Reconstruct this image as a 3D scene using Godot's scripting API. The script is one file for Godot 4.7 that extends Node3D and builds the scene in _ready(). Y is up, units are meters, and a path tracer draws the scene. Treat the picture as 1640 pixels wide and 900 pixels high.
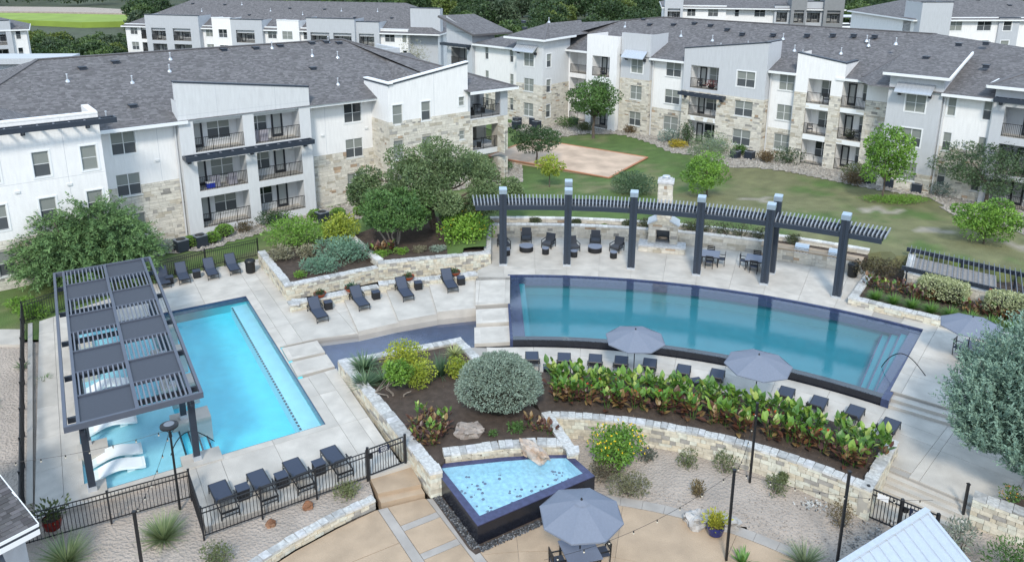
extends Node3D
# Apartment courtyard with two pools, seen from a drone. y is up, metres; the camera stands 20 m above the main pool deck (y = 0).

const C := Vector2(1.1, -12.0)          # the centre that the main pool, its colonnade and the planter walls are drawn about
var used := {}
var M := {}
var tex := {}
var means := {}
var rng := RandomNumberGenerator.new()

# Collects triangles for one mesh. Faces are given counter-clockwise seen from outside and stored clockwise.
class MB:
	var v := PackedVector3Array()
	var n := PackedVector3Array()
	var c := PackedColorArray()
	var u := PackedVector2Array()
	var col := Color(1, 1, 1)
	func tri(a: Vector3, b: Vector3, d: Vector3) -> void:
		var k := (b - a).cross(d - a).normalized()
		v.append(a); v.append(d); v.append(b)
		for i in 3:
			n.append(k); c.append(col); u.append(Vector2.ZERO)
	func quad(a: Vector3, b: Vector3, d: Vector3, e: Vector3) -> void:
		var k := (b - a).cross(d - a)
		if k.length_squared() < 1e-12:
			k = (d - a).cross(e - a)
		k = k.normalized()
		v.append(a); v.append(d); v.append(b); v.append(a); v.append(e); v.append(d)
		for i in 6:
			n.append(k); c.append(col); u.append(Vector2.ZERO)
	func quad_uv(a: Vector3, b: Vector3, d: Vector3, e: Vector3, ua: Vector2, ub: Vector2, ud: Vector2, ue: Vector2) -> void:
		quad(a, b, d, e)
		var s := u.size() - 6
		u[s] = ua; u[s + 1] = ud; u[s + 2] = ub; u[s + 3] = ua; u[s + 4] = ue; u[s + 5] = ud
	func box(t: Transform3D, h: Vector3) -> void:
		var x := t.basis.x * h.x
		var y := t.basis.y * h.y
		var z := t.basis.z * h.z
		var o := t.origin
		quad(o - x - y + z, o + x - y + z, o + x + y + z, o - x + y + z)
		quad(o + x - y - z, o - x - y - z, o - x + y - z, o + x + y - z)
		quad(o + x - y + z, o + x - y - z, o + x + y - z, o + x + y + z)
		quad(o - x - y - z, o - x - y + z, o - x + y + z, o - x + y - z)
		quad(o - x + y + z, o + x + y + z, o + x + y - z, o - x + y - z)
		quad(o - x - y - z, o + x - y - z, o + x - y + z, o - x - y + z)
	func bx(lo: Vector3, hi: Vector3) -> void:
		box(Transform3D(Basis(), (lo + hi) / 2), (hi - lo) / 2)
	func bar(a: Vector3, b: Vector3, w: float, h: float) -> void:   # a beam, w across, h tall
		var d := (b - a)
		var l := d.length()
		if l < 1e-5:
			return
		d /= l
		var up := Vector3.UP if absf(d.y) < 0.99 else Vector3.BACK
		var s := d.cross(up).normalized()
		up = s.cross(d)
		box(Transform3D(Basis(s, up, -d), (a + b) / 2), Vector3(w / 2, h / 2, l / 2))
	func tube(a: Vector3, b: Vector3, r0: float, r1: float, k := 6, caps := true) -> void:
		var d := (b - a).normalized()
		var s := d.cross(Vector3.UP if absf(d.y) < 0.95 else Vector3.RIGHT).normalized()
		var w := d.cross(s)
		for i in k:
			var p := s * cos(TAU * i / k) + w * sin(TAU * i / k)
			var q := s * cos(TAU * (i + 1) / k) + w * sin(TAU * (i + 1) / k)
			quad(a + p * r0, a + q * r0, b + q * r1, b + p * r1)
			if caps:
				tri(b, b + p * r1, b + q * r1)
				tri(a, a + q * r0, a + p * r0)
	func lathe(o: Vector3, prof: Array, k := 16) -> void:           # prof: Vector2(radius, height), from the bottom up
		for i in k:
			var a := Vector3(cos(TAU * i / k), 0, -sin(TAU * i / k))
			var b := Vector3(cos(TAU * (i + 1) / k), 0, -sin(TAU * (i + 1) / k))
			for j in prof.size() - 1:
				var p: Vector2 = prof[j]
				var q: Vector2 = prof[j + 1]
				quad(o + a * p.x + Vector3.UP * p.y, o + b * p.x + Vector3.UP * p.y, o + b * q.x + Vector3.UP * q.y, o + a * q.x + Vector3.UP * q.y)
	func prism(poly: PackedVector2Array, y0: float, y1: float, bottom := false) -> void:   # poly in x, z
		var p := poly
		if Geometry2D.is_polygon_clockwise(p):
			p = p.duplicate(); p.reverse()
		var ix := Geometry2D.triangulate_polygon(p)
		for i in range(0, ix.size(), 3):
			var a := Vector3(p[ix[i]].x, y1, p[ix[i]].y)
			var b := Vector3(p[ix[i + 1]].x, y1, p[ix[i + 1]].y)
			var d := Vector3(p[ix[i + 2]].x, y1, p[ix[i + 2]].y)
			if (b - a).cross(d - a).y > 0:
				tri(a, b, d)
			else:
				tri(a, d, b)
		if y1 - y0 > 1e-4:
			var up := 1.0
			for i in p.size():
				var a := p[i]
				var b := p[(i + 1) % p.size()]
				var q0 := Vector3(a.x, y0, a.y)
				var q1 := Vector3(b.x, y0, b.y)
				quad(q1, q0, Vector3(a.x, y1, a.y), Vector3(b.x, y1, b.y))
	func leaf(o: Vector3, dir: Vector3, side: Vector3, l: float, w: float, bend := 0.0) -> void:   # one leaf: two faces meeting at the midrib
		var tip := o + dir * l
		var mid := o + dir * (l * 0.5) + dir.cross(side).normalized() * (l * bend)
		tri(o, mid + side * w * 0.5, tip)
		tri(o, tip, mid - side * w * 0.5)
	func clear() -> void:
		v.clear(); n.clear(); c.clear(); u.clear()
	func mesh() -> ArrayMesh:
		var m := ArrayMesh.new()
		if v.is_empty():
			return m
		var a := []
		a.resize(Mesh.ARRAY_MAX)
		a[Mesh.ARRAY_VERTEX] = v
		a[Mesh.ARRAY_NORMAL] = n
		a[Mesh.ARRAY_COLOR] = c
		a[Mesh.ARRAY_TEX_UV] = u
		m.add_surface_from_arrays(Mesh.PRIMITIVE_TRIANGLES, a)
		return m

func numbered(called: String) -> String:
	var k: int = used.get(called, 0)
	used[called] = k + 1
	return called if k == 0 else "%s_%03d" % [called, k]

func tag(o: Node3D, label: String, category: String, group := "", kind := "") -> Node3D:
	o.set_meta("label", label)
	o.set_meta("category", category)
	if group: o.set_meta("group", group)
	if kind: o.set_meta("kind", kind)
	return o

func thing(called: String, label: String, category: String, at := Vector3.ZERO, turn := 0.0, group := "") -> Node3D:
	var o := Node3D.new()
	o.name = numbered(called)
	add_child(o)
	o.position = at
	o.rotation.y = turn
	return tag(o, label, category, group)

func part(called: String, mb, material: Material, parent: Node3D, shift := Vector3.ZERO, kind := "") -> MeshInstance3D:
	var o := MeshInstance3D.new()
	o.name = called
	o.mesh = mb.mesh() if mb is MB else mb
	o.material_override = null
	for i in o.mesh.get_surface_count():
		o.set_surface_override_material(i, material)
	parent.add_child(o, true)
	o.position = shift
	if kind: o.set_meta("kind", kind)
	return o

func struct(called: String, mb: MB, material: Material, parent: Node3D = self) -> MeshInstance3D:
	var o := part(numbered(called) if parent == self else called, mb, material, parent)
	if parent == self:
		o.set_meta("kind", "structure")
	return o

func world(parent: Node3D) -> Vector3:          # the shift that lets a part of an unturned thing be written in scene coordinates
	return -parent.position

func copy(o: Node3D, called: String, label: String, at: Vector3, turn: float, group := "", scl := 1.0) -> Node3D:
	var r: Node3D = o.duplicate()
	r.name = numbered(called)
	add_child(r)
	r.position = at
	r.rotation.y = turn
	if scl != 1.0:
		r.scale = Vector3.ONE * scl
	r.set_meta("label", label)
	if group: r.set_meta("group", group)
	return r

func pol(r: float, deg: float) -> Vector2:      # about C, degrees to the right of straight away from the camera
	return C + Vector2(sin(deg_to_rad(deg)), -cos(deg_to_rad(deg))) * r
func p3(r: float, deg: float, y := 0.0) -> Vector3:
	var p := pol(r, deg)
	return Vector3(p.x, y, p.y)
func arc(r: float, a0: float, a1: float, step := 1.5) -> Array:
	var o := []
	var k := maxi(1, int(ceil(absf(a1 - a0) / step)))
	for i in k + 1:
		o.append(pol(r, lerpf(a0, a1, float(i) / k)))
	return o
func P2(a: Array) -> PackedVector2Array:
	return PackedVector2Array(a)
func lap(s: float, t: float) -> Vector2:        # the lap pool's own axes: s to the right, t towards the camera, from its far right corner
	return Vector2(-16.47, -44.88) + Vector2(0.8616, -0.5075) * s + Vector2(0.5075, 0.8616) * t
func lap3(s: float, t: float, y: float) -> Vector3:
	var p := lap(s, t)
	return Vector3(p.x, y, p.y)
func v3(p: Vector2, y: float) -> Vector3:
	return Vector3(p.x, y, p.y)
const LAP_TURN := 0.5323

func srgb(c: Color) -> Color:
	return c.linear_to_srgb()

# Grey noise textures, shared by the materials: lo..1, so that they only darken a base colour a little.
func noise_tex(key: String, freq: float, lo: float, octaves := 4, kind := 0, size := 512, as_normal := false, strength := 1.0) -> NoiseTexture2D:
	if tex.has(key):
		return tex[key]
	var f := FastNoiseLite.new()
	f.seed = hash(key) % 9973
	f.noise_type = [FastNoiseLite.TYPE_SIMPLEX_SMOOTH, FastNoiseLite.TYPE_CELLULAR, FastNoiseLite.TYPE_PERLIN][kind]
	f.frequency = freq
	f.fractal_octaves = octaves
	var t := NoiseTexture2D.new()
	t.width = size
	t.height = size
	t.seamless = true
	t.noise = f
	if as_normal:
		t.as_normal_map = true
		t.bump_strength = strength
	else:
		var g := Gradient.new()
		g.set_color(0, Color(lo, lo, lo).linear_to_srgb())
		means[t] = (1.0 + lo) / 2.0
		g.set_color(1, Color(1, 1, 1))
		t.color_ramp = g
	tex[key] = t
	return t

# Base colours are linear. coarse / fine: [texture key, repeats per metre]; bump: [normal texture key, repeats per metre, scale]
func mat(key: String, col: Color, rough: float, coarse := [], fine := [], bump := [], metal := 0.0, vertex := false, space_world := true) -> StandardMaterial3D:
	var m := StandardMaterial3D.new()
	m.resource_name = key
	for k in [coarse, fine]:                  # the base colour is what the textured surface shows on average
		if k and not vertex:
			col = Color(minf(col.r / means[tex[k[0]]], 1.0), minf(col.g / means[tex[k[0]]], 1.0), minf(col.b / means[tex[k[0]]], 1.0))
	m.albedo_color = srgb(col)
	m.roughness = rough
	m.metallic = metal
	m.vertex_color_use_as_albedo = vertex
	if coarse:
		m.albedo_texture = tex[coarse[0]]
		m.uv1_triplanar = true
		m.uv1_world_triplanar = space_world
		m.uv1_scale = Vector3.ONE * coarse[1]
	if fine:
		m.detail_enabled = true
		m.detail_albedo = tex[fine[0]]
		m.detail_blend_mode = BaseMaterial3D.BLEND_MODE_MUL
		m.detail_uv_layer = BaseMaterial3D.DETAIL_UV_2
		m.uv2_triplanar = true
		m.uv2_world_triplanar = space_world
		m.uv2_scale = Vector3.ONE * fine[1]
	if bump:
		m.normal_enabled = true
		m.normal_texture = tex[bump[0]]
		m.normal_scale = bump[1]
		if not coarse:
			m.uv1_triplanar = true
			m.uv1_world_triplanar = space_world
			m.uv1_scale = Vector3.ONE * bump[2]
	M[key] = m
	return m

func leaf_mat(key: String, rough := 0.55, glow := 0.35) -> StandardMaterial3D:
	var m := mat(key, Color(1, 1, 1), rough, [], [], [], 0.0, true)
	m.backlight_enabled = true
	m.backlight = Color(glow, glow, glow)
	m.cull_mode = BaseMaterial3D.CULL_DISABLED
	return m

func water_mat(key: String, col: Color, alpha: float, bump_scale: float, rep: float) -> StandardMaterial3D:
	var m := StandardMaterial3D.new()
	m.resource_name = key
	var s := srgb(col)
	m.albedo_color = Color(s.r, s.g, s.b, alpha)
	m.transparency = BaseMaterial3D.TRANSPARENCY_ALPHA
	m.roughness = 0.02
	m.metallic_specular = 0.5
	m.normal_enabled = true
	m.normal_texture = tex["ripple"]
	m.normal_scale = bump_scale
	m.uv1_triplanar = true
	m.uv1_world_triplanar = true
	m.uv1_scale = Vector3.ONE * rep
	M[key] = m
	return m

func make_materials() -> void:
	noise_tex("cloud", 0.008, 0.72, 5)
	noise_tex("blotch", 0.012, 0.55, 5)
	noise_tex("grain", 0.09, 0.72, 3)
	noise_tex("speck", 0.35, 0.45, 2)
	noise_tex("pebble", 0.16, 0.35, 2, 1)
	noise_tex("soft", 0.02, 0.86, 4)
	noise_tex("grit_n", 0.25, 0, 3, 0, 512, true, 6.0)
	noise_tex("pebble_n", 0.14, 0, 2, 1, 512, true, 8.0)
	noise_tex("ripple", 0.03, 0, 3, 0, 512, true, 3.0)
	mat("stucco_white", Color(0.80, 0.82, 0.83), 0.9, ["soft", 0.12], ["grain", 1.3], ["grit_n", 0.15])
	mat("stucco_pale", Color(0.62, 0.635, 0.65), 0.9, ["soft", 0.12], ["grain", 1.3], ["grit_n", 0.15])
	mat("stucco_grey", Color(0.47, 0.495, 0.53), 0.9, ["soft", 0.12], ["grain", 1.3], ["grit_n", 0.15])
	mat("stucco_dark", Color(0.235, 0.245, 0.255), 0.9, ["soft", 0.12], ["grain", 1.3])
	mat("trim", Color(0.78, 0.80, 0.81), 0.6)
	mat("ridge_shingle", Color(0.13, 0.126, 0.132), 0.95, ["blotch", 1.5])
	mat("stucco_mid", Color(0.515, 0.535, 0.565), 0.9, ["soft", 0.12], ["grain", 1.3], ["grit_n", 0.15])
	mat("vinyl", Color(0.66, 0.68, 0.68), 0.5)
	mat("blind", Color(0.225, 0.245, 0.23), 0.6, ["soft", 0.9])
	mat("screen", Color(0.07, 0.08, 0.088), 0.6)
	mat("glass_dark", Color(0.018, 0.024, 0.028), 0.06)
	mat("door", Color(0.016, 0.02, 0.028), 0.4)
	mat("railing", Color(0.014, 0.015, 0.018), 0.45)
	mat("steel_navy", Color(0.028, 0.038, 0.056), 0.42, ["soft", 0.5])
	mat("steel_grey", Color(0.085, 0.098, 0.13), 0.4, ["soft", 0.5])
	mat("louvre", Color(0.045, 0.05, 0.065), 0.45, ["soft", 0.5])
	mat("steel_blade", Color(0.15, 0.165, 0.2), 0.42, ["soft", 0.5])
	mat("slat_pale", Color(0.27, 0.29, 0.32), 0.42, ["soft", 0.5])
	mat("cap_metal", Color(0.5, 0.6, 0.7), 0.35, ["soft", 0.6], [], [], 0.7)
	mat("galvanised", Color(0.60, 0.635, 0.68), 0.38, ["soft", 0.4], ["soft", 2.0], [], 0.55)
	mat("stainless", Color(0.62, 0.64, 0.66), 0.25, [], [], [], 0.9)
	mat("iron", Color(0.01, 0.011, 0.013), 0.45)
	mat("concrete", Color(0.525, 0.49, 0.44), 0.85, ["cloud", 0.16], ["grain", 0.9], ["grit_n", 0.15])
	mat("concrete_b", Color(0.49, 0.46, 0.415), 0.85, ["cloud", 0.13], ["grain", 0.8], ["grit_n", 0.15])
	mat("concrete_c", Color(0.55, 0.515, 0.465), 0.85, ["cloud", 0.19], ["grain", 1.1], ["grit_n", 0.15])
	mat("joint", Color(0.36, 0.34, 0.315), 0.95, ["grain", 0.7])
	mat("tan", Color(0.435, 0.325, 0.225), 0.85, ["cloud", 0.17], ["speck", 0.9], ["grit_n", 0.2])
	mat("tan_b", Color(0.46, 0.345, 0.24), 0.85, ["cloud", 0.14], ["speck", 0.8], ["grit_n", 0.2])
	mat("band", Color(0.37, 0.34, 0.31), 0.85, ["cloud", 0.2], ["grain", 1.0])
	mat("gravel", Color(0.445, 0.38, 0.325), 0.95, ["cloud", 0.11], ["pebble", 4.6], ["pebble_n", 0.5])
	mat("soil", Color(0.09, 0.066, 0.052), 0.95, ["blotch", 0.35], ["speck", 0.6], ["grit_n", 0.9])
	mat("mortar", Color(0.43, 0.405, 0.355), 0.95, ["cloud", 0.3], ["grain", 1.4])
	mat("stone", Color(1, 1, 1), 0.9, ["cloud", 0.55], ["soft", 1.2], ["grit_n", 0.45], 0.0, true)
	for i in 6:
		mat("stone%d" % i, [Color(0.67, 0.62, 0.51), Color(0.61, 0.56, 0.455), Color(0.70, 0.66, 0.565), Color(0.52, 0.475, 0.385), Color(0.36, 0.34, 0.31), Color(0.64, 0.57, 0.44)][i], 0.9, ["blotch", 0.55], ["grain", 1.2], ["grit_n", 0.45])
	mat("capstone0", Color(0.60, 0.585, 0.545), 0.9, ["blotch", 0.9], ["speck", 0.7], ["grit_n", 0.4])
	mat("capstone1", Color(0.43, 0.43, 0.42), 0.9, ["blotch", 0.6], ["speck", 0.8], ["grit_n", 0.4])
	mat("capstone2", Color(0.67, 0.65, 0.60), 0.9, ["blotch", 0.5], ["speck", 0.6], ["grit_n", 0.4])
	mat("rock", Color(1, 1, 1), 0.9, ["cloud", 0.6], ["soft", 0.9], ["grit_n", 0.6], 0.0, true)
	mat("bark", Color(0.13, 0.105, 0.085), 0.95, ["blotch", 0.6], ["grain", 1.5], ["grit_n", 0.8])
	mat("bark_pale", Color(0.30, 0.26, 0.22), 0.95, ["blotch", 0.8], ["grain", 1.5])
	mat("grass", Color(1, 1, 1), 0.95, ["cloud", 0.12], ["speck", 0.8], ["grit_n", 0.8], 0.0, true)
	mat("meadow", Color(0.22, 0.31, 0.05), 0.95, ["cloud", 0.02])
	mat("earth", Color(0.06, 0.075, 0.04), 0.95, ["blotch", 0.03])
	mat("court", Color(0.55, 0.415, 0.31), 0.85, ["blotch", 0.05], ["grain", 0.5])
	mat("court_edge", Color(0.44, 0.20, 0.11), 0.85, ["cloud", 0.2])
	mat("lap_plaster", Color(0.085, 0.62, 0.75), 0.6, ["soft", 0.1])
	mat("ledge_plaster", Color(0.30, 0.66, 0.77), 0.6, ["soft", 0.1])
	mat("door_glass", Color(0.36, 0.38, 0.38), 0.4)
	mat("main_plaster", Color(0.012, 0.19, 0.25), 0.6, ["soft", 0.1])
	mat("tile_navy", Color(0.035, 0.05, 0.12), 0.2, ["speck", 0.8], ["blotch", 0.5])
	mat("tile_black", Color(0.012, 0.014, 0.022), 0.2, ["speck", 0.8], ["blotch", 0.4])
	mat("tile_violet", Color(0.05, 0.055, 0.125), 0.25, ["speck", 1.0], ["blotch", 0.6])
	mat("basin_tile", Color(0.05, 0.075, 0.15), 0.3, ["cloud", 0.4], ["speck", 1.2])
	mat("spa_plaster", Color(0.27, 0.53, 0.65), 0.6, ["blotch", 0.6])
	water_mat("water_lap", Color(0.15, 0.7, 0.8), 0.05, 0.45, 0.4)
	water_mat("water_ledge", Color(0.5, 0.8, 0.9), 0.05, 0.25, 0.5)
	water_mat("water_main", Color(0.02, 0.2, 0.25), 0.03, 0.09, 0.5)
	water_mat("water_basin", Color(0.05, 0.08, 0.16), 0.05, 0.12, 0.4)
	water_mat("water_spa", Color(0.6, 0.85, 0.95), 0.12, 0.9, 0.7)
	mat("sling", Color(0.040, 0.053, 0.085), 0.75, ["soft", 2.0], ["grain", 3.0])
	mat("sling_back", Color(0.055, 0.068, 0.10), 0.75, ["soft", 2.0], ["grain", 3.0])
	mat("cushion", Color(0.06, 0.068, 0.085), 0.9, ["soft", 2.0], ["grain", 3.0])
	mat("wicker", Color(0.012, 0.013, 0.016), 0.7, [], ["speck", 2.5])
	mat("canvas", Color(0.18, 0.205, 0.26), 0.85, ["soft", 0.7], ["grain", 2.5])
	mat("table_top", Color(0.15, 0.175, 0.24), 0.4, ["soft", 1.0])
	mat("plastic_black", Color(0.008, 0.009, 0.01), 0.35)
	mat("terracotta", Color(0.46, 0.085, 0.025), 0.7, ["cloud", 1.2])
	mat("glaze_red", Color(0.16, 0.012, 0.01), 0.15)
	mat("glaze_blue", Color(0.012, 0.02, 0.12), 0.12)
	mat("float_white", Color(0.86, 0.9, 0.9), 0.5)
	mat("wood_grey", Color(0.30, 0.285, 0.27), 0.9, ["cloud", 0.7], ["grain", 2.0])
	mat("bulb", Color(0.6, 0.55, 0.45), 0.2)
	mat("sign_dark", Color(0.012, 0.02, 0.045), 0.5)
	mat("paper", Color(0.8, 0.8, 0.8), 0.7)
	mat("ac_case", Color(0.022, 0.03, 0.045), 0.5)
	mat("ac_top", Color(0.16, 0.18, 0.21), 0.5)
	mat("car_paint", Color(0.75, 0.77, 0.8), 0.2)
	mat("rubber", Color(0.01, 0.01, 0.01), 0.8)
	mat("cloth_red", Color(0.42, 0.05, 0.05), 0.9)
	mat("cooler_blue", Color(0.02, 0.05, 0.45), 0.4)
	mat("cloth_pale", Color(0.42, 0.40, 0.45), 0.9)
	leaf_mat("leaf")
	leaf_mat("leaf_gloss", 0.35)
	leaf_mat("needle", 0.7, 0.2)
	mat("petal", Color(1, 1, 1), 0.7, [], [], [], 0.0, true)
	mat("shingle_piece", Color(1, 1, 1), 0.95, ["grain", 1.2], ["speck", 1.5], [], 0.0, true)
	for k in ["stucco_white", "stucco_pale", "stucco_mid", "stucco_grey"]:      # faint runs of rain and dust down the walls
		M[k].albedo_texture = tex["soft"]
		M[k].uv1_scale = Vector3(0.5, 0.06, 0.5)
		M[k].albedo_color = srgb(M[k].albedo_color.srgb_to_linear() * 1.0)
	var sh := StandardMaterial3D.new()          # roof shingles far off: rows of tabs too small to tell apart, one texture of 8 x 8 m
	sh.resource_name = "shingle"
	sh.albedo_texture = shingle_texture()
	sh.uv1_scale = Vector3(0.125, 0.125, 1)
	sh.roughness = 0.95
	sh.detail_enabled = true
	sh.detail_albedo = tex["soft"]
	sh.detail_blend_mode = BaseMaterial3D.BLEND_MODE_MUL
	sh.detail_uv_layer = BaseMaterial3D.DETAIL_UV_2
	sh.uv2_triplanar = true
	sh.uv2_world_triplanar = true
	sh.uv2_scale = Vector3.ONE * 0.1
	M["shingle"] = sh

func shingle_texture() -> ImageTexture:
	var r := RandomNumberGenerator.new()
	r.seed = 41
	var im := Image.create(1024, 1024, false, Image.FORMAT_RGB8)
	for row in 56:
		var y0 := int(row * 1024 / 56.0)
		var y1 := int((row + 1) * 1024 / 56.0)
		var x := r.randi_range(-40, 0)
		while x < 1024:
			var w := r.randi_range(14, 46)
			var l := r.randf_range(0.105, 0.165) if r.randf() < 0.8 else r.randf_range(0.17, 0.205)
			var c := Color(l * 1.0, l * 0.965, l * 1.0).linear_to_srgb()
			im.fill_rect(Rect2i(x, y0, w, y1 - y0), c)
			im.fill_rect(Rect2i(x, y1 - 3, w, 3), c.darkened(0.22))
			x += w
	return ImageTexture.create_from_image(im)

func _ready() -> void:
	# camera: a shifted lens, pitched 15.7 degrees down
	var cam := Camera3D.new()
	cam.name = "camera"
	cam.projection = Camera3D.PROJECTION_FRUSTUM
	cam.near = 0.5
	cam.far = 2500
	cam.size = 0.5 * 900.0 / 1261.95
	cam.frustum_offset = Vector2(0, -0.5 * (450.0 - 280.34) / 1261.95)
	var th := deg_to_rad(15.7135)
	var ro := deg_to_rad(0.198)
	var fw0 := Vector3(0, -sin(th), -cos(th))
	var up := Vector3(0, cos(th), -sin(th))
	cam.transform = Transform3D(Basis(Vector3.RIGHT * cos(ro) + up * sin(ro), -Vector3.RIGHT * sin(ro) + up * cos(ro), -fw0), Vector3(0, 20, 0))
	add_child(cam)
	# bright overcast sky
	var env := Environment.new()
	env.background_mode = Environment.BG_SKY
	var sm := ProceduralSkyMaterial.new()
	sm.sky_top_color = Color(0.64, 0.745, 0.86)
	sm.sky_horizon_color = Color(0.91, 0.94, 0.97)
	sm.sky_curve = 0.25
	sm.ground_bottom_color = Color(0.30, 0.31, 0.29)
	sm.ground_horizon_color = Color(0.62, 0.66, 0.68)
	sm.sun_angle_max = 0.0
	var cl := FastNoiseLite.new()
	cl.seed = 4
	cl.frequency = 0.006
	cl.fractal_octaves = 5
	var ct := NoiseTexture2D.new()
	ct.width = 1024
	ct.height = 512
	ct.seamless = true
	ct.noise = cl
	var cg := Gradient.new()
	cg.set_color(0, Color(0, 0, 0, 1))
	cg.set_color(1, Color(0.55, 0.55, 0.55, 1))
	ct.color_ramp = cg
	sm.sky_cover = ct
	sm.sky_cover_modulate = Color(0.5, 0.52, 0.54, 1.0)
	var sky := Sky.new()
	sky.sky_material = sm
	env.sky = sky
	env.background_energy_multiplier = 1.0
	env.ambient_light_source = Environment.AMBIENT_SOURCE_SKY
	env.tonemap_mode = Environment.TONE_MAPPER_LINEAR
	env.tonemap_exposure = 1.88
	env.sdfgi_enabled = true
	env.ssao_enabled = true
	env.ssil_enabled = true
	var we := WorldEnvironment.new()
	we.name = "environment"
	we.environment = env
	add_child(we)
	var sun := DirectionalLight3D.new()
	sun.name = "sun"
	sun.light_energy = 0.5
	sun.light_color = Color(1.0, 0.97, 0.92)
	sun.light_angular_distance = 10.0
	sun.shadow_enabled = true
	sun.rotation_degrees = Vector3(-43, -4, 0)
	add_child(sun)
	rng.seed = 2024
	make_materials()
	make_stone_units()
	build_decks()
	build_ground()
	build_pools()
	near_left_building()
	right_building()
	far_buildings()
	build_objects()
	build_plants()

# ---------- stone walls ----------
var stone_units := []

func make_stone_units() -> void:
	var r := RandomNumberGenerator.new()
	r.seed = 7
	for k in 5:                                    # unit blocks with knocked-off corners, shared by all stones that are built one by one
		var mb := MB.new()
		var q := []
		for i in 8:
			var s := Vector3(1 if i & 1 else -1, 1 if i & 2 else -1, 1 if i & 4 else -1) * 0.5
			q.append(s * Vector3(r.randf_range(0.93, 1.0), r.randf_range(0.88, 1.0), r.randf_range(0.8, 1.0)))
		mb.quad(q[4], q[5], q[7], q[6])
		mb.quad(q[1], q[0], q[2], q[3])
		mb.quad(q[5], q[1], q[3], q[7])
		mb.quad(q[0], q[4], q[6], q[2])
		mb.quad(q[6], q[7], q[3], q[2])
		mb.quad(q[0], q[1], q[5], q[4])
		stone_units.append(mb.mesh())

class Path:
	var p := []
	var s := [0.0]
	func _init(points: Array) -> void:
		p = points
		for i in range(1, p.size()):
			s.append(s[i - 1] + (p[i] as Vector2).distance_to(p[i - 1]))
	func length() -> float:
		return s[-1]
	func at(x: float) -> Vector2:
		for i in range(1, p.size()):
			if x <= s[i] or i == p.size() - 1:
				var d: float = s[i] - s[i - 1]
				return (p[i - 1] as Vector2).lerp(p[i], (x - s[i - 1]) / maxf(d, 1e-6))
		return p[0]
	func seg_end(x: float) -> float:             # where the straight run that x lies on ends, if it ends in a corner
		for i in range(1, p.size() - 1):
			if s[i] > x + 0.02:
				var d0: Vector2 = (p[i] - p[i - 1]).normalized()
				var d1: Vector2 = (p[i + 1] - p[i]).normalized()
				if d0.dot(d1) < 0.94:
					return s[i]
		return s[-1]

func offset_line(pts: Array, d: float) -> Array:   # to the left of the way the line runs, seen from above (x right, z towards the camera)
	var o := []
	for i in pts.size():
		var a: Vector2 = pts[maxi(i - 1, 0)]
		var b: Vector2 = pts[i]
		var e: Vector2 = pts[mini(i + 1, pts.size() - 1)]
		var n0 := (b - a).normalized() if i > 0 else (e - b).normalized()
		var n1 := (e - b).normalized() if i < pts.size() - 1 else n0
		var m := (Vector2(n0.y, -n0.x) + Vector2(n1.y, -n1.x))
		m = m / maxf(0.3, m.length_squared() / 2.0)
		o.append(b + m * d)
	return o

# pts is the line of the face that shows, and the wall's body lies to its left. single: every stone of the face a part of its own.
func stone_wall(called: String, label: String, pts: Array, y0: float, y1: float, thick: float, single: bool, course := 0.155, both := false, long := 0.36) -> Node3D:
	var at := v3(pts[0], y0)
	var t := thing(called, label, "wall", at)
	var cap_h := 0.09
	var core := MB.new()
	var outer := offset_line(pts, 0.035)
	var inner := offset_line(pts, thick - (0.035 if both else 0.0))
	for i in pts.size() - 1:
		core.prism(P2([outer[i], outer[i + 1], inner[i + 1], inner[i]]), y0, y1 - cap_h)
	part("core", core, M["mortar"], t, -at)
	var faces := [[Path.new(pts), 1.0]]
	if both:
		var back := offset_line(pts, thick)
		back.reverse()
		faces.append([Path.new(back), 1.0])
	var loose := MB.new()
	for f in faces:
		var path: Path = f[0]
		var y := y0
		while y < y1 - cap_h - 0.05:
			var h := minf(course * rng.randf_range(0.75, 1.3), y1 - cap_h - y)
			if y1 - cap_h - y - h < 0.07:
				h = y1 - cap_h - y
			var x := 0.0
			while x < path.length() - 0.04:
				var l := minf(long * rng.randf_range(0.5, 1.55), path.seg_end(x) - x)
				if path.seg_end(x) - x - l < 0.12:
					l = path.seg_end(x) - x
				stone(t, at, loose, path.at(x + 0.006), path.at(x + l - 0.006), y + 0.006, y + h - 0.006, 0.10, rng.randf_range(0.0, 0.03), single)
				x += l
			y += h
	var cp := Path.new(offset_line(pts, -0.04))
	var x := 0.0
	while x < cp.length() - 0.04:
		var l := minf(rng.randf_range(0.24, 0.46), cp.seg_end(x) - x)
		if cp.seg_end(x) - x - l < 0.14:
			l = cp.seg_end(x) - x
		var a := cp.at(x + 0.004)
		var b := cp.at(x + l - 0.004)
		stone(t, at, loose, a, b, y1 - cap_h + rng.randf_range(-0.004, 0.004), y1 + rng.randf_range(-0.008, 0.006), thick + 0.08, 0.0, single, true)
		x += l
	if not single:
		part("stone_facing", loose, M["stone"], t, -at, "stuff")
	return t

func stone_tone() -> Color:
	var k := rng.randf()
	var c := Color(0.83, 0.79, 0.70) * rng.randf_range(0.87, 1.1)
	if k < 0.12:
		c = Color(0.68, 0.62, 0.51) * rng.randf_range(0.8, 1.1)
	elif k < 0.18:
		c = Color(0.56, 0.54, 0.50) * rng.randf_range(0.6, 1.1)
	elif k < 0.2:
		c = Color(0.60, 0.45, 0.32) * rng.randf_range(0.7, 1.1)
	return c

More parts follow.
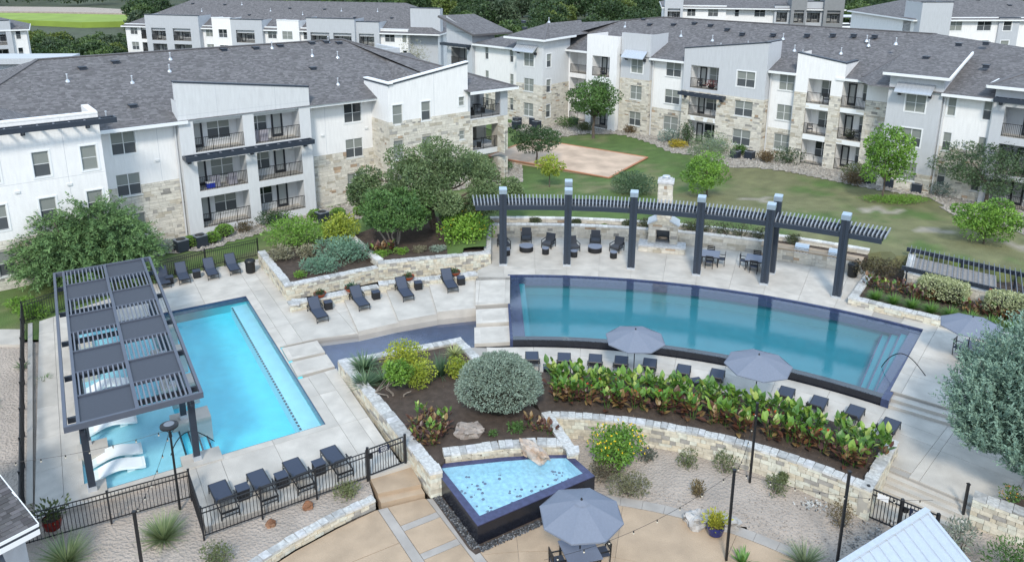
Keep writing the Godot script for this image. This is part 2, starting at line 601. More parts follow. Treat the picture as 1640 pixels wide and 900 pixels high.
func stone(t: Node3D, at: Vector3, loose: MB, a: Vector2, b: Vector2, y0: float, y1: float, deep: float, proud: float, single: bool, cap := false) -> void:
	var d := (b - a)
	var l := d.length()
	if l < 0.03:
		return
	d /= l
	var inw := Vector2(d.y, -d.x)
	var m := (a + b) / 2 + inw * (deep / 2 - proud)
	var bs := Basis(Vector3(d.x, 0, d.y), Vector3.UP, Vector3(-inw.x, 0, -inw.y))
	if single:
		var o := MeshInstance3D.new()
		o.name = "cap_stone" if cap else "stone"
		o.mesh = stone_units[rng.randi() % stone_units.size()]
		var mk: String
		if cap:
			mk = ["capstone0", "capstone0", "capstone2", "capstone1"][rng.randi() % 4]
		else:
			mk = ["stone0", "stone0", "stone1", "stone2", "stone2", "stone3", "stone4", "stone5"][rng.randi() % 8]
		o.set_surface_override_material(0, M[mk])
		t.add_child(o, true)
		o.transform = Transform3D(bs * Basis.from_scale(Vector3(l * 1.02, (y1 - y0) * 1.05, deep)), v3(m, (y0 + y1) / 2) - at)
	else:
		loose.col = stone_tone() if not cap else Color(0.84, 0.83, 0.80) * rng.randf_range(0.8, 1.08)
		loose.box(Transform3D(bs, v3(m, (y0 + y1) / 2)), Vector3(l / 2, (y1 - y0) / 2, deep / 2))

# ---------- facades ----------
class Fac:
	var o: Vector3
	var ax: Vector3
	var out: Vector3
	func p(a: float, y: float, d := 0.0) -> Vector3:
		return o + ax * a + Vector3.UP * y + out * d
	func slab(mb: MB, a0: float, a1: float, y0: float, y1: float, d0: float, d1: float) -> void:
		var b := Basis(ax, Vector3.UP, out)
		mb.box(Transform3D(b, p((a0 + a1) / 2, (y0 + y1) / 2, (d0 + d1) / 2)), Vector3(absf(a1 - a0) / 2, (y1 - y0) / 2, absf(d1 - d0) / 2))
	func wall(mb: MB, a0: float, a1: float, y0: float, y1: float, holes: Array, deep := 0.16) -> void:   # holes: [a0, a1, y0, y1]
		var xs := [a0, a1]
		var ys := [y0, y1]
		var hs := []
		for h in holes:
			if h[1] > a0 and h[0] < a1 and h[3] > y0 and h[2] < y1:
				hs.append(h)
				for k in 2:
					if h[k] > a0 and h[k] < a1: xs.append(h[k])
					if h[2 + k] > y0 and h[2 + k] < y1: ys.append(h[2 + k])
		xs.sort(); ys.sort()
		for i in xs.size() - 1:
			for j in ys.size() - 1:
				if xs[i + 1] - xs[i] < 1e-4 or ys[j + 1] - ys[j] < 1e-4:
					continue
				var mx: float = (xs[i] + xs[i + 1]) / 2
				var my: float = (ys[j] + ys[j + 1]) / 2
				var open := false
				for h in hs:
					if mx > h[0] and mx < h[1] and my > h[2] and my < h[3]: open = true
				if not open:
					mb.quad(p(xs[i], ys[j]), p(xs[i + 1], ys[j]), p(xs[i + 1], ys[j + 1]), p(xs[i], ys[j + 1]))
		for h in hs:
			var l := maxf(h[0], a0); var r := minf(h[1], a1); var b := maxf(h[2], y0); var t := minf(h[3], y1)
			if h[0] >= a0: mb.quad(p(l, b, -deep), p(l, b), p(l, t), p(l, t, -deep))
			if h[1] <= a1: mb.quad(p(r, b), p(r, b, -deep), p(r, t, -deep), p(r, t))
			if h[2] >= y0: mb.quad(p(l, b, -deep), p(r, b, -deep), p(r, b), p(l, b))
			if h[3] <= y1: mb.quad(p(l, t), p(r, t), p(r, t, -deep), p(l, t, -deep))

func fac(o: Vector3, along: Vector3, out: Vector3) -> Fac:
	var f := Fac.new()
	f.o = o; f.ax = along; f.out = out
	return f
func fw(w: float) -> Fac: return fac(Vector3(0, 0, -w), Vector3.RIGHT, Vector3.BACK)                  # faces the courtyard of the left block: a = u
func fu(u: float) -> Fac: return fac(Vector3(u, 0, 0), Vector3.BACK, Vector3.LEFT)                     # faces -u: a = -w
func fr(u: float) -> Fac: return fac(Vector3(u, 0, 0), Vector3.FORWARD, Vector3.RIGHT)                 # faces +u: a = w

func veneer(mb: MB, f: Fac, a0: float, a1: float, y0: float, y1: float, holes: Array, course := 0.19, long := 0.5) -> void:   # stones in courses, clear of the openings
	var y := y0
	while y < y1 - 0.03:
		var h := minf(course * rng.randf_range(0.65, 1.4), y1 - y)
		if y1 - y - h < 0.08: h = y1 - y
		var x := a0
		while x < a1 - 0.02:
			var l := minf(long * rng.randf_range(0.4, 1.6), a1 - x)
			if a1 - x - l < 0.12: l = a1 - x
			var pieces := [[x, x + l]]
			for q in holes:
				if q[3] > y + 0.03 and q[2] < y + h - 0.03:
					var next := []
					for s in pieces:
						if q[0] > s[0] and q[0] < s[1]: next.append([s[0], q[0]])
						if q[1] > s[0] and q[1] < s[1]: next.append([q[1], s[1]])
						if q[1] <= s[0] or q[0] >= s[1]: next.append(s)
					pieces = next
			for s in pieces:
				if s[1] - s[0] > 0.05:
					mb.col = stone_tone()
					f.slab(mb, s[0] + 0.008, s[1] - 0.008, y + 0.008, y + h - 0.008, -0.03, rng.randf_range(0.028, 0.06))
			x += l
		y += h

# A window is a part: its frame, with every pane a sub-part. looks: 0 blinds half down, 1 blinds down, 2 dark
func window(f: Fac, b: Node3D, sh: Vector3, a0: float, a1: float, y0: float, y1: float, cols := 2, trim := true, look := 0) -> void:
	var fm := MB.new()
	var tm := MB.new()
	var d := -0.09
	if trim:
		for e in [[a0 - 0.1, a0, y0 - 0.1, y1 + 0.1], [a1, a1 + 0.1, y0 - 0.1, y1 + 0.1], [a0, a1, y1, y1 + 0.1], [a0, a1, y0 - 0.1, y0]]:
			f.slab(tm, e[0], e[1], e[2], e[3], -0.05, 0.035)
	else:
		f.slab(fm, a0 - 0.06, a1 + 0.06, y0 - 0.09, y0 - 0.003, -0.05, 0.07)
	for e in [[a0, a0 + 0.035, y0, y1], [a1 - 0.035, a1, y0, y1], [a0 + 0.035, a1 - 0.035, y1 - 0.035, y1], [a0 + 0.035, a1 - 0.035, y0, y0 + 0.035]]:
		f.slab(fm, e[0], e[1], e[2], e[3], d - 0.03, d + 0.04)
	var ym := lerpf(y0, y1, 0.5)
	var w := (a1 - a0) / cols
	for k in cols:
		if k: f.slab(fm, a0 + w * k - 0.03, a0 + w * k + 0.03, y0 + 0.035, y1 - 0.035, d - 0.028, d + 0.038)
		var l := a0 + w * k + (0.03 if k else 0.035)
		var r := a0 + w * (k + 1) - (0.03 if k < cols - 1 else 0.035)
		f.slab(fm, l, r, ym - 0.018, ym + 0.018, d - 0.026, d + 0.03)
	var fr0 := part("window", fm, M["vinyl"], b, sh)
	if trim: part("window_trim", tm, M["trim"], fr0)
	for k in cols:
		var l := a0 + w * k + (0.03 if k else 0.035)
		var r := a0 + w * (k + 1) - (0.03 if k < cols - 1 else 0.035)
		var up := MB.new()
		f.slab(up, l, r, ym + 0.018, y1 - 0.035, d - 0.012, d + 0.004)
		part("pane", up, M["glass_dark"] if look == 2 else M["blind"], fr0)
		var lo := MB.new()
		f.slab(lo, l, r, y0 + 0.035, ym - 0.018, d - 0.012, d + 0.004)
		part("pane", lo, M["blind"] if look == 1 else M["screen"], fr0)

func railing(f: Fac, b: Node3D, sh: Vector3, a0: float, a1: float, y0: float, d := -0.06, ends := []) -> void:
	var mb := MB.new()
	var runs := [[f.p(a0, y0, d), f.p(a1, y0, d)]]
	for e in ends:
		runs.append(e)
	for r in runs:
		var A: Vector3 = r[0]
		var B: Vector3 = r[1]
		mb.bar(A + Vector3.UP * 1.05, B + Vector3.UP * 1.05, 0.05, 0.04)
		mb.bar(A + Vector3.UP * 0.1, B + Vector3.UP * 0.1, 0.035, 0.035)
		var k := maxi(2, int(A.distance_to(B) / 0.125))
		for i in k + 1:
			var q := A.lerp(B, float(i) / k)
			mb.bar(q, q + Vector3.UP * 1.05, 0.024 if i % 10 else 0.05, 0.024 if i % 10 else 0.05)
	part("railing", mb, M["railing"], b, sh)

func glass_door(f: Fac, b: Node3D, sh: Vector3, a0: float, a1: float, y0: float, y1: float, d: float) -> void:
	var mb := MB.new()
	for e in [[a0, a0 + 0.14, y0, y1], [a1 - 0.14, a1, y0, y1], [a0 + 0.14, a1 - 0.14, y1 - 0.14, y1], [a0 + 0.14, a1 - 0.14, y0, y0 + 0.22]]:
		f.slab(mb, e[0], e[1], e[2], e[3], d, d + 0.06)
	var dr := part("door", mb, M["door"], b, sh)
	var g := MB.new()
	f.slab(g, a0 + 0.14, a1 - 0.14, y0 + 0.22, y1 - 0.14, d + 0.01, d + 0.03)
	part("pane", g, M["door_glass"], dr)

# A balcony room set into the wall. what: list of ["d", a0, a1] doors and ["w", a0, a1, columns] windows on its back wall
func balcony(f: Fac, b: Node3D, sh: Vector3, a0: float, a1: float, y0: float, y1: float, what: Array, m: Material, deep := 1.5, rail := true) -> void:
	var mb := MB.new()
	var holes := []
	for q in what:
		if q[0] == "w":
			holes.append([q[1], q[2], y0 + 0.5, y0 + 2.12])
	var bf := fac(f.p(0, 0, -deep), f.ax, f.out)
	bf.wall(mb, a0, a1, y0, y1, holes)
	mb.quad(f.p(a0, y0, -deep), f.p(a0, y0, -0.16), f.p(a0, y1, -0.16), f.p(a0, y1, -deep))
	mb.quad(f.p(a1, y0, -0.16), f.p(a1, y0, -deep), f.p(a1, y1, -deep), f.p(a1, y1, -0.16))
	mb.quad(f.p(a0, y1, -0.16), f.p(a1, y1, -0.16), f.p(a1, y1, -deep), f.p(a0, y1, -deep))
	part("balcony_room", mb, m, b, sh)
	var fl := MB.new()
	f.slab(fl, a0 + 0.003, a1 - 0.003, y0 - 0.05, y0 + 0.004, -deep, -0.003)
	part("balcony_floor", fl, M["concrete_b"], b, sh)
	for q in what:
		if q[0] == "w":
			window(bf, b, sh, q[1], q[2], y0 + 0.5, y0 + 2.12, q[3] if q.size() > 3 else 2, false, [0, 0, 0, 2, 1][rng.randi() % 5])
		else:
			glass_door(bf, b, sh, q[1], q[2], y0 + 0.02, y0 + 2.1, 0.0)
	if rail:
		railing(f, b, sh, a0 + 0.02, a1 - 0.02, y0)

func canopy(called: String, f: Fac, b: Node3D, sh: Vector3, a0: float, a1: float, y: float, deep: float, brackets: Array) -> void:   # steel shade frame with cross bars on brackets
	var mb := MB.new()
	f.slab(mb, a0, a1, y - 0.17, y + 0.17, deep - 0.09, deep)
	f.slab(mb, a0, a1, y - 0.13, y + 0.13, 0.03, 0.12)
	f.slab(mb, a0, a0 + 0.09, y - 0.16, y + 0.16, 0.12, deep - 0.09)
	f.slab(mb, a1 - 0.09, a1, y - 0.16, y + 0.16, 0.12, deep - 0.09)
	var c := part(called, mb, M["steel_navy"], b, sh)
	var k := int((a1 - a0) / 0.85)
	for i in range(1, k):
		var s := MB.new()
		var x := lerpf(a0, a1, float(i) / k)
		f.slab(s, x - 0.05, x + 0.05, y - 0.05, y + 0.09, 0.12, deep - 0.09)
		part("bar", s, M["steel_blade"], c)
	for x in brackets:
		var s := MB.new()
		f.slab(s, x - 0.12, x + 0.12, y - 0.5, y - 0.17, 0.02, 0.22)
		s.bar(f.p(x, y - 0.42, 0.2), f.p(x, y - 0.16, deep * 0.6), 0.09, 0.09)
		part("bracket", s, M["steel_navy"], c)

func awning(f: Fac, b: Node3D, sh: Vector3, a0: float, a1: float, y0: float, y1: float) -> void:   # sheet metal awning over a window: seams are ridges
	var mb := MB.new()
	var deep := 0.95
	mb.quad(f.p(a0, y0, deep), f.p(a1, y0, deep), f.p(a1, y1, 0.05), f.p(a0, y1, 0.05))
	mb.quad(f.p(a0, y0 - 0.08, deep), f.p(a1, y0 - 0.08, deep), f.p(a1, y0, deep), f.p(a0, y0, deep))
	mb.quad(f.p(a0, y1 - 0.08, 0.05), f.p(a1, y1 - 0.08, 0.05), f.p(a1, y0 - 0.08, deep), f.p(a0, y0 - 0.08, deep))
	mb.quad(f.p(a0, y1 - 0.08, 0.05), f.p(a0, y0 - 0.08, deep), f.p(a0, y0, deep), f.p(a0, y1, 0.05))
	mb.quad(f.p(a1, y0 - 0.08, deep), f.p(a1, y1 - 0.08, 0.05), f.p(a1, y1, 0.05), f.p(a1, y0, deep))
	var aw := part("awning", mb, M["galvanised"], b, sh)
	var k := int((a1 - a0) / 0.3)
	for i in k + 1:
		var s := MB.new()
		var x := lerpf(a0 + 0.02, a1 - 0.02, float(i) / k)
		s.bar(f.p(x, y0 + 0.02, deep), f.p(x, y1 + 0.02, 0.05), 0.03, 0.05)
		part("seam", s, M["galvanised"], aw)
	for x in [a0 + 0.25, a1 - 0.25]:
		var s := MB.new()
		f.slab(s, x - 0.1, x + 0.1, y0 - 0.38, y0 - 0.09, 0.02, 0.3)
		s.bar(f.p(x, y0 - 0.3, 0.2), f.p(x, y0 - 0.09, deep * 0.8), 0.07, 0.07)
		part("bracket", s, M["door"], aw)

# a roof plane given by corners (counter-clockwise from above), the first two along the eave
func roof_face(mb: MB, q: Array) -> void:
	var e: Vector3 = (q[1] - q[0]).normalized()
	var n: Vector3 = (q[1] - q[0]).cross(q[2] - q[0]).normalized()
	var s := n.cross(e)
	var uv := func(p: Vector3) -> Vector2: return Vector2((p - q[0]).dot(e) + q[0].x * 0.37, -(p - q[0]).dot(s))
	for i in range(1, q.size() - 1):
		var a: Vector3 = q[0]
		var b: Vector3 = q[i]
		var d: Vector3 = q[i + 1]
		mb.tri(a, b, d)
		var k := mb.u.size() - 3
		mb.u[k] = uv.call(a); mb.u[k + 1] = uv.call(d); mb.u[k + 2] = uv.call(b)

func gutters(roof: Node3D, runs: Array, h := 0.22) -> void:
	for r in runs:
		var mb := MB.new()
		fascia(mb, r, h)
		part("gutter", mb, M["trim"], roof)

func fascia(mb: MB, pts: Array, h := 0.22) -> void:       # gutters and fascia boards along an eave
	for i in pts.size() - 1:
		mb.bar(pts[i] - Vector3.UP * h * 0.5, pts[i + 1] - Vector3.UP * h * 0.5, 0.14, h)

func roof_things(roof: Node3D, spots: Array) -> void:       # ["box" or "pipe", position on the roof]
	for s in spots:
		var mb := MB.new()
		var p: Vector3 = s[1]
		if s[0] == "box":
			mb.bx(p + Vector3(-0.22, -0.15, -0.22), p + Vector3(0.22, 0.1, 0.22))
			mb.bx(p + Vector3(-0.28, 0.1, -0.28), p + Vector3(0.28, 0.16, 0.28))
			part("roof_vent", mb, M["steel_navy"], roof)
		else:
			mb.tube(p - Vector3.UP * 0.2, p + Vector3.UP * 0.5, 0.045, 0.045, 8)
			mb.lathe(p, [Vector2(0.2, -0.12), Vector2(0.13, 0.06), Vector2(0.045, 0.14)], 10)
			mb.tube(p + Vector3.UP * 0.48, p + Vector3.UP * 0.55, 0.075, 0.065, 8)
			part("vent_pipe", mb, M["galvanised"], roof)

# ---------- the ground, decks, pools ----------
var noise := FastNoiseLite.new()

func polar(x: float, z: float) -> Vector2:
	var d := Vector2(x, z) - C
	return Vector2(d.length(), rad_to_deg(atan2(d.x, -d.y)))

func lawn_y(x: float, z: float) -> float:
	var q := polar(x, z)
	var base := lerpf(-0.55, 0.12, smoothstep(-18.0, 12.0, x))
	var k := (1.0 - smoothstep(44.0, 60.0, q.x)) * smoothstep(-14.0, -5.0, q.y) * (1.0 - smoothstep(36.0, 60.0, q.y) * 0.5)
	var h := lerpf(base, 1.0, k)
	if q.y > -3.6 and q.y < 60.0:
		h = lerpf(-1.7, h, smoothstep(42.6, 43.5, q.x))
	var yd := Vector2(x - 24.2, z + 45.0)
	var ya := yd.dot(Vector2(0.757, 0.653))
	var yb := yd.dot(Vector2(0.5, -0.866))
	if ya > -0.5 and ya < 12.6 and yb > -3.0 and yb < 4.0:
		h = -0.6
	return h + noise.get_noise_2d(x * 4.0, z * 4.0) * 0.05

func sheet(called: String, m: Material, x0: float, x1: float, z0: float, z1: float, cell: float, height: Callable, keep: Callable, colour: Callable) -> void:
	var mb := MB.new()
	var nx := int((x1 - x0) / cell)
	var nz := int((z1 - z0) / cell)
	var hs := []
	for j in nz + 1:
		var row := PackedFloat32Array()
		for i in nx + 1:
			row.append(height.call(x0 + i * cell, z0 + j * cell))
		hs.append(row)
	for j in nz:
		for i in nx:
			var x := x0 + i * cell
			var z := z0 + j * cell
			if not keep.call(x + cell / 2, z + cell / 2):
				continue
			mb.quad(Vector3(x, hs[j + 1][i], z + cell), Vector3(x + cell, hs[j + 1][i + 1], z + cell), Vector3(x + cell, hs[j][i + 1], z), Vector3(x, hs[j][i], z))
			var k := mb.c.size() - 6
			var q := [[0, 1], [1, 0], [1, 1], [0, 1], [0, 0], [1, 0]]
			for s in 6: mb.c[k + s] = colour.call(x + q[s][0] * cell, z + q[s][1] * cell)
	struct(called, mb, m)

# Cast slabs: the deck's area cut along the lines of a grid, each slab a piece with an open joint round it.
func lay_slabs(deck: MeshInstance3D, area: PackedVector2Array, cells: Array, y: float, mats: Array, thick := 0.06, gap := 0.007) -> void:
	for q in cells:
		for bit in Geometry2D.intersect_polygons(area, P2(q)):
			for r in Geometry2D.offset_polygon(bit, -gap, Geometry2D.JOIN_MITER):
				if r.size() < 3 or poly_area(r) < 0.02:
					continue
				var mb := MB.new()
				mb.prism(r, y - thick, y)
				part("slab", mb, M[mats[rng.randi() % mats.size()]], deck)

func poly_area(p: PackedVector2Array) -> float:
	var a := 0.0
	for i in p.size():
		a += p[i].cross(p[(i + 1) % p.size()])
	return absf(a) / 2

func polar_cells(rs: Array, angs: Array) -> Array:
	var o := []
	for i in rs.size() - 1:
		for j in angs.size() - 1:
			var q := arc(rs[i], angs[j], angs[j + 1])
			var b := arc(rs[i + 1], angs[j], angs[j + 1])
			b.reverse()
			o.append(q + b)
	return o

func grid_cells(o: Vector2, ex: Vector2, ey: Vector2, xs: Array, ys: Array) -> Array:
	var r := []
	for i in xs.size() - 1:
		for j in ys.size() - 1:
			r.append([o + ex * xs[i] + ey * ys[j], o + ex * xs[i + 1] + ey * ys[j], o + ex * xs[i + 1] + ey * ys[j + 1], o + ex * xs[i] + ey * ys[j + 1]])
	return r

func rect(a: Vector2, b: Vector2, c: Vector2, d: Vector2) -> PackedVector2Array:
	return PackedVector2Array([a, b, c, d])
func lrect(s0: float, s1: float, t0: float, t1: float) -> PackedVector2Array:
	return rect(lap(s0, t0), lap(s1, t0), lap(s1, t1), lap(s0, t1))

const CONC := ["concrete", "concrete", "concrete_b", "concrete_c"]
var hole := PackedVector2Array()

func build_ground() -> void:
	noise.seed = 11
	noise.frequency = 0.02
	var g := MB.new()
	var big := MB.new()
	for j in 24:
		for i in 24:
			var x := -900.0 + i * 75
			var z := -1150.0 + j * 55
			var hq := func(px: float, pz: float) -> float:
				var far := smoothstep(100.0, 320.0, Vector2(px, pz + 60).length())
				return -2.6 - 1.0 * far - 4.0 * smoothstep(-55.0, -110.0, px) * smoothstep(-140.0, -190.0, pz) + noise.get_noise_2d(px * 0.3, pz * 0.3) * 1.0 * far
			g.quad(Vector3(x, hq.call(x, z + 55), z + 55), Vector3(x + 75, hq.call(x + 75, z + 55), z + 55), Vector3(x + 75, hq.call(x + 75, z), z), Vector3(x, hq.call(x, z), z))
	struct("ground", g, M["earth"])
	# what the lawns leave free: the pool terrace
	hole = P2([Vector2(-26.2, -41.2), Vector2(-20.3, -48.6), Vector2(-17.6, -50.6), Vector2(-16.4, -49.6), Vector2(-13.4, -45.4), Vector2(-8.3, -48.2), Vector2(-2.2, -49.6), Vector2(-1.5, -53.3)] + arc(41.9, -3.5, 40.0) + [Vector2(60, -42), Vector2(60, -10), Vector2(-15, -10), Vector2(-18.3, -24.5), Vector2(-26.0, -39.5)])
	var green := func(x: float, z: float) -> Color:
		var q := polar(x, z)
		var dry := smoothstep(-0.25, 0.3, noise.get_noise_2d(x * 5.0 + 40, z * 5.0) + noise.get_noise_2d(x * 21.0, z * 21.0) * 0.5 + smoothstep(2.0, 22.0, x - (z + 60) * -0.35) * 0.55 - 0.3)
		var c := Color(0.165, 0.275, 0.07).lerp(Color(0.35, 0.335, 0.17), dry * 0.85)
		for s in [Vector2(29.6, -60.0), Vector2(31.3, -54.7), Vector2(35.2, -51.3), Vector2(20.5, -62.5)]:
			if Vector2((x - s.x) * 0.55, z - s.y).length() < 0.75 + noise.get_noise_2d(x * 40.0, z * 40.0): c = Color(0.62, 0.56, 0.45)
		return c * (1.0 + noise.get_noise_2d(x * 60.0, z * 60.0) * 0.3)
	sheet("lawn", M["grass"], -46, 62, -118, -34, 0.75, lawn_y, func(x, z): return not Geometry2D.is_point_in_polygon(Vector2(x, z), hole) and not (x > -27.3 and z > -38.9 - (x + 27.3) * 0.0 and x < 20) and not (x < -27.3 and z > -40.2), green)
	# left of the pool fence: a concrete path, then gravel
	var pw := MB.new()
	pw.prism(P2([Vector2(-48, -40.4), Vector2(-27.5, -40.4), Vector2(-26.6, -38.6), Vector2(-48, -38.6)]), -0.9, -0.50)
	struct("path", pw, M["concrete_b"])
	var gl := MB.new()
	gl.prism(P2([Vector2(-5.65, -27.1), Vector2(-5.35, -26.3), Vector2(-6.7, -25.35), Vector2(-8.0, -24.15), Vector2(-9.05, -22.9), Vector2(-10.4, -20.9), Vector2(-13, -14), Vector2(-48, -14), Vector2(-48, -38.7), Vector2(-25.7, -39.2), Vector2(-17.6, -25.2), Vector2(-13.25, -27.9), Vector2(-11.3, -24.45), Vector2(-5.85, -27.6)]), -1.2, -0.66)
	struct("gravel_ground", gl, M["gravel"])
	sheet("gravel_ground", M["gravel"], 2, 40, -33, -14, 0.7, func(x, z):
		var q := polar(x, z)
		return -1.0 + 0.08 * smoothstep(15.3, 16.5, q.x) - 0.25 * smoothstep(28.0, 42.0, q.y) + noise.get_noise_2d(x * 9, z * 9) * 0.07,
		func(x, z): return polar(x, z).x > 15.05 and polar(x, z).x < 19.3 or (polar(x, z).y > 43 and z > -25.5 - (x - 18.0) * 0.3), func(_x, _z): return Color.WHITE)
	var drop := MB.new()
	drop.prism(P2([Vector2(2.4, -28.6)] + arc(19.2, 5.0, 43.0) + [Vector2(22, -20), Vector2(22, -12), Vector2(2.4, -12)]), -1.6, -1.42)
	struct("subsoil", drop, M["soil"])

var lap_deck_in := PackedVector2Array()

func build_decks() -> void:
	# upper deck, level 0, round the far side of the main pool
	var up := P2(arc(42.5, -3.6, 31.5) + [Vector2(22.95, -47.35), Vector2(20.0, -43.05), Vector2(26.5, -38.3), Vector2(33, -33.8), Vector2(31.5, -29.0), Vector2(27.5, -26.5), Vector2(18.1, -33.4)] + arc(35.3, 38.1, -2.2) + [Vector2(-0.1, -47.3), Vector2(-0.1, -43.0), Vector2(-2.15, -42.7), Vector2(-2.3, -46.6), Vector2(-2.25, -48.0), Vector2(-1.35, -49.2)])
	var d := MB.new()
	d.prism(up, -1.2, -0.05)
	var deck := struct("upper_pool_deck", d, M["joint"])
	var an := []
	for i in 13: an.append(-5.9 + i * 3.3)
	lay_slabs(deck, up, polar_cells([34.5, 36.25, 39.4, 43.0], an), 0.0, CONC)
	lay_slabs(deck, up, grid_cells(Vector2(-2.35, -42.5), Vector2(1, 0), Vector2(0, -1), [-1, 0.35, 1.95, 3.0], [-0.6, 0.6, 4.4]), 0.0, CONC)
	# strip right of the pool and beyond it
	lay_slabs(deck, Geometry2D.clip_polygons(up, P2(arc(43.1, -8, 33.7) + arc(34.4, 33.7, -8)))[0], grid_cells(Vector2(18.0, -33.4), Vector2(0.61, -0.79), Vector2(0.79, 0.61), [-3.0, 2.2, 4.6, 8.0, 11.0, 15], [-1.2, 0.55, 3.6, 6.8, 10, 14, 18]), 0.001, CONC)
	# two steps up on the left of the pool, as loose slabs with dark gaps
	var st := MB.new()
	st.prism(P2([Vector2(-2.05, -42.6), Vector2(-0.02, -42.9), Vector2(-0.02, -38.6), Vector2(-1.95, -38.4)]), -1.2, -0.52)
	var steps := struct("garden_steps", st, M["tile_black"])
	for q in [[-42.45, -42.72, -40.62, -40.85, -0.15], [-40.42, -40.66, -38.52, -38.72, -0.3]]:
		var s := MB.new()
		s.prism(P2([Vector2(-2.1, q[0]), Vector2(-0.06, q[1]), Vector2(-0.05, q[3]), Vector2(-2.0, q[2])]), -0.55, q[4] - 0.001)
		var sl := part("slab", s, M["concrete_c"], steps)
		var e := MB.new()
		e.prism(P2([Vector2(-1.75, q[0] + 0.3), Vector2(-0.4, q[1] + 0.32), Vector2(-0.38, q[3] - 0.32), Vector2(-1.65, q[2] - 0.3)]), q[4] - 0.02, q[4] + 0.004)
		part("inset_panel", e, M["concrete"], sl)
	# four sunning pads between the seat wall and the long basin, each a step lower
	var pads := [[[-2.4, -48.0], [-2.1, -42.55], [-4.34, -42.0], [-5.5, -47.2], -0.11], [[-5.5, -47.2], [-4.34, -41.98], [-6.46, -41.08], [-8.1, -46.2], -0.22], [[-8.1, -46.2], [-6.46, -41.08], [-8.56, -39.95], [-10.45, -44.7], -0.33]]
	for q in pads:
		var s := MB.new()
		var poly := []
		for i in 4: poly.append(Vector2(q[i][0], q[i][1]))
		s.prism(P2(poly), -1.2, q[4])
		struct("sunning_pad", s, M[CONC[rng.randi() % 4]])
	# lower deck, level -0.45, round the lap pool
	var lo := [Vector2(-27.2, -41.3), Vector2(-23.0, -46.6), Vector2(-20.6, -49.0), Vector2(-17.6, -51.0), Vector2(-17.0, -49.9), Vector2(-13.6, -44.2), Vector2(-10.45, -44.6), Vector2(-9.86, -43.3), Vector2(-8.56, -39.95), Vector2(-10.75, -39.3), Vector2(-12.5, -38.35), Vector2(-10.62, -35.0), Vector2(-8.95, -36.1), Vector2(-8.6, -35.4), Vector2(-4.6, -28.3), Vector2(-5.8, -27.55), Vector2(-11.3, -24.5), Vector2(-13.3, -27.85), Vector2(-17.85, -24.85)]
	var water := lrect(-9.62, 0.0, 0.0, 15.95)
	var lpoly := Geometry2D.clip_polygons(P2(lo), water)
	var cut := P2(lo)
	# the pool's hole reaches the deck's edge through a hairline joint, so that each piece is one simple outline
	var half_l := P2(Geometry2D.intersect_polygons(P2(lo), lrect(-30, -4.6, -30, 30))[0])
	var half_r := P2(Geometry2D.intersect_polygons(P2(lo), lrect(-4.598, 30, -30, 30))[0])
	lap_deck_in = Geometry2D.offset_polygon(P2(lo), -0.4)[0]
	var ld := MB.new()
	var areas := []
	for h in [half_l, half_r]:
		for q in Geometry2D.clip_polygons(h, water):
			areas.append(q)
			ld.prism(q, -1.3, -0.5)
	var ldk := struct("lap_pool_deck", ld, M["joint"])
	for q in areas:
		lay_slabs(ldk, q, grid_cells(Vector2(-16.47, -44.88), Vector2(0.8616, -0.5075), Vector2(0.5075, 0.8616), [-14, -11.4, -10.35, -9.0, -5.6, -2.4, 0.5, 1.35, 4.2, 8, 14], [-9, -5.2, -2.0, -0.5, 2.4, 5.2, 8.0, 10.8, 13.4, 16.35, 19, 23, 30]), -0.45, CONC)
	var so := MB.new()
	so.prism(lrect(-11.62, -11.4, -2.4, 15.4), -1.0, -0.47)
	struct("kerb", so, M["concrete_b"])
	# two slabs that bridge the basin's outflow
	var ch := MB.new()
	ch.prism(P2([Vector2(-12.45, -38.4), Vector2(-10.7, -39.25), Vector2(-8.95, -36.1), Vector2(-10.6, -35.0)]), -1.3, -0.66)
	var chs := struct("stepping_slabs", ch, M["tile_black"])
	for q in [[Vector2(-12.36, -38.2), Vector2(-10.66, -39.08), Vector2(-9.93, -37.8), Vector2(-11.64, -36.9)], [Vector2(-11.5, -36.66), Vector2(-9.8, -37.56), Vector2(-9.08, -36.28), Vector2(-10.76, -35.3)]]:
		var s := MB.new()
		s.prism(P2(q), -0.72, -0.45)
		var sl := part("slab", s, M["concrete"], chs)
		var e := MB.new()
		e.prism(Geometry2D.offset_polygon(P2(q), -0.26)[0], -0.46, -0.446)
		part("inset_panel", e, M["concrete_b"], sl)
	# the long navy basin
	var ba := P2([Vector2(-10.7, -39.3), Vector2(-8.5, -40.05), Vector2(-6.42, -41.12), Vector2(-4.32, -42.05), Vector2(-2.06, -42.62), Vector2(-1.9, -38.3), Vector2(-2.9, -38.4), Vector2(-8.7, -35.9), Vector2(-8.9, -36.1)])
	var bf := MB.new()
	bf.prism(ba, -1.3, -0.95)
	struct("basin_floor", bf, M["basin_tile"])
	var bw := MB.new()
	bw.prism(ba, -0.62, -0.62)
	struct("basin_water", bw, M["water_basin"])
	# front deck, level -0.45, between the main pool's weir and the big planting bed
	var fd := P2([Vector2(-3.0, -38.5)] + arc(26.42, -4.2, 38.4) + [Vector2(18.0, -33.3), Vector2(27.5, -26.4), Vector2(26, -23.5), Vector2(18.0, -25.8), Vector2(15.45, -28.25), Vector2(16.3, -28.9)] + arc(22.9, 41.5, -3.5) + [Vector2(-0.9, -34.9)])
	var fm := MB.new()
	fm.prism(fd, -1.3, -0.5)
	var fdk := struct("front_pool_deck", fm, M["joint"])
	var fa := []
	for i in 10: fa.append(-5.3 + i * 5.5)
	lay_slabs(fdk, fd, polar_cells([22.0, 24.6, 25.55, 27.5], fa), -0.45, CONC)
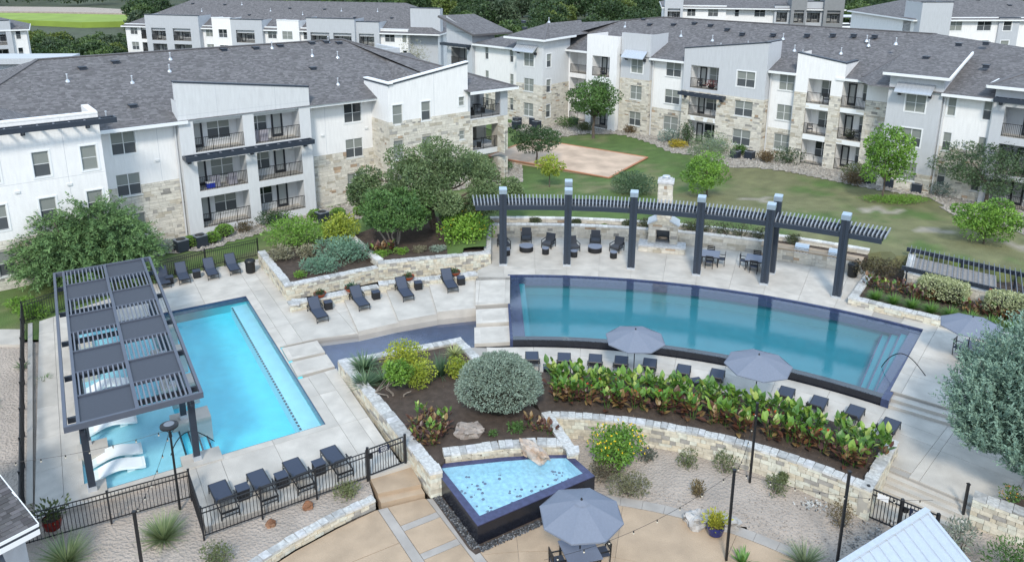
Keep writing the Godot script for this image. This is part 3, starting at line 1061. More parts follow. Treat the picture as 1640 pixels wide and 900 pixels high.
	lay_slabs(fdk, Geometry2D.clip_polygons(fd, P2(arc(27.4, -8, 44.2) + arc(20, 44.2, -8)))[0], grid_cells(Vector2(18.0, -33.3), Vector2(0.69, 0.66), Vector2(-0.69, 0.73), [-4, 0.1, 3.2, 6.4, 10, 14], [-3, 1.7, 2.6, 6.6, 9]), -0.449, CONC)
	# three steps from the upper deck down to the front deck, right of the pool
	for i in 2:
		var s := MB.new()
		var o := Vector2(18.02, -33.32) + Vector2(-0.29, 0.36) * (0.42 * (i + 1)) * 1.9
		var b := o - Vector2(-0.63, 0.78) * 0.45
		var dr := Vector2(0.81, 0.585)
		s.prism(P2([b, b + dr * 13, o + dr * 13, o]), -0.6, -0.15 * (i + 1))
		struct("step", s, M["concrete_c" if i else "concrete"])
	# the wide stair down to the right-hand gate
	var a := Vector2(15.42, -28.28)
	var b2 := Vector2(17.95, -25.95)
	var dn := Vector2(-0.68, 0.73)
	for i in 5:
		var s := MB.new()
		s.prism(P2([a + dn * (0.30 * i - 0.02), b2 + dn * (0.30 * i - 0.02), b2 + dn * (0.30 * (i + 1)), a + dn * (0.30 * (i + 1))]), -1.6, -0.45 - 0.15 * (i + 1) + 0.0)
		struct("stair_step", s, M["concrete_b" if i % 2 else "concrete"])
	var ld2 := MB.new()
	ld2.prism(P2([a + dn * 1.5, b2 + dn * 1.5, b2 + dn * 4.0, a + dn * 4.0]), -1.6, -1.215)
	struct("gate_landing", ld2, M["concrete_b"])
	# the tan plaza, level -0.95, with pale bands
	var pl := P2([Vector2(-10.4, -20.5), Vector2(-8.95, -22.6), Vector2(-7.85, -23.85), Vector2(-6.55, -25.05), Vector2(-5.3, -26.05), Vector2(-3.55, -26.75)] + arc(15.2, -14.0, 44.0, 2.0) + [Vector2(14, -12), Vector2(-10, -12)])
	var pm := MB.new()
	pm.prism(pl, -1.5, -1.0)
	var plz := struct("plaza", pm, M["joint"])
	var ax := Vector2(0.525, 0.851)           # along the bands that run to the camera
	var ay := Vector2(0.851, -0.525)
	var xs := [-16, -4.2, 0.0, 3.15, 3.55, 7, 20]
	var o0 := Vector2(-3.62, -27.2)
	# bands and panels: [u0, u1, v0, v1, material]; u across (to the right), v towards the camera
	for q in [[-0.02, 0.36, -0.2, 8.0, "band"], [-1.93, -1.55, -1.2, 8.0, "band"], [-1.54, -0.03, -2.2, 1.4, "tan"], [-1.54, -0.03, 1.41, 1.74, "band"], [-1.54, -0.03, 1.75, 3.1, "tan_b"], [-1.54, -0.03, 3.11, 3.44, "band"], [-1.54, -0.03, 3.45, 5.4, "tan"], [-1.54, -0.03, 5.41, 8, "tan_b"], [-8.0, -1.94, -3, 2.2, "tan"], [-8.0, -1.94, 2.21, 9, "tan_b"]]:
		var area := rect(o0 + ay * q[0] + ax * q[2], o0 + ay * q[1] + ax * q[2], o0 + ay * q[1] + ax * q[3], o0 + ay * q[0] + ax * q[3])
		for bit in Geometry2D.intersect_polygons(pl, area):
			for r in Geometry2D.offset_polygon(bit, -0.006):
				var s := MB.new()
				s.prism(r, -1.02, -0.95)
				part("slab", s, M[q[4]], plz)
	var right := Geometry2D.intersect_polygons(P2(arc(14.72, -26, 44, 2.0) + [Vector2(14, -12), Vector2(-14, -12)]), rect(o0 + ay * 0.37 - ax * 4, o0 + ay * 22 - ax * 4, o0 + ay * 22 + ax * 12, o0 + ay * 0.37 + ax * 12))
	for q in right:
		lay_slabs(plz, q, polar_cells([4, 9.6, 11.9, 15.0], [-30, -4, 13.0, 30, 46]), -0.95, ["tan", "tan_b"])
	for i in 12:                                # the pale kerb round the gravel
		var s := MB.new()
		s.prism(P2(arc(14.73, 6 + i * 3.3, 9.26 + i * 3.3) + arc(15.22, 9.26 + i * 3.3, 6 + i * 3.3)), -1.2, -0.93)
		part("kerb", s, M["band"], plz)
	# landing and two steps up to the left-hand gate
	for q in [[[-5.75, -27.55], [-4.15, -28.35], [-3.62, -27.2], [-5.28, -26.62], -0.62, "tan"], [[-5.28, -26.62], [-3.62, -27.2], [-3.45, -26.88], [-5.1, -26.28], -0.79, "tan_b"]]:
		var s := MB.new()
		var poly := []
		for i in 4: poly.append(Vector2(q[i][0], q[i][1]))
		s.prism(P2(poly), -1.3, q[4])
		struct("entry_step", s, M[q[5]])
	var th := MB.new()
	th.prism(P2([Vector2(-5.85, -27.62), Vector2(-4.3, -28.55), Vector2(-4.12, -28.32), Vector2(-5.7, -27.5)]), -1.2, -0.47)
	struct("threshold", th, M["concrete_b"])

func build_pools() -> void:
	# lap pool: deep part, a ledge along the right, a sun shelf and steps on the left
	var sh := MB.new()
	sh.prism(lrect(-9.9, 0.3, -0.3, 16.25), -2.3, -2.0)
	for q in [[-9.9, 0.0, -0.3, 0.0], [0.0, 0.3, -0.3, 16.25], [-9.9, -9.62, 0.0, 16.25], [-9.62, 0.0, 15.95, 16.25]]:
		sh.prism(lrect(q[0], q[1], q[2], q[3]), -2.0, -0.53)
	var lp := struct("lap_pool", sh, M["lap_plaster"])
	var fl := MB.new()
	fl.prism(lrect(-9.62, 0.0, 0.0, 15.95), -2.0, -1.62)
	part("pool_floor", fl, M["lap_plaster"], lp)
	var lg := MB.new()
	lg.prism(lrect(-0.95, 0.0, 0.0, 15.95), -1.62, -0.98)
	part("pool_ledge", lg, M["ledge_plaster"], lp)
	var sl := MB.new()
	sl.prism(lrect(-9.62, -5.72, 0.0, 15.95), -1.62, -0.74)
	part("sun_shelf", sl, M["ledge_plaster"], lp)
	for i in 3:
		var s := MB.new()
		s.prism(lrect(-5.72 + i * 0.38, -5.34 + i * 0.38, 12.6, 15.3), -1.62, -0.92 - 0.22 * i)
		var pp := part("pool_step", s, M["lap_plaster"], lp)
		var e := MB.new()
		e.prism(lrect(-5.42 + i * 0.38, -5.342 + i * 0.38, 12.6, 15.3), -0.95 - 0.22 * i, -0.914 - 0.22 * i)
		part("tile_edge", e, M["tile_black"], pp)
	var e0 := MB.new()
	e0.prism(lrect(-5.80, -5.722, 12.6, 15.3), -0.76, -0.734)
	part("tile_edge", e0, M["tile_black"], lp)
	var i2 := 0
	while i2 < 52:                              # the dark dashes that mark the ledge
		var e := MB.new()
		e.prism(lrect(-0.95, -0.85, 0.15 + i2 * 0.3, 0.36 + i2 * 0.3), -1.0, -0.974)
		part("tile_edge", e, M["tile_black"], lp)
		i2 += 1
	for q in [[-9.6, 0.0, 0.0, 0.04], [-0.03, 0.0, 0.04, 15.92], [-9.62, 0.0, 15.92, 15.95]]:
		var e := MB.new()
		e.prism(lrect(q[0], q[1], q[2], q[3]), -0.80, -0.462)
		part("tile_band", e, M["tile_navy"], lp)
	var w := MB.new()
	w.prism(lrect(-9.62, -0.03, 0.04, 15.92), -0.53, -0.53)
	struct("lap_pool_water", w, M["water_lap"])
	for q in [[-6.05, -4.5, 15.3, 16.3], [-9.75, -8.85, 15.25, 16.3], [-6.0, -4.35, 11.75, 12.75], [-9.75, -8.6, 12.2, 13.35], [-6.0, -4.35, 8.2, 9.2], [-9.75, -8.6, 8.3, 9.4], [-6.0, -4.35, 4.7, 5.7], [-9.75, -8.6, 4.8, 5.9], [-6.0, -4.35, 1.3, 2.3], [-9.75, -8.6, 1.2, 2.3]]:
		var e := MB.new()
		e.prism(lrect(q[0], q[1], q[2], q[3]), -1.7, -0.40)
		part("post_plinth", e, M["concrete_b"], lp)
	# main pool
	var A0 := -2.2
	var A1 := 38.1
	var mp := MB.new()
	mp.prism(P2(arc(35.2, A0, A1) + arc(26.55, A1, A0)), -1.9, -1.35)
	mp.prism(P2(arc(36.0, A0 - 1.0, A1 + 1.0) + arc(35.2, A1 + 1.0, A0 - 1.0)), -1.6, -0.062)
	var pool := struct("main_pool", mp, M["main_plaster"])
	var far := MB.new()
	far.prism(P2(arc(35.26, A0, A1) + arc(34.85, A1, A0)), -0.55, -0.11)
	far.prism(P2(arc(35.32, A0, A1) + arc(35.16, A1, A0)), -0.55, 0.004)
	part("tile_shelf", far, M["tile_navy"], pool)
	var lw := MB.new()
	lw.prism(P2([pol(35.2, A0), pol(35.2, A0 + 1.15), pol(26.6, A0 + 1.5), pol(26.6, A0)]), -1.35, -0.22)
	part("tile_shelf", lw, M["tile_navy"], pool)
	var lw2 := MB.new()
	lw2.prism(P2([pol(34.8, A0 + 1.17), pol(34.8, A0 + 1.75), pol(27.0, A0 + 2.2), pol(27.0, A0 + 1.52)]), -1.35, -0.42)
	part("pool_ledge", lw2, M["main_plaster"], pool)
	var rw := MB.new()
	rw.prism(P2([pol(35.2, 37.15), pol(35.2, A1), pol(26.6, A1), pol(26.6, 37.3)]), -1.35, -0.16)
	part("tile_shelf", rw, M["tile_navy"], pool)
	for i in 3:
		var s := MB.new()
		var q0 := 34.85 + i * 0.77
		s.prism(P2([pol(35.0, q0), pol(35.0, q0 + 0.76), pol(26.8, q0 + 1.36), pol(26.8, q0 + 0.6)]), -1.35, -0.80 + i * 0.2)
		var pp := part("pool_step", s, M["main_plaster"], pool)
		var e := MB.new()
		e.prism(P2([pol(35.0, q0 - 0.02), pol(35.0, q0 + 0.1), pol(26.8, q0 + 0.72), pol(26.8, q0 + 0.58)]), -1.0, -0.795 + i * 0.2)
		part("tile_edge", e, M["tile_navy"], pp)
	var wr := MB.new()
	wr.prism(P2(arc(26.95, A0, A1) + arc(26.5, A1, A0)), -1.5, -0.075)
	part("weir", wr, M["tile_black"], pool)
	var sd := MB.new()
	sd.prism(P2([pol(35.3, A0 - 0.15), pol(35.3, A0), pol(26.5, A0), pol(26.5, A0 - 0.35)]), -1.5, -0.03)
	sd.prism(P2([pol(35.3, A1), pol(35.3, A1 + 0.35), pol(26.4, A1 + 0.75), pol(26.4, A1)]), -1.5, -0.04)
	part("side_wall", sd, M["tile_navy"], pool)
	var mw := MB.new()
	mw.prism(P2(arc(35.16, A0, A1) + arc(26.52, A1, A0)), -0.055, -0.055)
	struct("main_pool_water", mw, M["water_main"])
	var gt := MB.new()
	gt.prism(P2(arc(26.5, A0, A1) + arc(26.28, A1, A0)), -0.9, -0.47)
	struct("weir_gutter", gt, M["tile_black"])
	# spa: a raised tiled basin with water to the brim
	var rim := [Vector2(-3.25, -27.75), Vector2(-1.21, -24.2), Vector2(3.36, -27.08), Vector2(2.5, -28.45), Vector2(1.0, -28.42), Vector2(-0.5, -28.25), Vector2(-1.9, -28.0)]
	var inner := [Vector2(-2.83, -27.55), Vector2(-1.16, -24.73), Vector2(2.9, -27.25), Vector2(2.28, -28.25), Vector2(1.0, -28.2), Vector2(-0.47, -28.0), Vector2(-1.85, -27.75)]
	var body := MB.new()
	for i in rim.size():
		var k := (i + 1) % rim.size()
		body.prism(P2([rim[i], rim[k], inner[k], inner[i]]), -1.3, -0.14)
	body.prism(P2(inner), -1.3, -0.62)
	var spa := struct("spa_pool", body, M["tile_black"])
	var rm := MB.new()
	for i in 3:
		var k := (i + 1) % rim.size()
		rm.prism(P2([rim[i], rim[k], inner[k], inner[i]]), -0.16, -0.105)
	for i in range(3, rim.size()):
		var k := (i + 1) % rim.size()
		rm.prism(P2([rim[i], rim[k], inner[k], inner[i]]), -0.16, -0.105)
	part("tile_rim", rm, M["tile_violet"], spa)
	var sf := MB.new()
	sf.prism(P2(inner), -0.64, -0.58)
	part("pool_floor", sf, M["spa_plaster"], spa)
	var ln := MB.new()
	var thin := Geometry2D.offset_polygon(P2(inner), -0.025)[0]
	for bit in Geometry2D.clip_polygons(P2(inner), rect(Vector2(-9, -40), Vector2(0.6, -40), Vector2(0.6, -10), Vector2(-9, -10))) + Geometry2D.clip_polygons(P2(inner), rect(Vector2(0.6, -40), Vector2(9, -40), Vector2(9, -10), Vector2(0.6, -10))):
		for p in Geometry2D.clip_polygons(bit, thin): ln.prism(p, -0.6, -0.13)
	part("pool_wall", ln, M["spa_plaster"], spa)
	var r := RandomNumberGenerator.new()
	r.seed = 5
	for i in 190:                                # round jets set in the floor
		var p := Vector2(r.randf_range(-2.8, 2.9), r.randf_range(-28.2, -24.8))
		if Geometry2D.is_point_in_polygon(p, Geometry2D.offset_polygon(P2(inner), -0.12)[0]) and noise.get_noise_2d(p.x * 22.0, p.y * 22.0) > -0.2:
			var j := MB.new()
			var rad := r.randf_range(0.02, 0.075)
			j.lathe(v3(p, -0.58), [Vector2(rad, 0), Vector2(rad * 0.9, 0.02), Vector2(0, 0.025)], 8)
			part("jet", j, M["tile_navy"], spa)
	var ww := MB.new()
	ww.prism(P2(inner), -0.112, -0.112)
	struct("spa_water", ww, M["water_spa"])
	# dark pebbles in the gutter round the spa, and the pale kerb beyond
	var pt := MB.new()
	pt.prism(P2([Vector2(-3.25, -27.75), Vector2(-3.58, -27.56), Vector2(-1.54, -24.01), Vector2(-1.27, -23.72), Vector2(-1.02, -23.9), Vector2(3.55, -26.78), Vector2(3.36, -27.08), Vector2(-1.21, -24.2)]), -1.3, -0.942)
	struct("pebble_bed", pt, M["soil"])
	var pb := MB.new()
	for i in 2600:
		var e := r.randf()
		var side := r.randf_range(0.05, 0.36)
		var p: Vector2
		if e < 0.45:
			p = Vector2(-3.25, -27.3).lerp(Vector2(-1.25, -24.0), r.randf()) + Vector2(-0.86, 0.5) * (side - 0.22)
		else:
			p = Vector2(-1.2, -24.1).lerp(Vector2(3.4, -27.0), r.randf()) + Vector2(0.53, 0.85) * (side - 0.04)
		var g := r.randf_range(0.02, 0.16)
		pb.col = Color(g, g * 1.08, g * 1.2) if r.randf() < 0.85 else Color(0.35, 0.36, 0.37)
		pebble(pb, v3(p, -0.95 + r.randf() * 0.03), r.randf_range(0.02, 0.042), r)
	var o := struct("pebbles", pb, M["rock"])
	o.set_meta("kind", "stuff")
	tag(o, "dark river pebbles in the gutter around the tiled spa", "pebbles", "", "stuff")

func pebble(mb: MB, p: Vector3, s: float, r: RandomNumberGenerator) -> void:     # a small eight-sided stone
	var b := Basis.from_euler(Vector3(r.randf() * 6, r.randf() * 6, r.randf() * 6)) * Basis.from_scale(Vector3(s * r.randf_range(0.8, 1.5), s * r.randf_range(0.6, 0.9), s))
	var q := [b.x, b.z, -b.x, -b.z]
	for i in 4:
		mb.tri(p + b.y, p + q[(i + 1) % 4], p + q[i])
		mb.tri(p - b.y, p + q[i], p + q[(i + 1) % 4])

# ---------- buildings: each in its own axes (u, y, -w); the node stands at (u0, base, -w0) of those axes ----------
func block(called: String, label: String, deg: float, u0: float, base: float, w0: float) -> Array:
	var bs := Basis(Vector3.UP, deg_to_rad(deg))
	var n := thing(called, label, "building", bs * Vector3(u0, base, -w0), deg_to_rad(deg))
	return [n, Vector3(-u0, -base, w0)]

func hip_cap(mb: MB, a: Vector3, b: Vector3) -> void:
	mb.bar(a + Vector3.UP * 0.02, b + Vector3.UP * 0.02, 0.3, 0.07)

func near_left_building() -> void:
	var q := block("apartment_building", "white and stone three-storey apartment block behind the lap pool, with a grey balcony bay", 37.84, 20.0, -0.5, 58.5)
	var b: Node3D = q[0]
	var sh: Vector3 = q[1]
	var H3 := [7.97, 4.95, 1.95]
	# wing with the steel canopy, far left
	var f := fw(55.9)
	var wh := MB.new()
	var core := MB.new()
	var holes := []
	for h in H3:
		for a in [[2.75, 3.68], [5.47, 6.40], [8.19, 9.12]]:
			holes.append([a[0], a[1], h - 1.62, h])
	f.wall(wh, -8.0, 9.5, 2.65, 10.0, holes)
	fr(9.5).wall(wh, 55.9, 58.9, 2.65, 10.0, [])
	fw(56.3).wall(wh, -8, 9.5, 8.6, 10.0, [])
	f.slab(wh, -8, 9.5, 9.98, 10.1, -0.42, 0.03)
	f.slab(wh, 9.1, 9.53, 8.2, 10.1, -3.2, -0.42)
	f.wall(core, -8.0, 9.5, -0.6, 2.65, holes)
	fr(9.5).wall(core, 55.9, 58.9, -0.6, 2.65, [])
	var st := MB.new()
	veneer(st, f, -8.0, 9.5, -0.6, 2.62, holes)
	veneer(st, fr(9.5), 55.95, 58.9, -0.6, 2.62, [])
	for h in H3:
		for a in [[2.75, 3.68], [5.47, 6.40], [8.19, 9.12]]:
			window(f, b, sh, a[0], a[1], h - 1.62, h, 1, h > 2.0, [0, 0, 1][rng.randi() % 3])
	canopy("steel_canopy", f, b, sh, -8.0, 10.4, 9.62, 1.0, [5.2, 8.8, 1.0])
	for q0 in [[wh, "stucco_white"], [core, "mortar"]]:
		if q0[0].v.size(): part("wall", q0[0], M[q0[1]], b, sh)
		q0[0].clear()
	# recessed white wall with paired windows
	f = fw(58.9)
	holes = []
	for h in H3: holes.append([10.58, 12.15, h - 1.6, h])
	f.wall(wh, 9.5, 15.0, 4.02, 8.4, holes)
	f.wall(core, 9.5, 15.0, -0.6, 4.02, holes)
	veneer(st, f, 9.5, 15.0, -0.6, 4.0, holes)
	for h in H3: window(f, b, sh, 10.58, 12.15, h - 1.6, h, 2, h > 6.0, 0)
	for q0 in [[wh, "stucco_white"], [core, "mortar"]]:
		if q0[0].v.size(): part("wall", q0[0], M[q0[1]], b, sh)
		q0[0].clear()
	# grey-white balcony bay with the sloping parapet
	f = fw(58.2)
	var gy := MB.new()
	holes = []
	for y in [[5.93, 8.26], [2.96, 5.23], [0.1, 2.46]]:
		holes.append([15.97, 19.57, y[0], y[1]])
		holes.append([20.42, 24.03, y[0], y[1]])
	f.wall(gy, 14.95, 24.95, -0.6, 9.86, holes)
	gy.tri(f.p(14.95, 9.86), f.p(24.95, 9.86), f.p(14.95, 11.18))
	gy.tri(f.p(24.95, 9.86, -0.4), f.p(14.95, 9.86, -0.4), f.p(14.95, 11.18, -0.4))
	fw(58.6).wall(gy, 14.95, 24.95, 8.0, 9.86, [])
	fr(24.95).wall(gy, 58.2, 59.4, -0.6, 9.86, [])
	fu(14.95).wall(gy, -59.4, -58.2, -0.6, 9.86, [])
	gy.quad(f.p(14.95, 9.8, -0.4), f.p(14.95, 9.8), f.p(14.95, 11.18), f.p(14.95, 11.18, -0.4))
	part("wall", gy, M["stucco_pale"], b, sh)
	var cp := MB.new()
	cp.bar(f.p(14.9, 11.22, -0.2), f.p(25.0, 9.9, -0.2), 0.5, 0.1)
	part("parapet_cap", cp, M["steel_navy"], b, sh)
	for i in 3:
		var y: Array = [[5.93, 8.26], [2.96, 5.23], [0.1, 2.46]][i]
		balcony(f, b, sh, 15.97, 19.57, y[0], y[1], [["d", 16.1, 16.98], ["w", 17.35, 19.05, 2]], M["stucco_pale"])
		balcony(f, b, sh, 20.42, 24.03, y[0], y[1], [["w", 20.5, 21.95, 2], ["d", 22.3, 23.2]], M["stucco_pale"])
	canopy("steel_canopy", f, b, sh, 14.95, 24.75, 5.7, 1.0, [15.4, 20.0, 24.3])
	for q0 in [[wh, "stucco_white"], [core, "mortar"]]:
		if q0[0].v.size(): part("wall", q0[0], M[q0[1]], b, sh)
		q0[0].clear()
	# white wall between the bay and the stone corner
	f = fw(59.2)
	holes = []
	for h in H3: holes.append([28.33, 29.9, h - 1.6, h])
	f.wall(wh, 24.95, 31.0, 3.95, 8.4, holes)
	f.wall(core, 24.95, 31.0, -0.6, 3.95, holes)
	veneer(st, f, 24.95, 30.95, -0.6, 3.92, holes)
	for h in H3: window(f, b, sh, 28.33, 29.9, h - 1.6, h, 2, h > 6.0, 2 if h > 6 else 0)
	for q0 in [[wh, "stucco_white"], [core, "mortar"]]:
		if q0[0].v.size(): part("wall", q0[0], M[q0[1]], b, sh)
		q0[0].clear()
	# corner bay: stone below, white above, parapet rising to the right
	f = fw(56.3)
	holes = []
	for h in H3:
		holes.append([31.27, 32.2, h - 1.62, h])
		holes.append([34.03, 34.92, h - 1.62, h])
		holes.append([37.83, 38.41, h - 0.78, h])
	f.wall(wh, 30.9, 38.8, 6.6, 9.76, holes)
	wh.tri(f.p(30.9, 9.76), f.p(38.8, 9.76), f.p(38.8, 10.94))
	wh.tri(f.p(38.8, 9.76, -0.35), f.p(30.9, 9.76, -0.35), f.p(38.8, 10.94, -0.35))
	fw(56.65).wall(wh, 30.9, 38.8, 7.5, 9.76, [])
	fu(30.9).wall(wh, -60.4, -56.3, 6.6, 9.76, [])
	fr(31.25).wall(wh, 56.3, 60.4, 8.0, 9.76, [])
	fr(38.8).wall(wh, 56.3, 57.6, 8.2, 9.76, [])
	wh.quad(f.p(38.8, 9.76), f.p(38.8, 9.76, -0.35), f.p(38.8, 10.94, -0.35), f.p(38.8, 10.94))
	f.wall(core, 30.9, 39.0, -0.6, 6.6, holes)
	fu(30.9).wall(core, -59.4, -56.3, -0.6, 6.6, [])
	veneer(st, f, 30.9, 39.0, -0.6, 6.58, holes)
	veneer(st, fu(30.9), -59.2, -56.3, -0.6, 6.58, [])
	for h in H3:
		window(f, b, sh, 31.27, 32.2, h - 1.62, h, 1, h > 6.0, 1)
		window(f, b, sh, 34.03, 34.92, h - 1.62, h, 1, h > 6.0, 0)
		window(f, b, sh, 37.83, 38.41, h - 0.78, h, 1, h > 6.0, 1)
	cp = MB.new()
	cp.bar(f.p(30.85, 9.8, -0.17), f.p(38.85, 10.98, -0.17), 0.45, 0.1)
	cp.bar(fu(30.9).p(-60.4, 9.82, -0.17), fu(30.9).p(-56.1, 9.82, -0.17), 0.45, 0.1)
	part("parapet_cap", cp, M["trim"], b, sh)
	var cd := MB.new()
	cd.bar(f.p(30.85, 9.69, 0.04), f.p(38.85, 10.87, 0.04), 0.06, 0.12)
	cd.bar(fu(30.9).p(-60.4, 9.71, 0.04), fu(30.9).p(-56.1, 9.71, 0.04), 0.06, 0.12)
	part("parapet_flashing", cd, M["steel_navy"], b, sh)
	for q0 in [[9.75, 5.7, 58.9], [13.4, 5.6, 58.9], [7.3, 5.6, 55.9], [4.4, 5.6, 55.9], [26.3, 5.6, 59.2], [30.3, 5.7, 59.2], [7.3, 2.9, 55.9]]:
		var vm := MB.new()
		fw(q0[2]).slab(vm, q0[0] - 0.14, q0[0] + 0.14, q0[1] - 0.07, q0[1] + 0.07, 0.0, 0.08)
		part("wall_vent", vm, M["vinyl"], b, sh)
	for q0 in [[58.2, 17.78, 17.8, 8.3, 10.75], [58.2, 22.2, 22.22, 8.3, 10.15], [58.2, 14.95, 24.95, 8.75, 8.77], [55.9, 7.3, 7.32, 2.7, 9.9], [55.9, -8, 9.5, 6.1, 6.12], [56.3, 35.3, 35.32, 6.65, 10.3], [59.2, 26.6, 26.62, 4.0, 8.3], [58.9, 13.6, 13.62, 4.1, 8.3]]:
		var jm := MB.new()                        # control joints in the render
		fw(q0[0]).slab(jm, q0[1], q0[2], q0[3], q0[4], -0.01, 0.003)
		part("control_joint", jm, M["stucco_grey"], b, sh)
	# open corner balconies at the right-hand end
	var gr := MB.new()
	f.slab(gr, 38.8, 39.06, 5.8, 8.3, -0.3, 0.0)
	f.slab(gr, 42.38, 43.2, 5.8, 8.3, -0.8, 0.0)
	f.slab(gr, 38.8, 43.2, 8.3, 8.52, -4.2, 0.0)
	f.slab(gr, 42.7, 43.2, 5.8, 8.3, -4.2, -3.7)
	f.slab(gr, 38.8, 38.9, 5.82, 8.3, -4.2, -0.3)
	part("balcony_frame", gr, M["stucco_grey"], b, sh)
	var pc := MB.new()
	for y in [[2.5, 5.8], [-0.6, 2.5]]:
		f.slab(pc, 42.1, 43.17, y[0], y[1] - 0.65, -1.0, -0.04)
		f.slab(pc, 42.1, 43.17, y[0], y[1] - 0.65, -4.2, -3.4)
		f.slab(pc, 39.0, 39.27, y[0], y[1] - 0.65, -0.5, -0.04)
		veneer(st, f, 42.1, 43.2, y[0], y[1] - 0.65, [])
		veneer(st, fac(f.p(43.17, 0, 0), Vector3.FORWARD, Vector3.RIGHT), 0.0, 1.0, y[0], y[1] - 0.65, [])
		veneer(st, fac(f.p(43.17, 0, 0), Vector3.FORWARD, Vector3.RIGHT), 3.4, 4.2, y[0], y[1] - 0.65, [])
		veneer(st, fac(f.p(42.1, 0, 0), Vector3.BACK, Vector3.LEFT), 0.0, 1.0, y[0], y[1] - 0.65, [])
		veneer(st, f, 39.0, 39.27, y[0], y[1] - 0.65, [])
	f.slab(pc, 39.0, 43.17, 5.15, 5.75, -4.2, -0.04)
	veneer(st, f, 39.0, 43.2, 5.15, 5.74, [])
	f.slab(pc, 38.9, 39.0, -0.6, 5.15, -4.2, -0.5)
	part("pier", pc, M["mortar"], b, sh)
	var sb := MB.new()
	f.slab(sb, 39.0, 43.1, 5.76, 5.84, -4.1, -0.02)
	f.slab(sb, 39.28, 42.09, 2.45, 2.92, -4.1, -0.06)
	f.slab(sb, 42.09, 43.15, 2.46, 2.9, -3.38, -1.02)
	part("balcony_floor", sb, M["stucco_pale"], b, sh)
	for y in [5.85, 2.93]:
		railing(f, b, sh, 39.1 if y > 5 else 39.3, 42.36 if y > 5 else 42.05, y, -0.15, [[f.p(43.0, y, -0.9), f.p(43.0, y, -3.6)]])
	part("stone_veneer", st, M["stone"], b, sh, "stuff")
	for q0 in [[wh, "stucco_white"], [core, "mortar"]]:
		if q0[0].v.size(): part("wall", q0[0], M[q0[1]], b, sh)
		q0[0].clear()
	# ends and back, roughly
	var bk := MB.new()
	fr(38.8).wall(bk, 60.5, 78.0, -0.6, 8.4, [])
	fw(60.5).wall(bk, 38.9, 43.0, -0.6, 8.3, [])
	fr(43.0).wall(bk, 60.5, 78.0, -0.6, 8.4, [])
	fac(Vector3(0, 0, -78), Vector3.LEFT, Vector3.FORWARD).wall(bk, -43.0, 1.5, -0.6, 8.4, [])
	fu(-8.0).wall(bk, -64, -55.9, -0.6, 8.0, [])
	fu(-1.5).wall(bk, -78, -58.1, -0.6, 8.4, [])
	part("wall", bk, M["stucco_pale"], b, sh)
	var ow := fw(60.5)
	for y in [5.9, 2.95, 0.0]:
		window(fw(60.49), b, sh, 40.9, 42.3, y + 0.62, y + 2.1, 2, true, 0)
	# roofs
	var rf := MB.new()
	var R := func(u: float, y: float, w: float) -> Vector3: return Vector3(u, y, -w)
	var yr := 12.35
	var e := 8.38
	roof_face(rf, [R.call(-1.5, e, 58.1), R.call(41.6, e, 58.1), R.call(32.5, yr, 67.6), R.call(8.0, yr, 67.6)])
	roof_face(rf, [R.call(43.9, e, 55.7), R.call(43.9, e, 79.0), R.call(32.5, yr, 67.6)])
	roof_face(rf, [R.call(38.6, e + 0.0, 55.8), R.call(43.9, e, 55.7), R.call(32.5, yr, 67.6)])
	roof_face(rf, [R.call(44.0, e, 78.9), R.call(-1.5, e, 78.9), R.call(8.0, yr, 67.6), R.call(32.5, yr, 67.6)])
	# cross roof behind the corner bay
	roof_face(rf, [R.call(38.8, 8.5, 56.6), R.call(38.8, 10.8, 66.0), R.call(34.9, 11.1, 66.0), R.call(34.9, 9.55, 56.6)])
	roof_face(rf, [R.call(31.2, 8.4, 66.0), R.call(31.2, 8.4, 56.6), R.call(34.9, 9.55, 56.6), R.call(34.9, 11.1, 66.0)])
	# the left wing runs towards the camera
	roof_face(rf, [R.call(9.4, 8.42, 56.3), R.call(9.4, 8.42, 58.1), R.call(2.0, 10.9, 64.1), R.call(2.0, 10.9, 56.3)])
	roof_face(rf, [R.call(-8, 8.0, 64.1), R.call(-8, 8.0, 56.3), R.call(2.0, 10.9, 56.3), R.call(2.0, 10.9, 64.1)])
	roof_face(rf, [R.call(-1.5, e, 78.9), R.call(-1.5, e, 58.1), R.call(8.0, yr, 67.6)])
	var roof := part("roof", rf, M["shingle"], b, sh)
	gutters(roof, [[R.call(9.6, e, 58.05), R.call(15.6, e, 58.05)], [R.call(24.7, e, 58.3), R.call(31.1, e, 58.3)], [R.call(38.7, e, 55.7), R.call(43.95, e, 55.7), R.call(43.95, e, 79.0)]])
	var dp := MB.new()
	for a in [14.8, 25.15]:
		dp.bar(Vector3(a, -0.4, -58.75), Vector3(a, 8.2, -58.75), 0.1, 0.12)
	part("downspout", dp, M["stucco_pale"], b, sh)
	var hc := MB.new()
	hip_cap(hc, R.call(8.0, yr, 67.6), R.call(32.5, yr, 67.6))
	hip_cap(hc, R.call(32.5, yr, 67.6), R.call(43.9, e, 55.7))
	hip_cap(hc, R.call(8.0, yr, 67.6), R.call(-1.5, e, 58.1))
	part("ridge_cap", hc, M["ridge_shingle"], roof)
	var spots := []
	var on := func(u: float, w: float) -> Vector3: return R.call(u, e + (w - 58.1) * (yr - e) / 9.5, w)
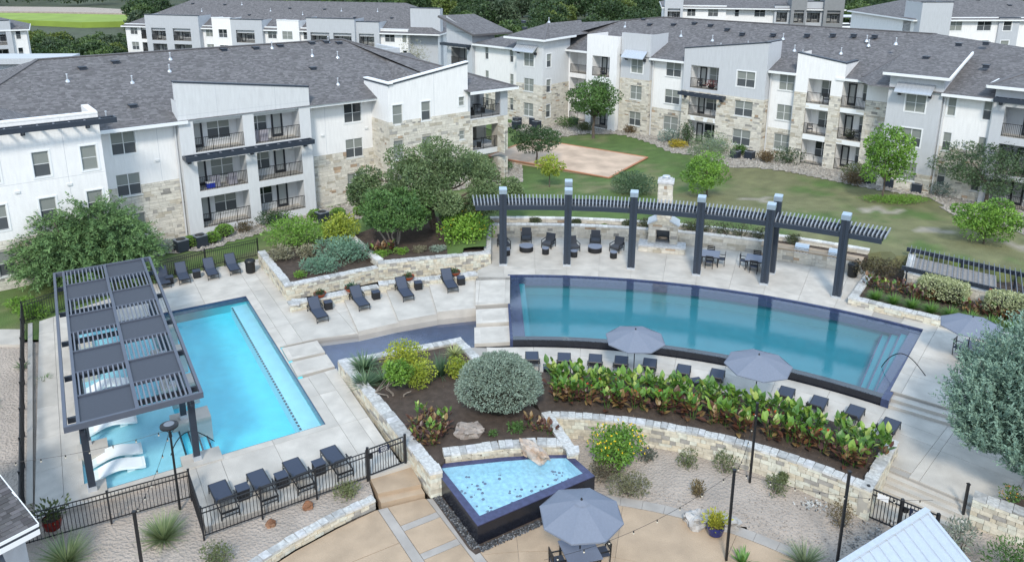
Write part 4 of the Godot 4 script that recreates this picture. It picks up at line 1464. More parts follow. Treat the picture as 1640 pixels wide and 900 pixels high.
	for s in [["pipe", 9.3, 64.4], ["box", 10.6, 65.9], ["box", 13.0, 66.4], ["pipe", 13.4, 63.5], ["pipe", 17.0, 66.3], ["box", 12.6, 60.5], ["pipe", 10.6, 59.4], ["pipe", 16.4, 64.6], ["box", 24.2, 67.0], ["pipe", 25.6, 66.9], ["box", 26.4, 67.1], ["box", 29.4, 67.2], ["box", 30.8, 67.2], ["pipe", 31.0, 67.2], ["box", 21.5, 67.1], ["pipe", 28.5, 65.2], ["pipe", 30.6, 64.6], ["box", 27.6, 63.2], ["pipe", 28.6, 60.6], ["box", 31.9, 66.9]]:
		spots.append([s[0], on.call(s[1], s[2])])
	roof_things(roof, spots)
	# grey roof-access box at the back right
	var rb := MB.new()
	for w in [[36.0, 44.0, 77.0, 77.35], [36.0, 36.35, 77.35, 82], [43.65, 44.0, 77.35, 82]]:
		rb.bx(Vector3(w[0], 6.0, -w[3]), Vector3(w[1], 9.9, -w[2]))
	part("roof_parapet", rb, M["stucco_grey"], b, sh)

func right_building() -> void:
	var q := block("apartment_building", "long white and cream-stone apartment block beyond the lawn, three storeys under one shingle roof", 47.3, 75.0, 0.1, 40.0)
	var b: Node3D = q[0]
	var sh: Vector3 = q[1]
	var H3 := [8.65, 5.64, 2.63]
	var wh := MB.new()
	var core := MB.new()
	var st := MB.new()
	var gy := MB.new()
	var pale := MB.new()
	var dark := MB.new()
	var B0 := -0.3
	# helper: a facade strip from w = l (left in the photograph) to w = r
	var strip := func(u: float, l: float, r: float, ys: float, yt: float, wins: Array, up: MB, trim3 := true, looks := 0) -> void:
		var f := fu(u)
		var hs := []
		for h in H3:
			for a in wins: hs.append([-a[0], -a[1], h - 1.56, h])
		if ys > B0:
			f.wall(core, -l, -r, B0, ys, hs)
			veneer(st, f, -l, -r, B0, ys - 0.02, hs)
		f.wall(up, -l, -r, maxf(ys, B0), yt, hs)
		for h in H3:
			for a in wins:
				window(f, b, sh, -a[0], -a[1], h - 1.56, h, a[2], (h - 1.56 > ys) and trim3, rng.randi() % 2 if looks == 0 else looks)
	# far-end white wall with narrow windows, then the grey corner bay with a hipped top
	strip.call(71.4, 72.4, 64.1, 4.4, 8.95, [[66.3, 65.7, 1], [70.6, 70.0, 1]], wh)
	strip.call(70.2, 64.1, 59.9, 5.0, 10.45, [[62.9, 61.33, 2]], pale)
	var f := fr(0)
	f = fac(Vector3(0, 0, -59.9), Vector3.RIGHT, Vector3.BACK)
	var hs := []
	for h in H3: hs.append([70.85, 71.68, h - 1.56, h])
	f.wall(pale, 70.2, 75.2, 5.0, 10.45, hs)
	f.wall(core, 70.2, 75.2, B0, 5.0, hs)
	veneer(st, f, 70.2, 75.1, B0, 4.98, hs)
	for h in H3: window(f, b, sh, 70.85, 71.68, h - 1.56, h, 1, true, 0)
	awning(fu(70.2), b, sh, -63.95, -60.7, 8.9, 9.6)
	for q0 in [[wh, "stucco_white"], [pale, "stucco_pale"], [gy, "stucco_mid"], [core, "mortar"]]:
		if q0[0].v.size(): part("wall", q0[0], M[q0[1]], b, sh)
		q0[0].clear()
	# recessed white wall and balcony
	f = fu(75.05)
	hs = []
	for y in [6.1, 3.1, 0.25]: hs.append([-59.7, -57.0, y, y + 2.45])
	f.wall(wh, -63.0, -56.3, B0, 8.9, hs)
	for y in [6.1, 3.1, 0.25]: balcony(f, b, sh, -59.7, -57.0, y, y + 2.45, [["w", -58.4, -57.1, 1]], M["stucco_white"])
	for q0 in [[wh, "stucco_white"], [pale, "stucco_pale"], [gy, "stucco_mid"], [core, "mortar"]]:
		if q0[0].v.size(): part("wall", q0[0], M[q0[1]], b, sh)
		q0[0].clear()
	# white tower bay with balconies
	f = fu(73.9)
	hs = []
	for y in [6.28, 3.28, 0.25]: hs.append([-55.5, -53.02, y, y + 2.35])
	f.wall(wh, -56.33, -52.02, B0, 11.0, hs)
	fac(Vector3(0, 0, -52.02), Vector3.RIGHT, Vector3.BACK).wall(wh, 73.9, 78.0, B0, 11.0, [])
	fac(Vector3(0, 0, -56.33), Vector3.LEFT, Vector3.FORWARD).wall(wh, -78.0, -73.9, B0, 11.0, [])
	fr(74.3).wall(wh, 52.02, 56.33, 8.9, 11.0, [])
	for y in [6.28, 3.28, 0.25]: balcony(f, b, sh, -55.5, -53.02, y, y + 2.35, [["d", -55.2, -54.4], ["w", -54.2, -53.1, 1]], M["stucco_white"])
	for q0 in [[wh, "stucco_white"], [pale, "stucco_pale"], [gy, "stucco_mid"], [core, "mortar"]]:
		if q0[0].v.size(): part("wall", q0[0], M[q0[1]], b, sh)
		q0[0].clear()
	# grey and stone bay with an awning
	strip.call(74.5, 51.9, 47.99, 6.4, 11.45, [[50.45, 48.9, 2]], gy)
	fac(Vector3(0, 0, -47.99), Vector3.RIGHT, Vector3.BACK).wall(gy, 74.5, 78.0, 6.4, 11.45, [])
	fac(Vector3(0, 0, -47.99), Vector3.RIGHT, Vector3.BACK).wall(core, 74.5, 75.1, B0, 6.4, [])
	veneer(st, fac(Vector3(0, 0, -47.99), Vector3.RIGHT, Vector3.BACK), 74.5, 75.05, B0, 6.38, [])
	fr(74.9).wall(gy, 47.99, 52.0, 8.9, 11.45, [])
	awning(fu(74.5), b, sh, -51.3, -48.35, 8.85, 9.6)
	for q0 in [[wh, "stucco_white"], [pale, "stucco_pale"], [gy, "stucco_mid"], [core, "mortar"]]:
		if q0[0].v.size(): part("wall", q0[0], M[q0[1]], b, sh)
		q0[0].clear()
	# white recess
	strip.call(75.05, 47.99, 43.48, 3.42, 8.9, [[46.22, 44.36, 2]], wh, false)
	for q0 in [[wh, "stucco_white"], [pale, "stucco_pale"], [gy, "stucco_mid"], [core, "mortar"]]:
		if q0[0].v.size(): part("wall", q0[0], M[q0[1]], b, sh)
		q0[0].clear()
	# big pale bay with the rising parapet
	f = fu(74.1)
	hs = []
	for y in [[6.33, 8.72], [3.38, 5.5], [0.25, 2.86]]: hs.append([-42.6, -39.35, y[0], y[1]])
	for h in H3: hs.append([-37.27, -35.33, h - 1.56, h])
	f.wall(gy, -43.48, -34.16, 6.0, 10.4, hs)
	gy.tri(f.p(-43.48, 10.4), f.p(-34.16, 10.4), f.p(-34.16, 11.68))
	gy.tri(f.p(-34.16, 10.4, -0.4), f.p(-43.48, 10.4, -0.4), f.p(-34.16, 11.68, -0.4))
	fr(74.5).wall(gy, 34.16, 43.48, 8.6, 10.4, [])
	fac(Vector3(0, 0, -34.16), Vector3.RIGHT, Vector3.BACK).wall(gy, 74.1, 77.0, 6.0, 10.4, [])
	var g2 := fac(Vector3(0, 0, -34.16), Vector3.RIGHT, Vector3.BACK)
	gy.quad(g2.p(74.1, 10.4), g2.p(77, 10.4), g2.p(77, 11.68), g2.p(74.1, 11.68))
	fac(Vector3(0, 0, -43.48), Vector3.LEFT, Vector3.FORWARD).wall(gy, -77.0, -74.1, 6.0, 10.4, [])
	f.wall(core, -43.48, -34.16, B0, 6.0, hs)
	g2.wall(core, 74.1, 75.05, B0, 6.0, [])
	fac(Vector3(0, 0, -43.48), Vector3.LEFT, Vector3.FORWARD).wall(core, -75.1, -74.1, B0, 6.0, [])
	veneer(st, f, -43.48, -34.16, B0, 5.98, hs)
	veneer(st, g2, 74.1, 75.0, B0, 5.98, [])
	balcony(f, b, sh, -42.6, -39.35, 6.33, 8.72, [["d", -42.3, -41.5], ["w", -41.2, -39.6, 2]], M["stucco_white"])
	balcony(f, b, sh, -42.6, -39.35, 3.38, 5.5, [["d", -42.3, -41.5], ["w", -41.4, -39.6, 2]], M["stucco_white"])
	balcony(f, b, sh, -42.6, -39.35, 0.25, 2.86, [["d", -42.3, -41.5], ["w", -41.4, -39.6, 2]], M["stucco_white"])
	for h in H3: window(f, b, sh, -37.27, -35.33, h - 1.56, h, 2, h > 8, 0)
	canopy("steel_canopy", f, b, sh, -43.5, -38.3, 5.75, 0.95, [-43.0, -38.8])
	var cp := MB.new()
	cp.bar(f.p(-43.53, 10.44, -0.2), f.p(-34.1, 11.73, -0.2), 0.5, 0.1)
	cp.bar(g2.p(74.0, 11.73, -0.2), g2.p(77, 11.73, -0.2), 0.4, 0.1)
	for q0 in [[wh, "stucco_white"], [pale, "stucco_pale"], [gy, "stucco_mid"], [core, "mortar"]]:
		if q0[0].v.size(): part("wall", q0[0], M[q0[1]], b, sh)
		q0[0].clear()
	# white recess beside it
	strip.call(75.0, 34.16, 31.3, 3.2, 8.9, [[33.18, 31.63, 2]], wh, false)
	for q0 in [[wh, "stucco_white"], [pale, "stucco_pale"], [gy, "stucco_mid"], [core, "mortar"]]:
		if q0[0].v.size(): part("wall", q0[0], M[q0[1]], b, sh)
		q0[0].clear()
	# balcony bay on stone piers
	f = fu(74.4)
	hs = []
	for y in [[6.25, 8.6], [3.22, 5.7], [0.25, 2.68]]:
		hs.append([-30.05, -27.85, y[0], y[1]])
	for y in [[6.25, 8.62], [3.22, 5.76], [0.25, 2.7]]:
		hs.append([-26.75, -24.55, y[0], y[1]])
	f.wall(wh, -31.3, -22.0, 7.2, 8.62, hs)
	f.wall(wh, -31.3, -26.66, 8.62, 10.3, [])
	wh.tri(f.p(-31.3, 10.3), f.p(-26.66, 10.3), f.p(-31.3, 10.93))
	wh.tri(f.p(-26.66, 10.3, -0.4), f.p(-31.3, 10.3, -0.4), f.p(-31.3, 10.93, -0.4))
	fr(74.8).wall(wh, 26.66, 31.3, 8.6, 10.3, [])
	fac(Vector3(0, 0, -26.66), Vector3.RIGHT, Vector3.BACK).wall(wh, 74.4, 77.6, 8.6, 10.3, [])
	fac(Vector3(0, 0, -31.3), Vector3.LEFT, Vector3.FORWARD).wall(wh, -77.6, -74.4, 7.2, 10.9, [])
	f.wall(core, -31.3, -22.0, B0, 7.2, hs)
	veneer(st, f, -31.3, -22.0, B0, 7.18, hs)
	fac(Vector3(0, 0, -31.3), Vector3.LEFT, Vector3.FORWARD).wall(core, -75.0, -74.4, B0, 7.2, [])
	cp.bar(f.p(-31.35, 10.97, -0.2), f.p(-26.6, 10.34, -0.2), 0.5, 0.1)
	cp.bar(Vector3(74.4, 10.35, -26.8), Vector3(77.4, 10.35, -26.8), 0.4, 0.1)
	part("parapet_cap", cp, M["steel_navy"], b, sh)
	for i in 3:
		var y: Array = [[6.25, 8.6], [3.22, 5.7], [0.25, 2.68]][i]
		balcony(f, b, sh, -30.05, -27.85, y[0], y[1], [["w", -29.3, -27.9, 2]], M["stucco_white"])
		balcony(f, b, sh, -26.75, -24.55, y[0], y[1], [["d", -26.7, -25.95], ["w", -25.4, -24.65, 1]], M["stucco_white"])
	var sb := MB.new()
	for q0 in [[74.4, -30.04, -27.86, 5.71, 6.22, 0.05], [74.4, -30.04, -27.86, 2.69, 3.2, 0.05], [74.4, -26.74, -24.56, 5.77, 6.2, 0.05], [74.4, -26.74, -24.56, 2.75, 3.18, 0.05], [74.1, -42.58, -39.37, 2.87, 3.35, 0.04], [74.1, -42.58, -39.37, 5.52, 6.3, -0.02], [73.9, -55.48, -53.04, 5.65, 6.25, 0.03]]:
		sb.clear()
		fu(q0[0]).slab(sb, q0[1], q0[2], q0[3], q0[4], -0.3, q0[5])
		part("balcony_edge", sb, M["trim"], b, sh)
	for q0 in [[wh, "stucco_white"], [pale, "stucco_pale"], [gy, "stucco_mid"], [core, "mortar"]]:
		if q0[0].v.size(): part("wall", q0[0], M[q0[1]], b, sh)
		q0[0].clear()
	# tall grey bay with an awning
	strip.call(72.0, 21.95, 17.65, 1.8, 10.2, [[20.46, 18.86, 2]], gy)
	fac(Vector3(0, 0, -17.65), Vector3.RIGHT, Vector3.BACK).wall(gy, 72.0, 77.0, 1.8, 10.2, [])
	fac(Vector3(0, 0, -17.65), Vector3.RIGHT, Vector3.BACK).wall(core, 72.0, 72.5, B0, 1.8, [])
	veneer(st, fac(Vector3(0, 0, -17.65), Vector3.RIGHT, Vector3.BACK), 72.0, 72.45, B0, 1.78, [])
	fac(Vector3(0, 0, -21.95), Vector3.LEFT, Vector3.FORWARD).wall(gy, -77, -72.0, B0, 10.2, [])
	awning(fu(72.0), b, sh, -21.25, -18.3, 8.8, 9.5)
	for q0 in [[wh, "stucco_white"], [pale, "stucco_pale"], [gy, "stucco_mid"], [core, "mortar"]]:
		if q0[0].v.size(): part("wall", q0[0], M[q0[1]], b, sh)
		q0[0].clear()
	# white wall with narrow windows
	strip.call(72.45, 17.65, 13.9, 4.4, 8.9, [[17.27, 16.65, 1], [14.62, 14.03, 1]], wh)
	for q0 in [[wh, "stucco_white"], [pale, "stucco_pale"], [gy, "stucco_mid"], [core, "mortar"]]:
		if q0[0].v.size(): part("wall", q0[0], M[q0[1]], b, sh)
		q0[0].clear()
	# grey end bay
	f = fu(72.1)
	hs = []
	for y in [[6.0, 8.4], [2.9, 5.4], [0.2, 2.5]]: hs.append([-13.05, -9.6, y[0], y[1]])
	f.wall(gy, -13.9, -4.0, B0, 10.0, hs)
	for y in [[6.0, 8.4], [2.9, 5.4], [0.2, 2.5]]: balcony(f, b, sh, -13.05, -9.6, y[0], y[1], [["d", -11.9, -11.0], ["w", -10.9, -9.7, 2]], M["stucco_grey"])
	fac(Vector3(0, 0, -13.9), Vector3.LEFT, Vector3.FORWARD).wall(gy, -76, -72.1, 8.5, 10.0, [])
	canopy("steel_canopy", f, b, sh, -13.8, -6.0, 9.0, 0.95, [-13.4])
	for q0 in [[wh, "stucco_white"], [pale, "stucco_pale"], [gy, "stucco_mid"], [core, "mortar"]]:
		if q0[0].v.size(): part("wall", q0[0], M[q0[1]], b, sh)
		q0[0].clear()
	part("stone_veneer", st, M["stone"], b, sh, "stuff")
	for a in [[72.4, 17.5], [74.95, 47.8], [74.95, 34.0], [71.3, 64.25], [74.95, 56.5]]:
		var dp := MB.new()
		dp.bar(Vector3(a[0] - 0.06, 0.0, -a[1]), Vector3(a[0] - 0.06, 8.8, -a[1]), 0.1, 0.12)
		part("downspout", dp, M["stucco_pale"], b, sh)
	# roofs
	var rf := MB.new()
	var R := func(u: float, y: float, w: float) -> Vector3: return Vector3(u, y, -w)
	var yr := 12.7
	var ur := 83.2
	var e := 8.95
	roof_face(rf, [R.call(74.4, e, 68.0), R.call(74.4, e, 25.5), R.call(84.0, yr, 22.0), R.call(ur, yr, 52.0), R.call(ur - 1.6, yr - 0.6, 57.0)])
	roof_face(rf, [R.call(71.8, e, 23.5), R.call(71.8, e, 2.0), R.call(81.0, yr - 0.8, 10.0), R.call(84.0, yr, 22.0)])
	roof_face(rf, [R.call(74.4, e, 25.5), R.call(71.8, e, 23.5), R.call(84.0, yr, 22.0)])
	roof_face(rf, [R.call(92.5, e, 2.0), R.call(92.5, e, 78.0), R.call(ur - 1.6, yr - 0.6, 57.0), R.call(ur, yr, 52.0), R.call(84.0, yr, 22.0), R.call(81.0, yr - 0.8, 10.0)])
	# the far wing turns away behind the grey corner bay
	roof_face(rf, [R.call(70.8, e, 72.4), R.call(70.8, e, 64.5), R.call(ur - 1.6, yr - 0.6, 57.0), R.call(80.0, 11.3, 66.0)])
	roof_face(rf, [R.call(92.5, e, 78.0), R.call(88.0, e, 78.0), R.call(80.0, 11.3, 66.0), R.call(ur - 1.6, yr - 0.6, 57.0)])
	roof_face(rf, [R.call(88.0, e, 78.0), R.call(70.8, e, 72.4), R.call(80.0, 11.3, 66.0)])
	# hipped roof on the grey corner bay
	roof_face(rf, [R.call(69.6, 10.45, 65.6), R.call(69.6, 10.45, 59.3), R.call(74.0, 11.9, 62.5)])
	roof_face(rf, [R.call(69.6, 10.45, 59.3), R.call(78.0, 10.6, 59.3), R.call(80.5, 11.9, 62.5), R.call(74.0, 11.9, 62.5)])
	roof_face(rf, [R.call(78.0, 10.45, 65.6), R.call(69.6, 10.45, 65.6), R.call(74.0, 11.9, 62.5), R.call(80.5, 11.9, 62.5)])
	# shed roof over the tall grey bay
	roof_face(rf, [R.call(71.4, 10.3, 22.4), R.call(71.4, 10.3, 17.2), R.call(78.6, 12.2, 17.2), R.call(78.6, 12.2, 22.4)])
	# end bay's low hip
	roof_face(rf, [R.call(71.5, 10.05, 14.4), R.call(71.5, 10.05, 3.0), R.call(77.0, 11.3, 3.0), R.call(77.0, 11.3, 11.5)])
	roof_face(rf, [R.call(79.5, 10.2, 14.4), R.call(71.5, 10.05, 14.4), R.call(77.0, 11.3, 11.5)])
	var roof := part("roof", rf, M["shingle"], b, sh)
	for s in [[74.35, 48.0, 43.5], [74.35, 34.1, 31.3], [74.35, 27.4, 21.9], [71.75, 17.7, 13.9], [70.75, 72.3, 64.1], [74.35, 59.9, 56.3]]:
		gutters(roof, [[R.call(s[0], e, s[1]), R.call(s[0], e, s[2])]])
	gutters(roof, [[R.call(69.55, 10.45, 65.6), R.call(69.55, 10.45, 59.25), R.call(75.5, 10.6, 59.25)], [R.call(71.35, 10.3, 22.4), R.call(71.35, 10.3, 17.15), R.call(77.5, 11.95, 17.15)], [R.call(79.5, 10.2, 14.45), R.call(71.45, 10.05, 14.45), R.call(71.45, 10.05, 3)]])
	var ck := MB.new()
	g2 = fac(Vector3(0, 0, -17.65), Vector3.RIGHT, Vector3.BACK)
	ck.quad(g2.p(72.0, 10.2), g2.p(77.0, 10.2), g2.p(78.0, 11.8), g2.p(72.0, 10.25))
	part("gable_end", ck, M["stucco_mid"], roof)
	var hc := MB.new()
	hip_cap(hc, R.call(84.0, yr, 22.0), R.call(ur, yr, 52.0))
	hip_cap(hc, R.call(84.0, yr, 22.0), R.call(75.0, 9.2, 25.3))
	hip_cap(hc, R.call(ur, yr, 52.0), R.call(ur - 1.6, yr - 0.6, 57.0))
	hip_cap(hc, R.call(69.6, 10.45, 59.3), R.call(74.0, 11.9, 62.5))
	hip_cap(hc, R.call(71.5, 10.05, 14.4), R.call(77.0, 11.3, 11.5))
	part("ridge_cap", hc, M["ridge_shingle"], roof)
	var spots := []
	var on := func(u: float, w: float) -> Vector3: return R.call(u, e + (u - 74.4) * (yr - e) / 8.8, w)
	for s in [["pipe", 79.4, 47.2], ["box", 81.6, 49.6], ["box", 82.2, 47.2], ["box", 82.0, 45.0], ["box", 81.4, 42.6], ["box", 80.7, 40.4], ["pipe", 79.0, 43.0], ["pipe", 77.6, 41.2], ["pipe", 78.4, 38.5], ["box", 81.0, 37.0], ["pipe", 80.4, 35.6], ["box", 81.4, 33.5], ["pipe", 78.4, 33.4], ["pipe", 77.6, 32.2], ["box", 77.0, 31.9], ["box", 76.9, 30.9], ["pipe", 78.6, 28.8], ["box", 81.8, 31.0], ["box", 82.0, 29.0], ["pipe", 81.2, 27.4], ["pipe", 80.4, 26.9], ["box", 82.1, 27.0], ["box", 82.3, 54.2], ["pipe", 80.4, 55.6], ["box", 81.2, 52.6], ["pipe", 76.9, 49.0], ["box", 76.4, 49.8]]:
		spots.append([s[0], on.call(s[1], s[2])])
	for s in [["box", 75.2, 20.2, 11.35], ["box", 76.6, 15.8, 10.9], ["box", 77.5, 11.0, 11.5], ["pipe", 78.4, 12.0, 11.3], ["box", 80.2, 19.0, 12.2], ["box", 80.9, 17.0, 12.4], ["pipe", 79.0, 24.0, 12.0], ["pipe", 78.4, 66.0, 11.6], ["box", 76.0, 68.0, 10.8], ["box", 78.0, 70.0, 11.4]]:
		spots.append([s[0], R.call(s[1], s[3], s[2])])
	roof_things(roof, spots)
	# far tower: open balcony stack with a shed roof
	var tw := MB.new()
	f = fu(70.9)
	hs = []
	for y in [5.9, 2.9, -0.1]: hs.append([-76.4, -73.4, y, y + 2.3])
	f.wall(tw, -77.2, -72.4, B0, 9.4, hs)
	f.wall(tw, -77.2, -72.4, 9.4, 10.3, [])
	g2 = fac(Vector3(0, 0, -72.4), Vector3.RIGHT, Vector3.BACK)
	g2.wall(tw, 70.9, 75.0, B0, 10.0, [[73.0, 74.6, 5.95, 8.2], [73.0, 74.6, 2.95, 5.2]])
	fac(Vector3(0, 0, -77.2), Vector3.LEFT, Vector3.FORWARD).wall(tw, -77, -70.9, B0, 10.3, [])
	tw.quad(f.p(-77.2, 10.3), f.p(-72.4, 10.1), f.p(-72.4, 10.1), f.p(-77.2, 12.2))
	part("tower", tw, M["stucco_grey"], b, sh)
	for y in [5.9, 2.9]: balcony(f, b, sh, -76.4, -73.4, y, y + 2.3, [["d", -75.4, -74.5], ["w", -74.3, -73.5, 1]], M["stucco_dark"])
	canopy("steel_canopy", f, b, sh, -77.6, -72.6, 8.6, 0.9, [-73.0])
	var tr := MB.new()
	roof_face(tr, [R.call(70.2, 12.2, 78.0), R.call(70.2, 10.2, 71.5), R.call(77.8, 10.0, 71.8), R.call(77.4, 12.0, 78.6)])
	fascia(tr, [R.call(70.2, 12.2, 78.0), R.call(70.2, 10.2, 71.5), R.call(77.8, 10.0, 71.8)], 0.25)
	part("tower_roof", tr, M["shingle"], roof)

# A block in the distance: strips of wall from left to right, [a0, a1, top, material, forward, windows], seen along its facade w = w0
func far_block(label: String, deg: float, w0: float, base: float, strips: Array, roof_y: float, depth: float, group := "apartment blocks behind") -> Node3D:
	var u0: float = strips[0][0]
	var u1: float = strips[-1][1]
	var q := block("apartment_building", label, deg, (u0 + u1) / 2, base, w0)
	var b: Node3D = q[0]
	var sh: Vector3 = q[1]
	b.set_meta("group", group)
	for s in strips:
		var f := fw(w0 - s[4])
		var mb := MB.new()
		var hs := []
		for w in s[5]:
			for k in 3:
				var y: float = base + 0.2 + 3.02 * k
				if w[0] == "w": hs.append([w[1], w[2], y + 0.85, y + 2.4])
				elif w[0] == "n": hs.append([w[1], w[2], y + 0.85, y + 2.4])
				else: hs.append([w[1], w[2], y, y + 2.35])
		f.wall(mb, s[0], s[1], base - 0.5, s[2], hs)
		var g := fac(Vector3(0, 0, 0), Vector3.FORWARD, Vector3.RIGHT)
		fr(s[1]).wall(mb, w0 - s[4], w0 + 3.0, base - 0.5, s[2], [])
		fu(s[0]).wall(mb, -(w0 + 3.0), -(w0 - s[4]), base - 0.5, s[2], [])
		fac(Vector3(0, 0, -(w0 + 0.4 - s[4])), Vector3.LEFT, Vector3.FORWARD).wall(mb, -s[1], -s[0], base + 8.0, s[2], [])
		part("wall", mb, M[s[3]], b, sh)
		var cp := MB.new()
		f.slab(cp, s[0] - 0.05, s[1] + 0.05, s[2], s[2] + 0.12, -0.45, 0.06)
		part("parapet_cap", cp, M["steel_navy"] if s[3] != "stucco_white" else M["trim"], b, sh)
		for w in s[5]:
			for k in 3:
				var y: float = base + 0.2 + 3.02 * k
				if w[0] == "w": window(f, b, sh, w[1], w[2], y + 0.85, y + 2.4, 2, true, rng.randi() % 3)
				elif w[0] == "n": window(f, b, sh, w[1], w[2], y + 0.85, y + 2.4, 1, true, rng.randi() % 3)
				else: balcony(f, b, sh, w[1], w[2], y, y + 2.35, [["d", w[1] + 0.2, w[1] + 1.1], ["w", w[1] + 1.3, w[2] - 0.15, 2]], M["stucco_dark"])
	var rf := MB.new()
	var e := base + 8.75
	var d := depth / 2
	roof_face(rf, [Vector3(u0 - 0.5, e, -w0 + 0.6), Vector3(u1 + 0.5, e, -w0 + 0.6), Vector3(u1 - d, roof_y, -w0 - d), Vector3(u0 + d, roof_y, -w0 - d)])
	roof_face(rf, [Vector3(u1 + 0.5, e, -w0 + 0.6), Vector3(u1 + 0.5, e, -w0 - depth), Vector3(u1 - d, roof_y, -w0 - d)])
	roof_face(rf, [Vector3(u0 - 0.5, e, -w0 - depth), Vector3(u0 - 0.5, e, -w0 + 0.6), Vector3(u0 + d, roof_y, -w0 - d)])
	roof_face(rf, [Vector3(u1 + 0.5, e, -w0 - depth), Vector3(u0 - 0.5, e, -w0 - depth), Vector3(u0 + d, roof_y, -w0 - d), Vector3(u1 - d, roof_y, -w0 - d)])
	var roof := part("roof", rf, M["shingle"], b, sh)
	var fa := MB.new()
	fascia(fa, [Vector3(u0 - 0.5, e, -w0 - depth), Vector3(u0 - 0.5, e, -w0 + 0.6), Vector3(u1 + 0.5, e, -w0 + 0.6), Vector3(u1 + 0.5, e, -w0 - depth)])
	part("gutter", fa, M["trim"], roof)
	var bk := MB.new()
	fr(u1).wall(bk, w0, w0 + depth - 0.6, base - 0.5, e, [])
	fu(u0).wall(bk, -(w0 + depth - 0.6), -w0, base - 0.5, e, [])
	part("wall", bk, M["stucco_white"], b, sh)
	var spots := []
	var n := int((u1 - u0) / 5.0)
	for i in n:
		var k := rng.randf_range(0.45, 0.85)
		spots.append(["pipe" if i % 2 else "box", Vector3(lerpf(u0 + d * 0.9, u1 - d * 0.9, (i + 0.5) / n), lerpf(e, roof_y, k), -w0 + 0.6 - (d + 0.6) * k)])
	roof_things(roof, spots)
	return b

